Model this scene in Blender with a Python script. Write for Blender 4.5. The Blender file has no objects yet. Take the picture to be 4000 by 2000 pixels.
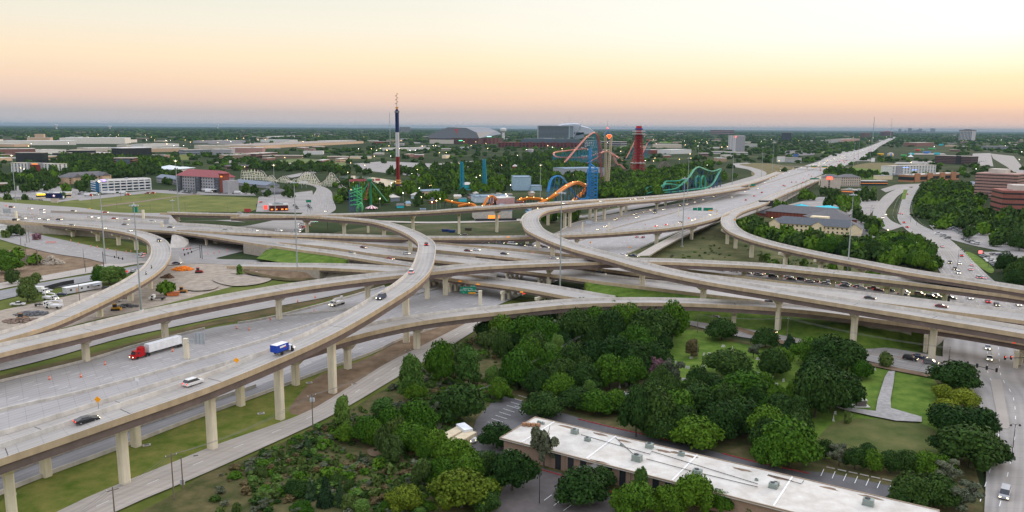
import bpy,math,random
import numpy as np
from mathutils import Vector,Matrix
random.seed(7)
rng=np.random.default_rng(11)
scene=bpy.context.scene
COL=scene.collection
FPX,CX,CY,CAMH=3080.0,2000.0,1000.0,80.0
PITCH,ROLL=math.radians(9.25),math.radians(0.353)
_f=np.array([0,math.cos(PITCH),-math.sin(PITCH)]);_r0=np.array([1.,0,0]);_u0=np.cross(_r0,_f)
_c,_s=math.cos(ROLL),math.sin(ROLL)
_r=_c*_r0+_s*_u0;_u=-_s*_r0+_c*_u0
cam_d=bpy.data.cameras.new("camera");cam=bpy.data.objects.new("camera",cam_d);COL.objects.link(cam)
cam_d.sensor_width=36;cam_d.lens=36*FPX/4000;cam_d.clip_start=1;cam_d.clip_end=200000
cam.matrix_world=Matrix(((_r[0],_u[0],-_f[0],0),(_r[1],_u[1],-_f[1],0),(_r[2],_u[2],-_f[2],CAMH),(0,0,0,1)))
scene.camera=cam
def G(x,y,z=0.0):
 """survey point of the photograph -> world point on the level z"""
 d=_f+_r*(x-CX)/FPX-_u*(y-CY)/FPX
 t=(z-CAMH)/d[2]
 return np.array([d[0]*t,d[1]*t,z])
def proj(p):
 v=np.array(p,float)-np.array([0,0,CAMH]);k=v@_f
 return CX+FPX*(v@_r)/k,CY-FPX*(v@_u)/k
def ppm(p):
 v=np.array(p,float)-np.array([0,0,CAMH]);return FPX/(v@_f)
def ztop(b,y):
 """height at which the vertical through b reaches photo line y"""
 lo,hi=-10,600
 for _ in range(40):
  m=(lo+hi)/2
  if proj((b[0],b[1],m))[1]>y:lo=m
  else:hi=m
 return lo
scene.render.engine='CYCLES'
cy=scene.cycles
cy.max_bounces=5;cy.diffuse_bounces=3;cy.glossy_bounces=2;cy.transmission_bounces=2;cy.volume_bounces=1
cy.transparent_max_bounces=4;cy.caustics_reflective=False;cy.caustics_refractive=False
cy.use_denoising=True
try:cy.denoiser='OPENIMAGEDENOISE'
except Exception:pass
cy.sample_clamp_indirect=4
vs=scene.view_settings
vs.view_transform='Standard';vs.look='None';vs.gamma=1;vs.exposure=0.12;vs.use_curve_mapping=False
def s2l(c):
 return tuple(((v/255)/12.92 if v/255<=0.04045 else((v/255+0.055)/1.055)**2.4)for v in c)
MATS={}
def mat(name,col,rough=0.8,var=0.15,scale=0.5,metal=0.0,emit=None,estr=0.0,bump=0.0,streak=None,spec=0.3,col2=None,coords='pos',objcol=False,objrand=0.0,detail=4):
 if name in MATS:return MATS[name]
 m=bpy.data.materials.new(name);m.use_nodes=True;nt=m.node_tree;N=nt.nodes;L=nt.links
 b=N['Principled BSDF'];b.inputs['Roughness'].default_value=rough;b.inputs['Metallic'].default_value=metal
 b.inputs['Specular IOR Level'].default_value=spec
 if coords=='pos':
  g=N.new('ShaderNodeNewGeometry');vec=g.outputs['Position']
 else:
  g=N.new('ShaderNodeTexCoord');vec=g.outputs['Object' if coords=='obj' else 'UV']
 if streak:
  mp=N.new('ShaderNodeMapping');mp.inputs['Scale'].default_value=streak;L.new(vec,mp.inputs[0]);vec=mp.outputs[0]
 n=N.new('ShaderNodeTexNoise');n.inputs['Scale'].default_value=scale;n.inputs['Detail'].default_value=detail;n.inputs['Roughness'].default_value=0.65
 L.new(vec,n.inputs['Vector'])
 mr=N.new('ShaderNodeMapRange');mr.inputs['From Min'].default_value=0.3;mr.inputs['From Max'].default_value=0.7
 L.new(n.outputs['Fac'],mr.inputs['Value'])
 mx=N.new('ShaderNodeMix');mx.data_type='RGBA'
 L.new(mr.outputs[0],mx.inputs['Factor'])
 c1=tuple(v*(1-var)for v in col);c2=col2 if col2 else tuple(min(1,v*(1+var))for v in col)
 mx.inputs['A'].default_value=(*c1,1);mx.inputs['B'].default_value=(*c2,1)
 out=mx.outputs['Result']
 if objcol or objrand:
  oi=N.new('ShaderNodeObjectInfo')
  if objcol:
   m2=N.new('ShaderNodeMix');m2.data_type='RGBA';m2.blend_type='MULTIPLY';m2.inputs['Factor'].default_value=1
   L.new(out,m2.inputs['A']);L.new(oi.outputs['Color'],m2.inputs['B']);out=m2.outputs['Result']
  if objrand:
   hs=N.new('ShaderNodeHueSaturation');r2=N.new('ShaderNodeMapRange');L.new(oi.outputs['Random'],r2.inputs['Value'])
   r2.inputs['To Min'].default_value=1-objrand;r2.inputs['To Max'].default_value=1+objrand
   L.new(r2.outputs[0],hs.inputs['Value']);L.new(out,hs.inputs['Color'])
   r3=N.new('ShaderNodeMapRange');L.new(oi.outputs['Random'],r3.inputs['Value']);r3.inputs['To Min'].default_value=0.5+objrand*.06;r3.inputs['To Max'].default_value=0.5-objrand*.09
   L.new(r3.outputs[0],hs.inputs['Hue']);out=hs.outputs['Color']
 L.new(out,b.inputs['Base Color'])
 if bump:
  bp=N.new('ShaderNodeBump');bp.inputs['Strength'].default_value=bump;bp.inputs['Distance'].default_value=0.3
  L.new(n.outputs['Fac'],bp.inputs['Height']);L.new(bp.outputs[0],b.inputs['Normal'])
 if emit:
  b.inputs['Emission Color'].default_value=(*emit,1);b.inputs['Emission Strength'].default_value=estr
 MATS[name]=m;return m
def road_mat(name,col,lanes=3.6,tint=0.17,joint=0.2,line=None,jlen=4.6,aspv=0.14):
 """pavement: UV is metres (along, across): slab joints, polished wheel tracks, mottling"""
 m=bpy.data.materials.new(name);m.use_nodes=True;nt=m.node_tree;N=nt.nodes;L=nt.links
 b=N['Principled BSDF'];b.inputs['Roughness'].default_value=0.85;b.inputs['Specular IOR Level'].default_value=0.25
 uv=N.new('ShaderNodeTexCoord');sp=N.new('ShaderNodeSeparateXYZ');L.new(uv.outputs['UV'],sp.inputs[0])
 def mth(op,a,bb=None,c=None):
  n=N.new('ShaderNodeMath');n.operation=op
  for i,v in enumerate((a,bb,c)):
   if v is None:continue
   if isinstance(v,(int,float)):n.inputs[i].default_value=v
   else:L.new(v,n.inputs[i])
  return n.outputs[0]
 cosv=mth('COSINE',mth('MULTIPLY',sp.outputs['Y'],2*math.pi/lanes*2))
 j=mth('LESS_THAN',mth('FRACT',mth('DIVIDE',sp.outputs['X'],jlen)),0.035)
 wn=N.new('ShaderNodeTexWhiteNoise');wn.noise_dimensions='2D'
 cb=N.new('ShaderNodeCombineXYZ');L.new(mth('FLOOR',mth('DIVIDE',sp.outputs['X'],jlen*5)),cb.inputs[0]);L.new(mth('FLOOR',mth('DIVIDE',sp.outputs['Y'],lanes)),cb.inputs[1]);L.new(cb.outputs[0],wn.inputs['Vector'])
 mp=N.new('ShaderNodeMapping');mp.inputs['Scale'].default_value=(0.02,0.9,1);L.new(uv.outputs['UV'],mp.inputs[0])
 n1=N.new('ShaderNodeTexNoise');n1.inputs['Scale'].default_value=1.0;n1.inputs['Detail'].default_value=5;L.new(mp.outputs[0],n1.inputs['Vector'])
 g=N.new('ShaderNodeNewGeometry');n2=N.new('ShaderNodeTexNoise');n2.inputs['Scale'].default_value=0.09;n2.inputs['Detail'].default_value=8;L.new(g.outputs['Position'],n2.inputs['Vector'])
 v=mth('MULTIPLY_ADD',cosv,tint*0.35,1.0)
 v=mth('MULTIPLY_ADD',mth('SUBTRACT',n1.outputs['Fac'],0.5),tint*2.2,v)
 v=mth('MULTIPLY_ADD',mth('SUBTRACT',n2.outputs['Fac'],0.5),aspv*3,v)
 v=mth('MULTIPLY_ADD',mth('SUBTRACT',wn.outputs['Value'],0.5),0.09,v)
 v=mth('MULTIPLY_ADD',j,-joint,v)
 mx=N.new('ShaderNodeMix');mx.data_type='RGBA';mx.blend_type='MULTIPLY';mx.inputs['Factor'].default_value=1
 mx.inputs['A'].default_value=(*col,1);cc=N.new('ShaderNodeCombineColor')
 for k in range(3):L.new(v,cc.inputs[k])
 L.new(cc.outputs[0],mx.inputs['B']);L.new(mx.outputs['Result'],b.inputs['Base Color'])
 MATS[name]=m;return m
CONC=road_mat('concrete_pavement',(0.335,0.318,0.305))
CONCD=road_mat('warm_deck_concrete',(0.365,0.34,0.31))
CONC2=road_mat('worn_concrete_pavement',(0.295,0.275,0.255),tint=0.24)
CONCW=road_mat('new_concrete_pavement',(0.39,0.35,0.305),joint=0.22)
ASPH=road_mat('asphalt_pavement',(0.19,0.185,0.185),joint=0.0,aspv=0.2)
ASPHL=road_mat('grey_asphalt_pavement',(0.25,0.243,0.24),joint=0.03,aspv=0.2)
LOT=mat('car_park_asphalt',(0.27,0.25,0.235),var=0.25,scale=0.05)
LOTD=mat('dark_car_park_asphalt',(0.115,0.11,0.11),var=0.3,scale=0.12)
BARR=mat('barrier_concrete',(0.48,0.45,0.405),var=0.25,scale=0.35,streak=(1,1,.25),detail=8)
TAN=mat('tan_painted_concrete',(0.44,0.34,0.22),var=0.22,scale=0.35,streak=(1,1,.3),detail=8)
GIRD=mat('brown_weathered_girder',(0.15,0.112,0.10),rough=0.7,var=0.25,scale=0.3,detail=8)
PIER=mat('cream_pier_concrete',(0.66,0.60,0.46),var=0.16,scale=0.6,streak=(1,1,0.2),detail=8)
WALLC=mat('retaining_wall_concrete',(0.34,0.30,0.25),var=0.15,scale=0.6)
SLOPE=mat('slope_paving_concrete',(0.45,0.41,0.36),var=0.12,scale=0.2)
LINEW=mat('white_road_paint',(0.78,0.78,0.76),var=0.08)
LINEY=mat('yellow_road_paint',(0.72,0.42,0.12),var=0.1)
SEAL=mat('dark_joint_seal',(0.08,0.075,0.07),var=0.2)
GRASS=mat('mown_grass',(0.09,0.135,0.018),rough=0.95,var=0.35,scale=0.08,col2=(0.14,0.15,0.035),spec=0.1,detail=12)
GRASSG=mat('lush_grass',(0.06,0.145,0.014),rough=0.95,var=0.35,scale=0.2,col2=(0.15,0.215,0.035),spec=0.1,detail=12)
GRASSD=mat('dry_grass',(0.13,0.11,0.045),rough=0.95,var=0.3,scale=0.1,col2=(0.2,0.17,0.08),spec=0.1,detail=12)
GBANK=mat('patchy_bank_grass',(0.10,0.20,0.012),rough=0.95,var=0.4,scale=0.16,col2=(0.24,0.22,0.06),spec=0.1,detail=14)
SCRUB=mat('rough_scrub_ground',(0.05,0.085,0.018),rough=0.95,var=0.4,scale=0.2,col2=(0.16,0.125,0.06),spec=0.1,detail=14)
DIRT=mat('bare_brown_soil',(0.17,0.115,0.07),rough=0.95,var=0.3,scale=0.15,col2=(0.28,0.20,0.13),spec=0.1,detail=12)
DIRTL=mat('pale_crushed_stone',(0.33,0.28,0.225),rough=0.95,var=0.3,scale=0.25,spec=0.1,detail=12)
WATER=mat('calm_lake_water',(0.16,0.20,0.17),rough=0.12,var=0.1,spec=0.6)
METAL=mat('galvanised_steel',(0.36,0.40,0.42),rough=0.45,metal=0.5,var=0.05)
DARKM=mat('dark_painted_steel',(0.03,0.03,0.035),rough=0.5,var=0.1)
WOOD=mat('weathered_pole_timber',(0.16,0.13,0.10),var=0.2,scale=2)
WHITE=mat('white_painted_surface',(0.72,0.72,0.72),var=0.05)
GREYP=mat('grey_painted_surface',(0.36,0.37,0.39),var=0.07)
GLASS=mat('dark_window_glass',(0.025,0.03,0.035),rough=0.15,var=0.2,spec=0.6)
GLASSB=mat('blue_grey_window_glass',(0.10,0.13,0.16),rough=0.15,var=0.25,spec=0.7)
BRICK=mat('red_brick',(0.20,0.085,0.06),var=0.2,scale=1.5)
BRICKT=mat('tan_brick',(0.30,0.205,0.14),var=0.2,scale=1.5)
def plain(name,rgb,**k):return mat(name,s2l(rgb),**k)
def glow(name,rgb,s):return mat(name,rgb,emit=rgb,estr=s,var=0.0)
LAMP=glow('warm_lamp_glow',(1.0,0.70,0.30),10)
LAMPW=glow('white_lamp_glow',(1.0,0.95,0.80),8)
LAMPR=glow('red_lamp_glow',(1.0,0.06,0.03),5)
LAMPO=glow('orange_sign_glow',(1.0,0.30,0.04),1.0)
LAMPG=glow('green_lamp_glow',(0.1,1.0,0.4),4)
class MB:
 def __init__(s):s.v=[];s.f=[];s.m=[];s.uv={}
 def add(s,vs_,fs,mi=0):
  o=len(s.v);s.v+=[tuple(map(float,p))for p in vs_];s.f+=[tuple(o+i for i in f)for f in fs];s.m+=[mi]*len(fs);return s
 def box(s,c,d,rz=0.0,mi=0,taper=1.0):
  x,y,z=d[0]/2,d[1]/2,d[2]/2;ca,sa=math.cos(rz),math.sin(rz);vs_=[]
  for k in(-1,1):
   t=taper if k>0 else 1.0
   for a,b in((-1,-1),(1,-1),(1,1),(-1,1)):
    px,py=a*x*t,b*y*t;vs_.append((c[0]+px*ca-py*sa,c[1]+px*sa+py*ca,c[2]+k*z))
  return s.add(vs_,[(3,2,1,0),(4,5,6,7),(0,1,5,4),(1,2,6,5),(2,3,7,6),(3,0,4,7)],mi)
 def prism(s,poly,z0,z1,mi=0,top=None):
  n=len(poly);vs_=[(p[0],p[1],z0)for p in poly]+[(p[0],p[1],z1)for p in(top or poly)]
  return s.add(vs_,[tuple(range(n-1,-1,-1)),tuple(range(n,2*n))]+[(i,(i+1)%n,n+(i+1)%n,n+i)for i in range(n)],mi)
 def hull8(s,lo,hi,mi=0):
  return s.add(list(lo)+list(hi),[(3,2,1,0),(4,5,6,7),(0,1,5,4),(1,2,6,5),(2,3,7,6),(3,0,4,7)],mi)
 def tube(s,pts,r,n=6,mi=0,closed=False):
  pts=[Vector(p)for p in pts];rings=[];m=len(pts)
  for i,p in enumerate(pts):
   a=pts[i-1]if(i>0 or closed)else p;b=pts[(i+1)%m]if(i<m-1 or closed)else p
   t=(b-a);t=t.normalized()if t.length>1e-6 else Vector((0,0,1))
   u=t.cross(Vector((0,0,1)));u=u.normalized()if u.length>1e-3 else Vector((1,0,0));w=u.cross(t)
   rr=r[i]if isinstance(r,(list,tuple))else r
   rings.append([p+(u*math.cos(2*math.pi*k/n)+w*math.sin(2*math.pi*k/n))*rr for k in range(n)])
  vs_=[q for R in rings for q in R];fs=[]
  for i in range(m if closed else m-1):
   for k in range(n):
    j=(i+1)%m;fs.append((i*n+k,i*n+(k+1)%n,j*n+(k+1)%n,j*n+k))
  if not closed:fs+=[tuple(range(n-1,-1,-1)),tuple((m-1)*n+k for k in range(n))]
  return s.add(vs_,fs,mi)
 def bar(s,a,b,w,mi=0):return s.tube([a,b],w,4,mi)
 def lathe(s,prof,n=16,c=(0,0),mi=0):
  vs_=[];m=len(prof)
  for r,z in prof:vs_+=[(c[0]+r*math.cos(2*math.pi*k/n),c[1]+r*math.sin(2*math.pi*k/n),z)for k in range(n)]
  fs=[(i*n+k,i*n+(k+1)%n,(i+1)*n+(k+1)%n,(i+1)*n+k)for i in range(m-1)for k in range(n)]
  fs+=[tuple(range(n-1,-1,-1)),tuple((m-1)*n+k for k in range(n))]
  return s.add(vs_,fs,mi)
 def mesh(s,name,mats):
  me=bpy.data.meshes.new(name);me.from_pydata(s.v,[],s.f)
  for m in(mats if isinstance(mats,(list,tuple))else[mats]):me.materials.append(m)
  if len(me.materials)>1:me.polygons.foreach_set('material_index',s.m)
  me.update();return me
def link(name,data,parent=None,loc=(0,0,0),rz=0.0):
 o=bpy.data.objects.new(name,data);COL.objects.link(o);o.location=loc;o.rotation_euler=(0,0,rz)
 if parent:o.parent=parent
 return o
def tag(o,label=None,cat=None,group=None,kind=None):
 if label:o['label']=label
 if cat:o['category']=cat
 if group:o['group']=group
 if kind:o['kind']=kind
 return o
def empty(name,loc,rz=0.0,label=None,cat=None,group=None):
 return tag(link(name,None,None,loc,rz),label,cat,group)
def part(name,mb,mats,parent,loc=(0,0,0)):return link(name,mb.mesh(name,mats),parent,loc)
def kids(o):return KIDS.get(o.name,[])
KIDS={}
def copy_tree(o,parent=None,children=None):
 c=o.copy();COL.objects.link(c)
 if parent:c.parent=parent
 for ch in list(o.children):copy_tree(ch,c)
 return c
def thing1(name,mb,mats,label,cat,group=None,loc=(0,0,0),rz=0):
 return tag(link(name,mb.mesh(name,mats),None,loc,rz),label,cat,group)
def structure(name,mb,mats):return tag(link(name,mb.mesh(name,mats)),kind='structure')
def smooth(pts,n=8):
 P=np.array(pts,float);P=np.vstack([2*P[0]-P[1],P,2*P[-1]-P[-2]]);out=[]
 for i in range(1,len(P)-2):
  p0,p1,p2,p3=P[i-1],P[i],P[i+1],P[i+2]
  for k in range(n):
   t=k/n;out.append(0.5*((2*p1)+(-p0+p2)*t+(2*p0-5*p1+4*p2-p3)*t*t+(-p0+3*p1-3*p2+p3)*t**3))
 out.append(P[-2]);return np.array(out)
def resample(P,step):
 d=np.r_[0,np.cumsum(np.linalg.norm(np.diff(P[:,:2],axis=0),axis=1))]
 n=max(2,int(d[-1]/step)+1);s=np.linspace(0,d[-1],n)
 return np.array([np.interp(s,d,P[:,k])for k in range(P.shape[1])]).T,s
def gauss(P,it):
 P=P.copy()
 for _ in range(it):
  Q=P.copy();Q[1:-1]=P[:-2]*.25+P[1:-1]*.5+P[2:]*.25;P=Q
 return P
def perp(P):
 t=np.gradient(P[:,:2],axis=0);t/=np.linalg.norm(t,axis=1)[:,None]+1e-9
 return np.c_[-t[:,1],t[:,0]]
PATHS={}
def sweep(P,nl,s,section,mats,name,parent=None,i0=0,i1=None,closed=True,mi_list=None,uvs=False):
 """section: list of (offset to the left, dz)"""
 i1=len(P)if i1 is None else i1;n=len(section);v=[];f=[];mi=[];uv=[]
 for i in range(i0,i1):
  for(o,dz)in section:v.append((P[i,0]+nl[i,0]*o,P[i,1]+nl[i,1]*o,P[i,2]+dz))
 m=i1-i0;kk=n if closed else n-1
 for i in range(m-1):
  for k in range(kk):
   a,b=i*n+k,i*n+(k+1)%n;f.append((a,b,b+n,a+n));mi.append(mi_list[k]if mi_list else 0)
   uv+=[(s[i+i0],section[k][0]),(s[i+i0],section[(k+1)%n][0]),(s[i+i0+1],section[(k+1)%n][0]),(s[i+i0+1],section[k][0])]
 if closed:
  f+=[tuple(range(n)),tuple((m-1)*n+k for k in range(n-1,-1,-1))];mi+=[mi_list[0]if mi_list else 0]*2
  uv+=[(0,0)]*(2*n)
 me=bpy.data.meshes.new(name);me.from_pydata(v,[],f)
 for mm in(mats if isinstance(mats,(list,tuple))else[mats]):me.materials.append(mm)
 me.polygons.foreach_set('material_index',mi)
 if uvs:
  l=me.uv_layers.new(name='UVMap');l.data.foreach_set('uv',np.array(uv,'f').ravel())
 me.update();return link(name,me,parent)
def edge_path(near,w,side,step=4.0,sm=6,top=1.07):
 E=smooth([G(x,y,z+top)for x,y,z in near],8);E[:,2]-=top
 P,s=resample(E,step);P=gauss(P,sm);nl=perp(P)
 ww=np.interp(np.linspace(0,1,len(P)),np.linspace(0,1,len(w)),w)if isinstance(w,(list,tuple))else np.full(len(P),w)
 P[:,:2]+=nl*side*(ww/2)[:,None]
 return P,perp(P),s,ww
def ramp(key,label,near,w,side,depth=1.9,piers=(),bridge=(0,1),surf=None,lines=(),cat='overpass',girders=4,nb=True,fb=True,step=4.0,sm=6,ground=0.0,wallmat=None):
 """a bridge deck with barriers, girders and piers; 'near' = surveyed barrier edge (photo x, photo y, deck level)"""
 P,nl,s,ww=edge_path(near,w,side,step,sm)
 PATHS[key]=(P,s,ww)
 w0=float(np.mean(ww));n=len(P)
 root=empty(key,(0,0,0),0,label,cat)
 h=w0/2
 sweep(P,nl,s,[(-h,0),(h,0),(h,-0.35),(-h,-0.35)],surf or CONCD,'deck',root,uvs=True)
 for sg,on in((-1,nb if side>0 else fb),(1,fb if side>0 else nb)):
  if not on:continue
  sec=[(sg*h,-0.45),(sg*h,1.07),(sg*(h-0.25),1.07),(sg*(h-0.45),0.25),(sg*(h-0.5),0.004),(sg*(h-0.5),-0.45)]
  sec=[(o+sg*0.02,z)for o,z in sec]
  if sg<0:sec=sec[::-1];ml=[1,1,1,1,0,1];ml=[1,1,1,1,0,1]
  else:ml=[0,1,1,1,1,1]
  sweep(P,nl,s,sec,[TAN,BARR],'barrier',root,mi_list=ml)
 a,b=int(bridge[0]*(n-1)),int(bridge[1]*(n-1))+1
 if b-a>2 and girders:
  for k in range(girders):
   o=-h+0.9+(w0-1.8)*k/(girders-1)
   sweep(P,nl,s,[(o-0.35,-0.36),(o+0.35,-0.36),(o+0.35,-depth),(o-0.35,-depth)],GIRD,'girder',root,a,b)
 for(i0,i1)in((0,a+1),(b-1,n)):
  if i1-i0>2:
   v=[];f=[]
   for i in range(i0,i1):
    for o in(-h-0.1,h+0.1):
     x,y=P[i,0]+nl[i,0]*o,P[i,1]+nl[i,1]*o
     v+=[(x,y,P[i,2]-0.36),(x,y,min(ground,P[i,2])-0.5)]
   m=i1-i0
   for i in range(m-1):
    q=i*4;f+=[(q,q+1,q+5,q+4),(q+2,q+6,q+7,q+3)]
   f+=[(0,2,3,1),((m-1)*4,(m-1)*4+1,(m-1)*4+3,(m-1)*4+2)]
   mb=MB();mb.add(v,f);part('retaining_wall',mb,wallmat or WALLC,root)
 for(o,kind)in lines:
  sec=[(o-0.09,0.008),(o+0.09,0.008)]
  sweep(P,nl,s,sec,LINEY if kind=='y' else LINEW,'lane_line',root,closed=False)
 for pr in piers:
  if len(pr)==2:bx,by=pr;g=G(bx,by,ground);off=0
  d=np.hypot(P[:,0]-g[0],P[:,1]-g[1]);i=int(d.argmin());q=P[i];t=perp(P)[i]
  ang=math.atan2(t[1],t[0])
  pier(root,(q[0],q[1],ground),q[2]-depth-0.02,ang,w0)
 return root
def pier(root,base,ztop_,ang,w0,cw=2.3,cd=1.9):
 """rectangular column with a hammerhead cap; ang = direction across the deck"""
 pe=link('pier',None,root,base,ang)
 hh=ztop_-base[2];ch=1.9;mb=MB();b=cw/2;d=cd/2
 c=0.28
 poly=[(-b+c,-d),(b-c,-d),(b,-d+c),(b,d-c),(b-c,d),(-b+c,d),(-b,d-c),(-b,-d+c)]
 mb.prism(poly,-0.3,hh-0.9)
 part('column',mb,PIER,pe)
 mc=MB();L=min(w0*0.40,5.2);e=0.95
 mc.add([(-L,-e,hh),(L,-e,hh),(L,-e,hh-0.85),(b+0.15,-e,hh-ch-0.6),(-b-0.15,-e,hh-ch-0.6),(-L,-e,hh-0.85),(-L,e,hh),(L,e,hh),(L,e,hh-0.85),(b+0.15,e,hh-ch-0.6),(-b-0.15,e,hh-ch-0.6),(-L,e,hh-0.85)],[(0,1,2,3,4,5),(11,10,9,8,7,6),(0,6,7,1),(1,7,8,2),(2,8,9,3),(3,9,10,4),(4,10,11,5),(5,11,6,0)])
 mc.box((-L+0.55,0,hh+0.25),(1.1,1.9,0.6));mc.box((L-0.55,0,hh+0.25),(1.1,1.9,0.6))
 part('cap',mc,PIER,pe)
def loft(name,A,B,mat_,kind='structure',step=8.0,zoff=0.0,across=2,sm=0,key=None,sub=8):
 """surface between two surveyed edges (photo x, photo y, level)"""
 def pr(E):
  Q=smooth([G(*(p if len(p)>2 else(*p,0)))for p in E],sub)if len(E)>2 else np.array([G(*(p if len(p)>2 else(*p,0)))for p in E])
  return Q
 a,b=pr(A),pr(B)
 L=max(np.linalg.norm(np.diff(a[:,:2],axis=0),axis=1).sum(),np.linalg.norm(np.diff(b[:,:2],axis=0),axis=1).sum())
 n=max(2,min(400,int(L/step)+1))
 def rs(Q):
  d=np.r_[0,np.cumsum(np.linalg.norm(np.diff(Q,axis=0),axis=1))];t=np.linspace(0,d[-1],n)
  return np.array([np.interp(t,d,Q[:,k])for k in range(3)]).T,t
 a,ta=rs(a);b,tb=rs(b)
 v=[];f=[];uv=[]
 for i in range(n):
  for k in range(across+1):
   p=a[i]+(b[i]-a[i])*k/across;v.append((p[0],p[1],p[2]+zoff))
 W=float(np.mean(np.linalg.norm(b-a,axis=1)))
 q=across+1
 for i in range(n-1):
  for k in range(across):
   f.append((i*q+k,i*q+k+1,(i+1)*q+k+1,(i+1)*q+k));uv+=[(ta[i],W*k/across),(ta[i],W*(k+1)/across),(ta[i+1],W*(k+1)/across),(ta[i+1],W*k/across)]
 nrm=np.cross(np.array(v[1])-np.array(v[0]),np.array(v[q])-np.array(v[0]))
 if nrm[2]<0:f=[t[::-1]for t in f];uv=[uv[4*i+3-j]for i in range(len(f))for j in range(4)]
 me=bpy.data.meshes.new(name);me.from_pydata(v,[],f);me.materials.append(mat_)
 l=me.uv_layers.new(name='UVMap');l.data.foreach_set('uv',np.array(uv,'f').ravel());me.update()
 o=link(name,me);tag(o,kind=kind)
 if key:
  P=(a+b)/2;P[:,2]+=zoff;PATHS[key]=(P,np.r_[0,np.cumsum(np.linalg.norm(np.diff(P[:,:2],axis=0),axis=1))],np.full(n,W))
 return o
POLYN=[0]
def poly(name,pts,mat_,zoff=0.0,sm=True,kind='structure'):
 """flat ground patch with a surveyed outline"""
 P=[G(p[0],p[1],0)for p in pts]
 if sm:
  m=len(P);Q=[]
  for i in range(m):
   p0,p1,p2,p3=P[i-1],P[i],P[(i+1)%m],P[(i+2)%m]
   for k in range(5):
    t=k/5;Q.append(0.5*((2*p1)+(-p0+p2)*t+(2*p0-5*p1+4*p2-p3)*t*t+(-p0+3*p1-3*p2+p3)*t**3))
  P=Q
 POLYN[0]+=1;zoff+=0.004*POLYN[0]
 A=sum(P[i][0]*P[(i+1)%len(P)][1]-P[(i+1)%len(P)][0]*P[i][1]for i in range(len(P)))
 if A<0:P=P[::-1]
 me=bpy.data.meshes.new(name);me.from_pydata([(p[0],p[1],zoff)for p in P],[],[tuple(range(len(P)))]);me.materials.append(mat_);me.update()
 return tag(link(name,me),kind=kind)
def wall_line(name,label,pts,h,t,mats,cat='wall',group=None,z=0.0,step=6.0,kind=None,key=None):
 P,s=resample(smooth([G(p[0],p[1],p[2]if len(p)>2 else z)for p in pts],8),step);nl=perp(P)
 o=sweep(P,nl,s,[(-t/2,-0.3),(t/2,-0.3),(t*0.3,h),(-t*0.3,h)],mats,name)
 if kind:tag(o,kind=kind)
 else:tag(o,label,cat,group)
 return o
def inpoly(x,y,pl):
 c=False;j=len(pl)-1
 for i in range(len(pl)):
  if(pl[i][1]>y)!=(pl[j][1]>y)and x<(pl[j][0]-pl[i][0])*(y-pl[i][1])/(pl[j][1]-pl[i][1])+pl[i][0]:c=not c
  j=i
 return c
HAZE_D=2.3e-5
# = sky, sun, haze
SUN_AZ,SUN_EL=math.radians(48),math.radians(12)
W=bpy.data.worlds.new("World");scene.world=W;W.use_nodes=True;nt=W.node_tree;N=nt.nodes;L=nt.links
bg=N['Background']
sky=N.new('ShaderNodeTexSky');sky.sky_type='NISHITA';sky.sun_disc=False;sky.sun_elevation=math.radians(2.0);sky.sun_rotation=SUN_AZ
tc=N.new('ShaderNodeTexCoord');sp=N.new('ShaderNodeSeparateXYZ');L.new(tc.outputs['Generated'],sp.inputs[0])
def mth(op,a,b=None,c=None,clamp=False):
 n=N.new('ShaderNodeMath');n.operation=op;n.use_clamp=clamp
 for i,v in enumerate((a,b,c)):
  if v is None:continue
  if isinstance(v,(int,float)):n.inputs[i].default_value=v
  else:L.new(v,n.inputs[i])
 return n.outputs[0]
el=mth('POWER',mth('MAXIMUM',sp.outputs['Z'],0.0),0.5)
def ramp_node(stops):
 r=N.new('ShaderNodeValToRGB');e=r.color_ramp.elements
 e[0].position=stops[0][0];e[0].color=(*s2l(stops[0][1]),1);e[1].position=stops[1][0];e[1].color=(*s2l(stops[1][1]),1)
 for p,c in stops[2:]:
  x=e.new(p);x.color=(*s2l(c),1)
 L.new(el,r.inputs[0]);return r.outputs[0]
def q(y):return math.sqrt(max(0.0,math.sin(math.atan((500-y)/3080.))))
rl=ramp_node([(0,(184,188,196)),(q(450),(186,180,181)),(q(400),(226,199,185)),(q(330),(243,214,188)),(q(250),(248,226,196)),(q(140),(238,230,212)),(q(0),(224,226,214)),(0.55,(200,200,204)),(1.0,(176,182,198))])
rm=ramp_node([(0,(194,194,200)),(q(450),(204,187,182)),(q(400),(238,205,184)),(q(330),(251,219,184)),(q(250),(254,232,196)),(q(140),(247,239,220)),(q(0),(240,238,226)),(0.55,(206,205,206)),(1.0,(176,182,198))])
rr=ramp_node([(0,(206,196,196)),(q(450),(224,192,176)),(q(400),(252,214,176)),(q(330),(255,232,190)),(q(270),(255,246,218)),(q(180),(255,254,246)),(q(60),(255,255,250)),(0.55,(228,228,226)),(1.0,(180,184,198))])
az=mth('ARCTAN2',sp.outputs['X'],sp.outputs['Y'])
f1=mth('DIVIDE',mth('ADD',az,math.radians(33)),math.radians(33),clamp=True)
f2=mth('DIVIDE',mth('SUBTRACT',az,math.radians(-6)),math.radians(36),clamp=True)
back=mth('DIVIDE',mth('SUBTRACT',az,math.radians(60)),math.radians(70),clamp=True)
f2=mth('MULTIPLY',mth('POWER',f2,1.15),mth('SUBTRACT',1.0,back))
def mixc(f,a,b):
 m=N.new('ShaderNodeMix');m.data_type='RGBA'
 if isinstance(f,(int,float)):m.inputs['Factor'].default_value=f
 else:L.new(f,m.inputs['Factor'])
 L.new(a,m.inputs['A']);L.new(b,m.inputs['B']);return m.outputs['Result']
c=mixc(f2,mixc(f1,rl,rm),rr)
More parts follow.
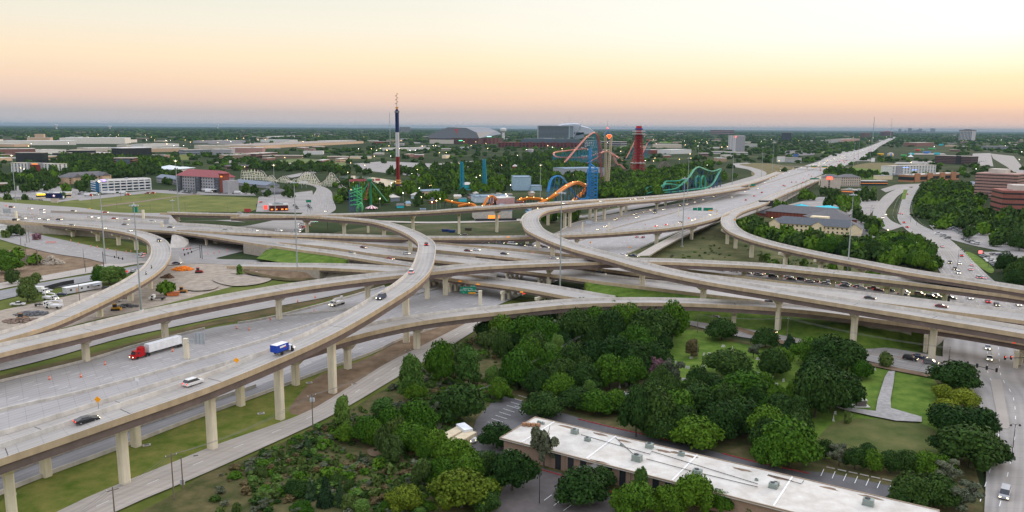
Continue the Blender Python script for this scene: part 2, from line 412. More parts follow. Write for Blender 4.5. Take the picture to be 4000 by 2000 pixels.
sk=N.new('ShaderNodeMix');sk.data_type='RGBA';sk.blend_type='MULTIPLY';sk.inputs['Factor'].default_value=1;sk.inputs['B'].default_value=(0.05,0.05,0.05,1);L.new(sky.outputs[0],sk.inputs['A'])
ad=N.new('ShaderNodeMix');ad.data_type='RGBA';ad.blend_type='ADD';ad.inputs['Factor'].default_value=0.12;L.new(c,ad.inputs['A']);L.new(sk.outputs['Result'],ad.inputs['B'])
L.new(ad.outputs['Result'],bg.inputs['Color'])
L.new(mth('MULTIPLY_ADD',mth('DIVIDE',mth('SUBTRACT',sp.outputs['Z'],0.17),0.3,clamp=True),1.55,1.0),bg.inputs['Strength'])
sd=bpy.data.lights.new('sun','SUN');sd.energy=1.05;sd.angle=math.radians(14);sd.color=(1.0,0.76,0.55)
so=bpy.data.objects.new('sun',sd);COL.objects.link(so)
dv=Vector((math.sin(SUN_AZ)*math.cos(SUN_EL),math.cos(SUN_AZ)*math.cos(SUN_EL),math.sin(SUN_EL)))
so.rotation_euler=dv.to_track_quat('Z','Y').to_euler()
HZ=bpy.data.materials.new('haze_air');HZ.use_nodes=True;hn=HZ.node_tree;hn.nodes.remove(hn.nodes['Principled BSDF'])
pv=hn.nodes.new('ShaderNodeVolumePrincipled');pv.inputs['Density'].default_value=HAZE_D;pv.inputs['Color'].default_value=(0.25,0.38,0.50,1);pv.inputs['Anisotropy'].default_value=0.0
hn.links.new(pv.outputs[0],hn.nodes['Material Output'].inputs['Volume'])
mb=MB();mb.box((0,30000,86.5),(136000,68000,175));hz=structure('haze',mb,HZ);tag(hz,kind='stuff')
# = ground
GM=bpy.data.materials.new('plain_ground');GM.use_nodes=True;g=GM.node_tree;gn=g.nodes;gl=g.links;gb=gn['Principled BSDF'];gb.inputs['Roughness'].default_value=1;gb.inputs['Specular IOR Level'].default_value=0.05
geo=gn.new('ShaderNodeNewGeometry')
def noise(sc,det,ro=0.6,strk=None):
 n=gn.new('ShaderNodeTexNoise');n.inputs['Scale'].default_value=sc;n.inputs['Detail'].default_value=det;n.inputs['Roughness'].default_value=ro
 gl.new(geo.outputs['Position'],n.inputs['Vector']);return n.outputs['Fac']
def cr(inp,stops):
 r=gn.new('ShaderNodeValToRGB');e=r.color_ramp.elements
 e[0].position,e[0].color=stops[0][0],(*stops[0][1],1);e[1].position,e[1].color=stops[1][0],(*stops[1][1],1)
 for p,cc in stops[2:]:x=e.new(p);x.color=(*cc,1)
 gl.new(inp,r.inputs[0]);return r.outputs[0]
n_a=noise(0.004,12,0.7);n_b=noise(0.0011,6,0.6)
c1=cr(n_a,[(0.30,(0.022,0.034,0.014)),(0.50,(0.030,0.045,0.016)),(0.62,(0.075,0.085,0.035)),(0.72,(0.20,0.17,0.12))])
c2=cr(n_a,[(0.35,(0.020,0.032,0.014)),(0.60,(0.032,0.048,0.018)),(0.75,(0.06,0.07,0.04))])
mx=gn.new('ShaderNodeMix');mx.data_type='RGBA';mr=gn.new('ShaderNodeMapRange');mr.inputs['From Min'].default_value=0.47;mr.inputs['From Max'].default_value=0.56;gl.new(n_b,mr.inputs['Value'])
gl.new(mr.outputs[0],mx.inputs['Factor']);gl.new(c1,mx.inputs['A']);gl.new(c2,mx.inputs['B']);gl.new(mx.outputs['Result'],gb.inputs['Base Color'])
mb=MB()
xs=[-65000,-8000,0,8000,65000];ys=[-2500,0,3000,12000,62000]
mb.add([(x,y,0)for y in ys for x in xs],[(j*5+i,j*5+i+1,(j+1)*5+i+1,(j+1)*5+i)for j in range(4)for i in range(4)])
structure('ground',mb,GM)
# = roads at ground level
def bent(root,P,i,w0,depth,ground=0.0,ncol=3):
 t=perp(P)[i];ang=math.atan2(t[1],t[0]);pe=link('pier',None,root,(P[i,0],P[i,1],ground),ang)
 hh=P[i,2]-depth-0.02-ground
 mc=MB();mc.box((0,0,hh-0.6),(w0-1.6,1.2,1.2));part('cap',mc,PIER,pe)
 for k in range(ncol):
  x=-w0/2+2.2+(w0-4.4)*k/(ncol-1);m2=MB();m2.box((x,0,(hh-1.2)/2-0.15),(1.25,1.25,hh-0.9));part('column',m2,PIER,pe)
def add_bents(root,key,pts,depth,ground=0.0,ncol=3):
 P,s,ww=PATHS[key]
 for p in pts:
  if isinstance(p,float):i=int(p*(len(P)-1))
  else:
   g=G(p[0],p[1],ground);i=int(np.hypot(P[:,0]-g[0],P[:,1]-g[1]).argmin())
  bent(root,P,i,float(ww[i]),depth,ground,ncol)
def add_piers(root,key,pts,depth,ground=0.0):
 P,s,ww=PATHS[key];t=perp(P)
 for p in pts:
  if isinstance(p,float):i=int(p*(len(P)-1))
  else:
   g=G(p[0],p[1],ground);i=int(np.hypot(P[:,0]-g[0],P[:,1]-g[1]).argmin())
  x_,y_=P[i,0],P[i,1]
  if not isinstance(p,float):dd=math.hypot(g[0]-x_,g[1]-y_);f_=min(1.0,3.2/(dd+1e-6))*.8;x_+=(g[0]-x_)*f_;y_+=(g[1]-y_)*f_
  m_=MB();m_.box((P[i,0],P[i,1],P[i,2]+.006),(float(ww[i])-1.1,.22,.012),math.atan2(t[i,1],t[i,0]));part('expansion_joint',m_,SEAL,root)
  pier(root,(x_,y_,ground),P[i,2]-depth-0.02,math.atan2(t[i,1],t[i,0]),float(ww[i]))
Z0=0.02
poly('grass_field',[(60,905),(-400,880),(-700,2200),(300,2300),(2300,1240),(1900,1150),(1700,1080),(1290,1060),(1000,1100),(820,1040),(690,1000),(560,960),(250,900)],GRASS,Z0)
poly('construction_yard',[(-300,1290),(380,1130),(560,1075),(690,1010),(860,1020),(1000,1035),(1150,1050),(1290,1055),(1240,1090),(1000,1100),(640,1190),(320,1262),(-300,1420)],DIRTL,0.05)
poly('soil_lot',[(-300,1010),(70,975),(170,968),(300,985),(400,1010),(470,1030),(470,1045),(380,1055),(200,1080),(0,1110),(-300,1160)],DIRT,0.05)
poly('grass_bank',[(2480,1195),(2640,1120),(2800,1090),(3100,1110),(3700,1190),(3600,1370),(3330,1350),(3000,1290),(2700,1225)],GRASSG,0.05)
poly('meadow',[(2420,1010),(2640,925),(2760,890),(2860,860),(3000,800),(3060,790),(3660,1050),(3700,1130),(3500,1150),(3200,1110),(2880,1040),(2600,1020)],mat('meadow_grass',(0.045,0.07,0.018),rough=0.95,var=0.3,scale=0.06,col2=(0.15,0.14,0.06),spec=0.1,detail=14),Z0)
poly('meadow',[(1240,935),(1500,880),(2120,862),(2260,840),(2450,800),(2520,800),(2330,870),(2180,910),(2000,945),(1600,940)],mat('rough_green',(0.04,0.085,0.02),rough=0.95,var=0.3,scale=0.05,col2=(0.13,0.11,0.06),spec=0.1,detail=14),Z0)
poly('grass_verge',[(-300,2300),(20,1945),(434,1764),(787,1627),(1000,1549),(1267,1448),(1454,1380),(1600,1300),(1860,1220),(2000,1200),(2000,1262),(1776,1310),(1505,1440),(1202,1625),(868,1745),(500,1900),(200,2060),(-100,2300)],GBANK,0.05)
poly('soil_bank',[(1130,1600),(1230,1480),(1330,1440),(1454,1390),(1600,1312),(1800,1250),(1873,1238),(1776,1289),(1656,1350),(1505,1426),(1353,1522),(1202,1612)],DIRT,0.08)
poly('soil_bank',[(-200,2000),(0,1850),(200,1790),(434,1700),(640,1620),(860,1545),(1000,1495),(1000,1520),(787,1590),(434,1722),(45,1860),(-200,1960)],DIRT,0.08)
poly('soil_bank',[(-200,1520),(0,1470),(120,1440),(330,1390),(560,1325),(800,1262),(1000,1215),(1250,1160),(1440,1115),(1500,1118),(1290,1170),(1060,1230),(800,1280),(543,1346),(328,1408),(0,1490)],mat('patchy_soil_bank',(0.06,0.07,0.02),rough=0.95,var=0.3,scale=0.12,col2=(0.16,0.11,0.055),spec=0.1,detail=12),0.08)
poly('scrubland',[(420,2300),(720,1905),(1000,1775),(1298,1640),(1535,1500),(1696,1400),(1870,1295),(1985,1240),(2400,1216),(2660,1262),(2850,1320),(2950,1340),(3280,1395),(3440,1440),(3640,1480),(3830,1560),(3800,1800),(3700,2400)],SCRUB,Z0)
poly('cemetery_lawn',[(2480,1420),(2640,1310),(2720,1290),(2900,1345),(3270,1395),(3440,1440),(3650,1485),(3700,1700),(3640,1800),(3200,1790),(3130,1700),(2800,1560),(2600,1520)],GRASSG,0.06)
poly('cemetery_lawn',[(3190,1720),(3300,1640),(3590,1655),(3680,1720),(3640,1790),(3400,1795),(3200,1770)],mat('sunburnt_lawn',(0.06,0.105,0.02),rough=0.95,var=0.3,scale=0.1,col2=(0.14,0.135,0.05),spec=0.1,detail=10),0.09)
loft('interstate_road',[(-300,1580),(0,1497),(328,1417),(543,1353),(800,1289),(1056,1245),(1290,1185),(1500,1124),(1640,1090),(1800,1045),(2000,985),(2194,900),(2272,866),(2477,827),(2621,804),(2790,760),(2970,707),(3100,662),(3217,625),(3300,600),(3365,582),(3420,562),(3470,541)],[(-300,2050),(45,1860),(434,1716),(787,1592),(1000,1549),(1267,1448),(1454,1380),(1598,1314),(1835,1238),(2100,1130),(2300,1050),(2450,992),(2590,932),(2675,897),(2811,845),(2950,790),(3082,735),(3210,682),(3300,648),(3400,602),(3436,572),(3472,553),(3492,541)],CONC,zoff=0.346,across=4,key='interstate')
loft('interstate_road',[(3470,541),(3488,533)],[(3492,541),(3500,533)],CONC,zoff=0.352)
loft('collector_road',[(-300,2010),(45,1849),(434,1706),(787,1587),(1000,1515),(1200,1430),(1300,1385)],[(-300,2075),(50,1908),(434,1764),(787,1627),(1000,1549),(1267,1448),(1454,1380)],ASPHL,zoff=0.358,key='collector')
loft('frontage_road',[(60,2090),(252,1990),(429,1910),(656,1819),(868,1733),(1000,1688),(1202,1612),(1353,1522),(1505,1426),(1656,1350),(1776,1289),(1873,1242),(1990,1205)],[(300,2090),(469,1995),(706,1895),(1000,1765),(1298,1626),(1535,1487),(1696,1392),(1772,1347),(1866,1289),(1978,1232),(2060,1212)],CONCW,zoff=0.364,key='near_frontage')
loft('frontage_road',[(-300,1395),(0,1412),(180,1365),(420,1300),(640,1240),(870,1195),(1080,1160),(1300,1130),(1400,1110)],[(-300,1520),(0,1452),(200,1402),(450,1330),(640,1288),(870,1240),(1080,1200),(1300,1158),(1450,1120)],CONC2,zoff=0.370,key='left_frontage')
loft('side_road',[(-300,1155),(0,1108),(200,1073),(380,1040),(470,1020),(560,1012),(700,1000)],[(-300,1215),(0,1132),(200,1095),(400,1060),(560,1030),(650,1040),(720,1030)],CONCW,zoff=0.376)
loft('side_road',[(-300,1200),(0,1138),(200,1100),(400,1068),(520,1042),(600,1030)],[(-300,1250),(0,1175),(200,1130),(400,1092),(500,1070),(560,1050)],ASPHL,zoff=0.382,key='yard_road')
loft('side_road',[(-100,868),(60,896),(190,926),(300,950),(420,975),(560,993),(700,990)],[(-100,905),(60,955),(200,990),(330,1010),(450,1035),(560,1022),(700,1022)],CONC2,zoff=0.388,key='left_street')
poly('crossroads',[(640,960),(760,935),(900,890),(980,880),(1130,850),(1225,850),(1180,900),(1060,960),(940,985),(880,1000),(850,1012),(1000,1018),(1000,1040),(800,1030),(640,1035),(600,1010)],CONC2,0.13)
loft('street',[(1150,870),(1180,835),(1200,800),(1225,760),(1235,735),(1200,722),(1120,712)],[(1240,870),(1290,835),(1312,815),(1300,780),(1290,745),(1235,722),(1120,705)],CONC2,zoff=0.394,key='park_street')
loft('street',[(2380,1207),(2500,1209),(2656,1219),(2776,1238),(3000,1286),(3194,1322),(3330,1350),(3470,1362),(3700,1400),(3900,1425)],[(2380,1232),(2520,1246),(2668,1267),(2854,1312),(2943,1327),(3120,1358),(3277,1384),(3439,1426),(3661,1469),(3850,1495)],CONC2,zoff=0.400,key='near_street')
loft('avenue',[(3590,720),(3545,745),(3524,780),(3512,820),(3506,855),(3530,890),(3571,922),(3645,976),(3660,1044),(3700,1110),(3710,1200),(3690,1300),(3690,1440),(3807,1545),(3850,1750),(3840,2100)],[(3606,722),(3585,740),(3568,770),(3556,805),(3556,840),(3590,875),(3650,905),(3705,933),(3776,997),(3881,1098),(3990,1170),(4150,1260),(4250,1350),(4300,1450),(4300,1545),(4300,1750),(4200,2100)],CONC2,zoff=0.406,across=3,key='avenue',sub=6)
loft('side_road',[(3470,905),(3420,872),(3410,830),(3436,785),(3470,755),(3530,727)],[(3530,885),(3480,862),(3460,830),(3488,790),(3514,762),(3560,735)],CONC2,zoff=0.412,key='avenue_left')
loft('frontage_road',[(2790,862),(2990,790),(3020,775),(3140,715),(3210,686)],[(2850,868),(3040,800),(3080,780),(3180,722),(3230,692)],CONCW,zoff=0.418,key='right_frontage')
loft('frontage_road',[(2272,845),(2450,806),(2590,775),(2760,738),(2900,700),(2948,683),(2925,664),(2880,655),(2855,648),(2860,640),(2920,636)],[(2300,853),(2470,820),(2610,793),(2790,752),(2930,708),(2985,690),(2990,672),(2940,655),(2905,648),(2890,642),(2935,640)],CONC2,zoff=0.424,key='far_ramp')
loft('frontage_road',[(1420,861),(1700,868),(2000,858),(2120,850),(2272,843)],[(1420,866),(1700,874),(2000,866),(2120,858),(2290,851)],CONCW,zoff=0.430,key='far_frontage')
loft('ramp_road',[(3180,640),(3260,600),(3330,583)],[(3200,648),(3275,610),(3345,588)],CONC2,zoff=0.2)
def lane_lines(key,offs,mat_,dash=None,a=0.0,b=1.0,zo=0.02,wd=0.16):
 P,s,ww=PATHS[key];nl=perp(P);n=len(P);mb=MB()
 for o in offs:
  i=int(a*(n-1));e=int(b*(n-1))
  Q=np.array([(P[k,0]+nl[k,0]*o,P[k,1]+nl[k,1]*o,P[k,2]+zo)for k in range(i,e)])
  if len(Q)<3:continue
  R,ss=resample(Q,3.0);nn=perp(R)
  for k in range(len(R)-1):
   if dash and(k%dash)>0:continue
   p,q2=R[k],R[k+1];u,w=nn[k]*wd/2,nn[k+1]*wd/2
   mb.add([(p[0]-u[0],p[1]-u[1],p[2]),(q2[0]-w[0],q2[1]-w[1],q2[2]),(q2[0]+w[0],q2[1]+w[1],q2[2]),(p[0]+u[0],p[1]+u[1],p[2])],[(0,1,2,3)])
 if mb.v:structure('lane_markings',mb,mat_)
lane_lines('interstate',[-28,-24.4,-20.8,-12,-8.4,7,10.6,14.2,17.8,24,27.5],LINEW,dash=4,a=0.0,b=0.8)
lane_lines('near_street',[-3.5,3.5],LINEW,dash=3);lane_lines('near_street',[0],LINEY);lane_lines('left_street',[-3.4,3.4],LINEW,dash=3)
lane_lines('near_frontage',[0.2],LINEW,dash=4);lane_lines('collector',[-4.2],LINEW);lane_lines('avenue',[-6,-9.6,6,9.6],LINEW,dash=3)
lane_lines('left_frontage',[0],LINEW,dash=4)
# = flyovers and overpasses
A=ramp('curved_flyover','tall single lane flyover sweeping from bottom left in a bow past the centre',[(-250,1880,12.5),(0,1788,14.2),(159,1736,15.3),(328,1678,16.5),(469,1625,17.4),(628,1574,17.7),(832,1501,18),(1060,1408,19),(1194,1350,19.6),(1318,1292,20.5),(1458,1213,22),(1543,1160,23),(1611,1118,23.4),(1656,1079,23.2),(1679,1052,22.8),(1695,1005,22),(1698,951,20.8),(1668,924,19.2),(1621,900,17.5),(1543,873,16),(1466,858,15),(1338,847,13.5),(1180,838,12),(1000,834,10),(820,830,8.5),(660,826,7.5)],[8.2,7.3,7.2,7.4,7.4,7.6,7.8,8,8,8.2,8.4,8.2,8,8.4,9,10,11,12,12],1,depth=2.4,step=3.0,sm=10,bridge=(0,0.985))
add_piers(A,'curved_flyover',[(28,1965),(472,1886),(814,1751),(1083,1636),(1290,1534),(1583,1337),(1669,1169),(1608,1015),(1503,961),(1361,925),(1218,905)],2.4)
lane_w=None
C=ramp('long_overpass','long low flyover crossing the whole middle of the interchange behind the tall ones',[(-250,1440,10),(0,1372,10.5),(322,1300,11.2),(640,1222,11.9),(1000,1152,13),(1233,1114,13.1),(1485,1083,13.1),(1683,1063,13.1),(1854,1044,13),(2000,1036,13),(2233,1027,13),(2466,1021,12.5),(2660,1025,12),(2885,1036,11),(3000,1042,10.5),(3268,1071,9.8),(3481,1095,9.5),(3707,1122,9.5),(4000,1161,9.5),(4250,1205,9.5)],[8,9,10,11,12,12,12,12,12,12,12,13,13,13],1,depth=2.3)
add_piers(C,'long_overpass',[(315,1411),(633,1327),(1061,1242),(1731,1149),(2109,1098),(2477,1075),(2885,1083),(3057,1104),(3261,1128),(3472,1153),(3697,1180),0.98],2.3)
g=G(1528,1150);
add_piers(C,'long_overpass',[(1420,1180)],2.3)
D=ramp('near_overpass','nearest long overpass running right from beneath the tall flyover above the grove',[(-200,1790,11),(0,1747,11),(333,1640,11.2),(570,1560,11.3),(863,1462,11.5),(1000,1420,11.5),(1150,1375,11.5),(1330,1320,11.5),(1388,1304,11.5),(1582,1261,11.5),(1776,1234,10.8),(2000,1211,10.2),(2194,1190,10),(2388,1182,10),(2582,1182,9.5),(2776,1188,9),(3000,1201,9),(3194,1217,9),(3345,1238,9),(3660,1281,9),(4000,1339,9),(4250,1385,9)],[9,9,8,8,8,9,9,10,11,11.5,12,14,16],1,depth=2.2)
add_piers(D,'near_overpass',[(180,1860),(541,1743),(937,1586),(1154,1503),(1361,1440),(1623,1363),(1879,1310),(2858,1250),(2150,1262),(2430,1232)],2.2)
add_bents(D,'near_overpass',[0.885,0.95,0.985],2.2)
F=ramp('hairpin_flyover','tall hairpin flyover turning back on itself right of centre and descending right',[(2893,728,8.5),(2776,747,9),(2650,764,9.5),(2515,777,10.8),(2400,785,14),(2330,790,15.2),(2264,796,16),(2200,802,17),(2148,808,17.5),(2100,815,17.6),(2059,827,17.7),(2036,845,17.8),(2033,862,17.8),(2045,891,17.6),(2078,912,17.2),(2171,951,16.8),(2272,982,16.5),(2365,1005,16.4),(2532,1052,16.4),(2769,1100,16.4),(3000,1137,16.5),(3357,1195,16.2),(3673,1246,16.2),(4000,1300,16.2),(4250,1345,16.2)],[12,12,12,11,11,12,13,13,13,13,12,11,10,9,9],1,depth=2.3,step=3.0,sm=8)
add_piers(F,'hairpin_flyover',[(2515,814),(2400,846),(2330,858),(2262,862),(2185,885),(2106,883),(2056,951),(2105,1010),(2192,1040),(2382,1108),(2550,1165),(2778,1227),(3062,1291),(3349,1343),(3664,1395),0.985],2.3)
EE=ramp('far_flyover','farthest flyover on tall slim piers in front of the theme park',[(900,846,9.5),(1100,844,11.5),(1250,841,13),(1427,837,14),(1582,831,14.6),(1680,826,16.5),(1776,819,18.3),(1850,814,19.2),(2000,804,19.7),(2100,797,19),(2200,791,17.5),(2330,783,15.6),(2488,774,11.5),(2650,761,9.5),(2776,745,8.5),(2893,725,7),(2985,700,3),(3060,670,0.5)],12,1,depth=2.2,bridge=(0,0.9))
add_piers(EE,'far_flyover',[(1634,899),(1792,912),(1936,906),(2140,880),(2310,857),(2387,848),(2475,830),(1440,905),(2600,803),(2700,782)],2.2)
Hh=ramp('right_flyover','curving flyover leaving the interstate at right beside the woodland',[(3230,680,1),(3120,722,5),(3010,762,8),(2935,795,10),(2870,815,10.8),(2825,835,11.2),(2812,856,11.6),(2820,882,12),(2854,908,12.3),(2928,935,12.6),(3000,955,12.6),(3175,994,12.6),(3388,1034,12.6),(3543,1063,12.6),(3776,1098,12.6),(4000,1133,12.6),(4250,1170,12.6)],[9,9,9,9,10,11,12,12,12,11,11,9],1,depth=2.0,bridge=(0.1,1))
add_piers(Hh,'right_flyover',[(3010,800),(2935,835),(2838,953),(2875,970),(2941,1005),(3050,1060),(3200,1090),(3370,1120),(3545,1150),0.985],2.0)
K=ramp('left_flyover','left flyover curving tightly round from the highway down to the lower left corner',[(-250,1400,8),(0,1327,8),(194,1269,8),(388,1183,8.2),(543,1106,8.8),(621,1055,9.3),(652,1020,9.8),(667,985,10.2),(664,958,10.5),(645,935,10.6),(600,915,10.6),(536,899,10.3),(450,886,9.6),(350,876,8.6),(230,866,7.2),(93,855,5.5),(-60,842,4.5)],[9.5,9.5,9.5,9.5,9.5,10,10,10,10,11,11,11,11],1,depth=2.0,sm=8,step=3,bridge=(0,0.93))
add_piers(K,'left_flyover',[(584,1129),(506,1176),(380,1238),(586,991),(533,976),(464,958),(382,941),(285,924),(194,909),(160,1320)],2.0)
J=ramp('middle_flyover','low flyover bending left to right beneath the bow and joining the interstate lanes',[(690,897,6.8),(850,905,7.4),(1000,912,8),(1272,920,8.8),(1582,928,9),(1780,929,9.3),(2000,928,9.5),(2171,920,10),(2311,914,10.5),(2543,897,12),(2675,881,12),(2792,854,11.5),(2850,832,11.2)],9.5,1,depth=2.1)
add_piers(J,'middle_flyover',[(780,960),(992,980),(1272,968),(1640,985),(1883,974),(2230,965),(2531,957),(2700,935)],2.1)
Z=6.5
L6a=ramp('highway_carriageway','wide concrete highway carriageway at far left above the retaining wall',[(-250,836,5),(0,864,5.5),(120,874,6),(230,878,6.5),(400,886,6.8),(560,895,7),(690,903,7),(850,922,6.8),(1000,944,6.6),(1085,957,6.5)],[46,46,42,38,30],1,depth=1.6,bridge=(0.66,0.93),surf=CONC2)
add_bents(L6a,'highway_carriageway',[(804,961),(945,981)],1.6,ncol=5)
L6b=ramp('highway_carriageway','far highway carriageway with a dark brown edge beam behind the traffic queue barrier',[(830,907,6.45),(950,916,6.45),(1085,925,Z),(1300,938,Z),(1523,959,Z),(1633,967,Z),(1699,975,Z),(2000,1005,Z),(2075,1014,Z),(2334,1046,Z),(2543,1075,Z),(2760,1102,Z),(3000,1133,Z),(3233,1156,Z),(3427,1180,Z),(3695,1213,Z),(4000,1252,Z),(4250,1290,Z)],20,1,depth=1.6,bridge=(0.42,0.98))
add_bents(L6b,'highway_carriageway',[(1900,1040),(2170,1085),0.45,0.86,0.93],1.6,ncol=4)
PATHS['far_lanes']=PATHS['highway_carriageway']
L7=ramp('highway_carriageway','middle highway carriageway passing behind the hairpin flyover piers',[(1090,946,6.45),(1180,954,Z),(1300,966,Z),(1449,989,Z),(1626,1008,Z),(1833,1030,Z),(2000,1052,Z),(2180,1075,Z),(2350,1099,Z),(2543,1122,Z),(2760,1148,Z),(3000,1177,Z),(3194,1207,Z),(3345,1228,7),(3660,1271,7.5)],18,1,depth=1.6,bridge=(0.25,0.60))
add_bents(L7,'highway_carriageway',[(1740,1090),(2140,1108),(1960,1110)],1.6,ncol=4)
PATHS['mid_lanes']=PATHS['highway_carriageway']
L7b=ramp('connector_road','narrow connector lane with a navy car beside the small green lawn',[(960,945,6),(1085,962,Z),(1200,979,Z),(1300,991,Z),(1409,1010,Z),(1607,1040,Z),(1760,1062,Z),(1900,1082,Z)],9,1,depth=1.5,bridge=(0.5,1))
add_bents(L7b,'connector_road',[(1530,1065),(1700,1095)],1.5,ncol=2)
PATHS['connector']=PATHS['connector_road']
L2=ramp('street_bridge','low street bridge with amber clearance signs over the interstate lanes',[(900,1036,0.3),(1000,1037,1.5),(1120,1040,3.5),(1248,1041,5.5),(1330,1046,6.4),(1501,1057,Z),(1680,1076,Z),(1835,1102,Z),(2000,1125,Z),(2186,1160,Z),(2330,1185,6.0)],[9,9,10,13,17,20,22,22],1,depth=1.5,bridge=(0.30,0.93))
add_bents(L2,'street_bridge',[(1480,1085),(1687,1122),(1774,1139),(1969,1182),(2120,1200)],1.5,ncol=4)
L5=ramp('highway_frontage','highway frontage deck filled with a queue of waiting cars',[(1560,930,Z),(1694,945,Z),(2000,970,Z),(2330,1005,Z),(2660,1048,6.3),(3000,1090,4.5),(3200,1115,3),(3427,1146,1.2),(3560,1164,0.3)],[17,17,17,17,16,15,15],1,depth=1.6,bridge=(0.05,0.56),surf=CONC2,fb=False)
add_bents(L5,'highway_frontage',[(2040,1040),(2250,1060),(2430,1070)],1.6,ncol=4)
wall_line('median_barrier','long concrete median barrier on the far left highway',[(-250,812,5),(0,838,5.5),(174,851,6.3),(400,865,6.8),(700,880,7),(830,887,7),(960,898,7)],1.1,0.7,BARR,'barrier')
wall_line('median_barrier','concrete barrier below the slip lane at far left',[(200,829,5.6),(345,836,6),(500,846,6.6),(660,856,7)],1.6,0.9,WALLC,'barrier')
loft('highway_shoulder',[(-250,765,4.5),(0,788,5),(168,801,5),(312,811,5.5),(462,830,6.5),(660,832,7.4)],[(-250,795,4.5),(0,828,5.0),(200,845,5.6),(345,855,6.0),(500,863,6.4),(700,876,6.6)],CONC2,key='far_slip')
loft('grass_slope',[(-250,765,4.5),(0,788,5),(168,801,5),(312,811,5.5),(462,830,6.5),(660,832,7.3)],[(-250,742,0),(0,768,0),(168,782,0),(312,796,0),(462,812,0),(660,826,0)],GRASS,zoff=-0.05)
def bank(key,a,b,drop,run,side,mat_=GRASSG,z1=0.0,name='grass_slope',off=0.0):
 P,s,ww=PATHS[key];nl=perp(P);n=len(P);i0,i1=int(a*(n-1)),int(b*(n-1));v=[];f=[]
 for i in range(i0,i1+1):
  e=min(1,(i-i0)/4,(i1-i)/4);o=side*(ww[i]/2+off);r=run*max(e,0.05)
  for k in range(4):
   t=k/3;z=P[i,2]-0.5-(P[i,2]-0.5-z1)*(t*t*(3-2*t));oo=o+side*r*t
   v.append((P[i,0]+nl[i,0]*oo,P[i,1]+nl[i,1]*oo,z))
 m=i1-i0+1
 for i in range(m-1):
  for k in range(3):
   q_=(i*4+k,i*4+k+1,(i+1)*4+k+1,(i+1)*4+k);f.append(q_[::-1]if side>0 else q_)
 mb=MB();mb.add(v,f);return structure(name,mb,mat_)
bank('mid_lanes',0.595,0.995,6,26,-1,GRASSG)
bank('connector',0.12,0.5,6,17,-1,GRASSG,z1=2.5)
bank('street_bridge',0.02,0.30,3,13,-1,DIRT,name='soil_slope')
bank('left_flyover',0.86,0.97,4,10,-1,GRASS)
loft('slope_paving',[(1010,955,5.2),(1075,968,5.8),(1086,966,6)],[(960,990,0.2),(1010,997,0.2),(1085,966,5)],SLOPE)
loft('slope_paving',[(1285,1050,5),(1300,1052,5),(1420,1062,5)],[(1208,1066,0.2),(1252,1087,0.2),(1390,1095,0.2)],SLOPE)
loft('slope_paving',[(1370,1005,5.4),(1400,1012,5.4),(1440,1020,5)],[(1330,1025,3.5),(1380,1030,3.5),(1470,1034,3)],SLOPE)
loft('slope_paving',[(672,914,5.8),(700,920,6),(735,935,5)],[(664,968,0.2),(705,968,0.2),(740,962,0.2)],SLOPE)
loft('slope_paving',[(2350,1102,5.8),(2370,1110,5.8)],[(2270,1125,0.2),(2300,1135,0.2)],SLOPE)
loft('slope_paving',[(3340,1262,7),(3420,1272,7),(3560,1290,6)],[(3330,1292,0.3),(3400,1320,0.3),(3560,1345,0.2)],SLOPE)
wall_line('road_barrier','long pale concrete barrier along the left edge of the interstate',[(-250,1562),(0,1497),(328,1417),(543,1353),(800,1289)],1.1,0.8,BARR,'barrier')
wall_line('road_barrier','concrete barrier along the left interstate edge beyond the sign column',[(930,1268),(1056,1245),(1290,1185),(1501,1123)],1.1,0.8,BARR,'barrier')
wall_line('median_barrier','tan concrete median barrier down the middle of the interstate',[(-250,1680),(0,1612),(328,1537),(605,1463),(760,1416),(900,1374),(1033,1334),(1171,1288),(1349,1232),(1500,1175),(1640,1130),(1820,1075)],1.2,1.1,BARR,'barrier')
wall_line('retaining_wall','low retaining wall between the brown bank and the dark collector road',[(-250,1985),(45,1853),(434,1712),(787,1589),(1000,1517)],1.4,0.5,BARR,'wall')
wall_line('road_barrier','concrete barrier between the dark collector road and the green verge',[(-250,2060),(50,1910),(434,1766),(787,1629),(1000,1551),(1267,1450),(1454,1382),(1598,1316),(1835,1240)],1.0,0.7,BARR,'barrier')
wall_line('road_barrier','barrier behind the far side interstate lanes near the bow',[(1056,1244),(1400,1205),(1600,1160),(1800,1105),(1960,1060)],1.0,0.7,BARR,'barrier')
wall_line('road_barrier','left barrier of the interstate beyond the middle flyover',[(2194,900),(2272,866),(2477,827),(2621,804),(2790,760),(2970,707),(3100,662)],1.1,0.8,BARR,'barrier')
wall_line('road_barrier','right barrier of the interstate beyond the middle flyover',[(2450,992),(2590,932),(2675,897),(2811,845),(2950,790),(3082,735),(3210,682)],1.1,0.8,BARR,'barrier')
wall_line('median_barrier','dark centre barrier of the interstate in the distance',[(2130,985),(2290,935),(2420,888),(2590,845),(2800,780),(3000,715),(3200,655),(3300,620),(3400,583),(3480,545)],1.1,0.8,WALLC,'barrier')
wall_line('median_barrier','barrier between two groups of lanes near the sign gantry',[(2180,912),(2320,872),(2480,838),(2600,815)],1.1,0.8,WALLC,'barrier')
wall_line('retaining_wall','panelled retaining wall below the ramp beside the meadow',[(2536,1003),(2590,970),(2679,924),(2750,893),(2811,866)],5.0,0.7,mat('cream_wall_panel',(0.50,0.46,0.36),var=0.08),'wall')
loft('ramp_road',[(2480,1000,5.0),(2560,955,5.0),(2660,905,4.5),(2740,872,4),(2806,846,3.5)],[(2536,998,5.0),(2590,966,5.0),(2679,919,4.5),(2750,888,4),(2811,861,3.5)],CONCW,key='exit_ramp')
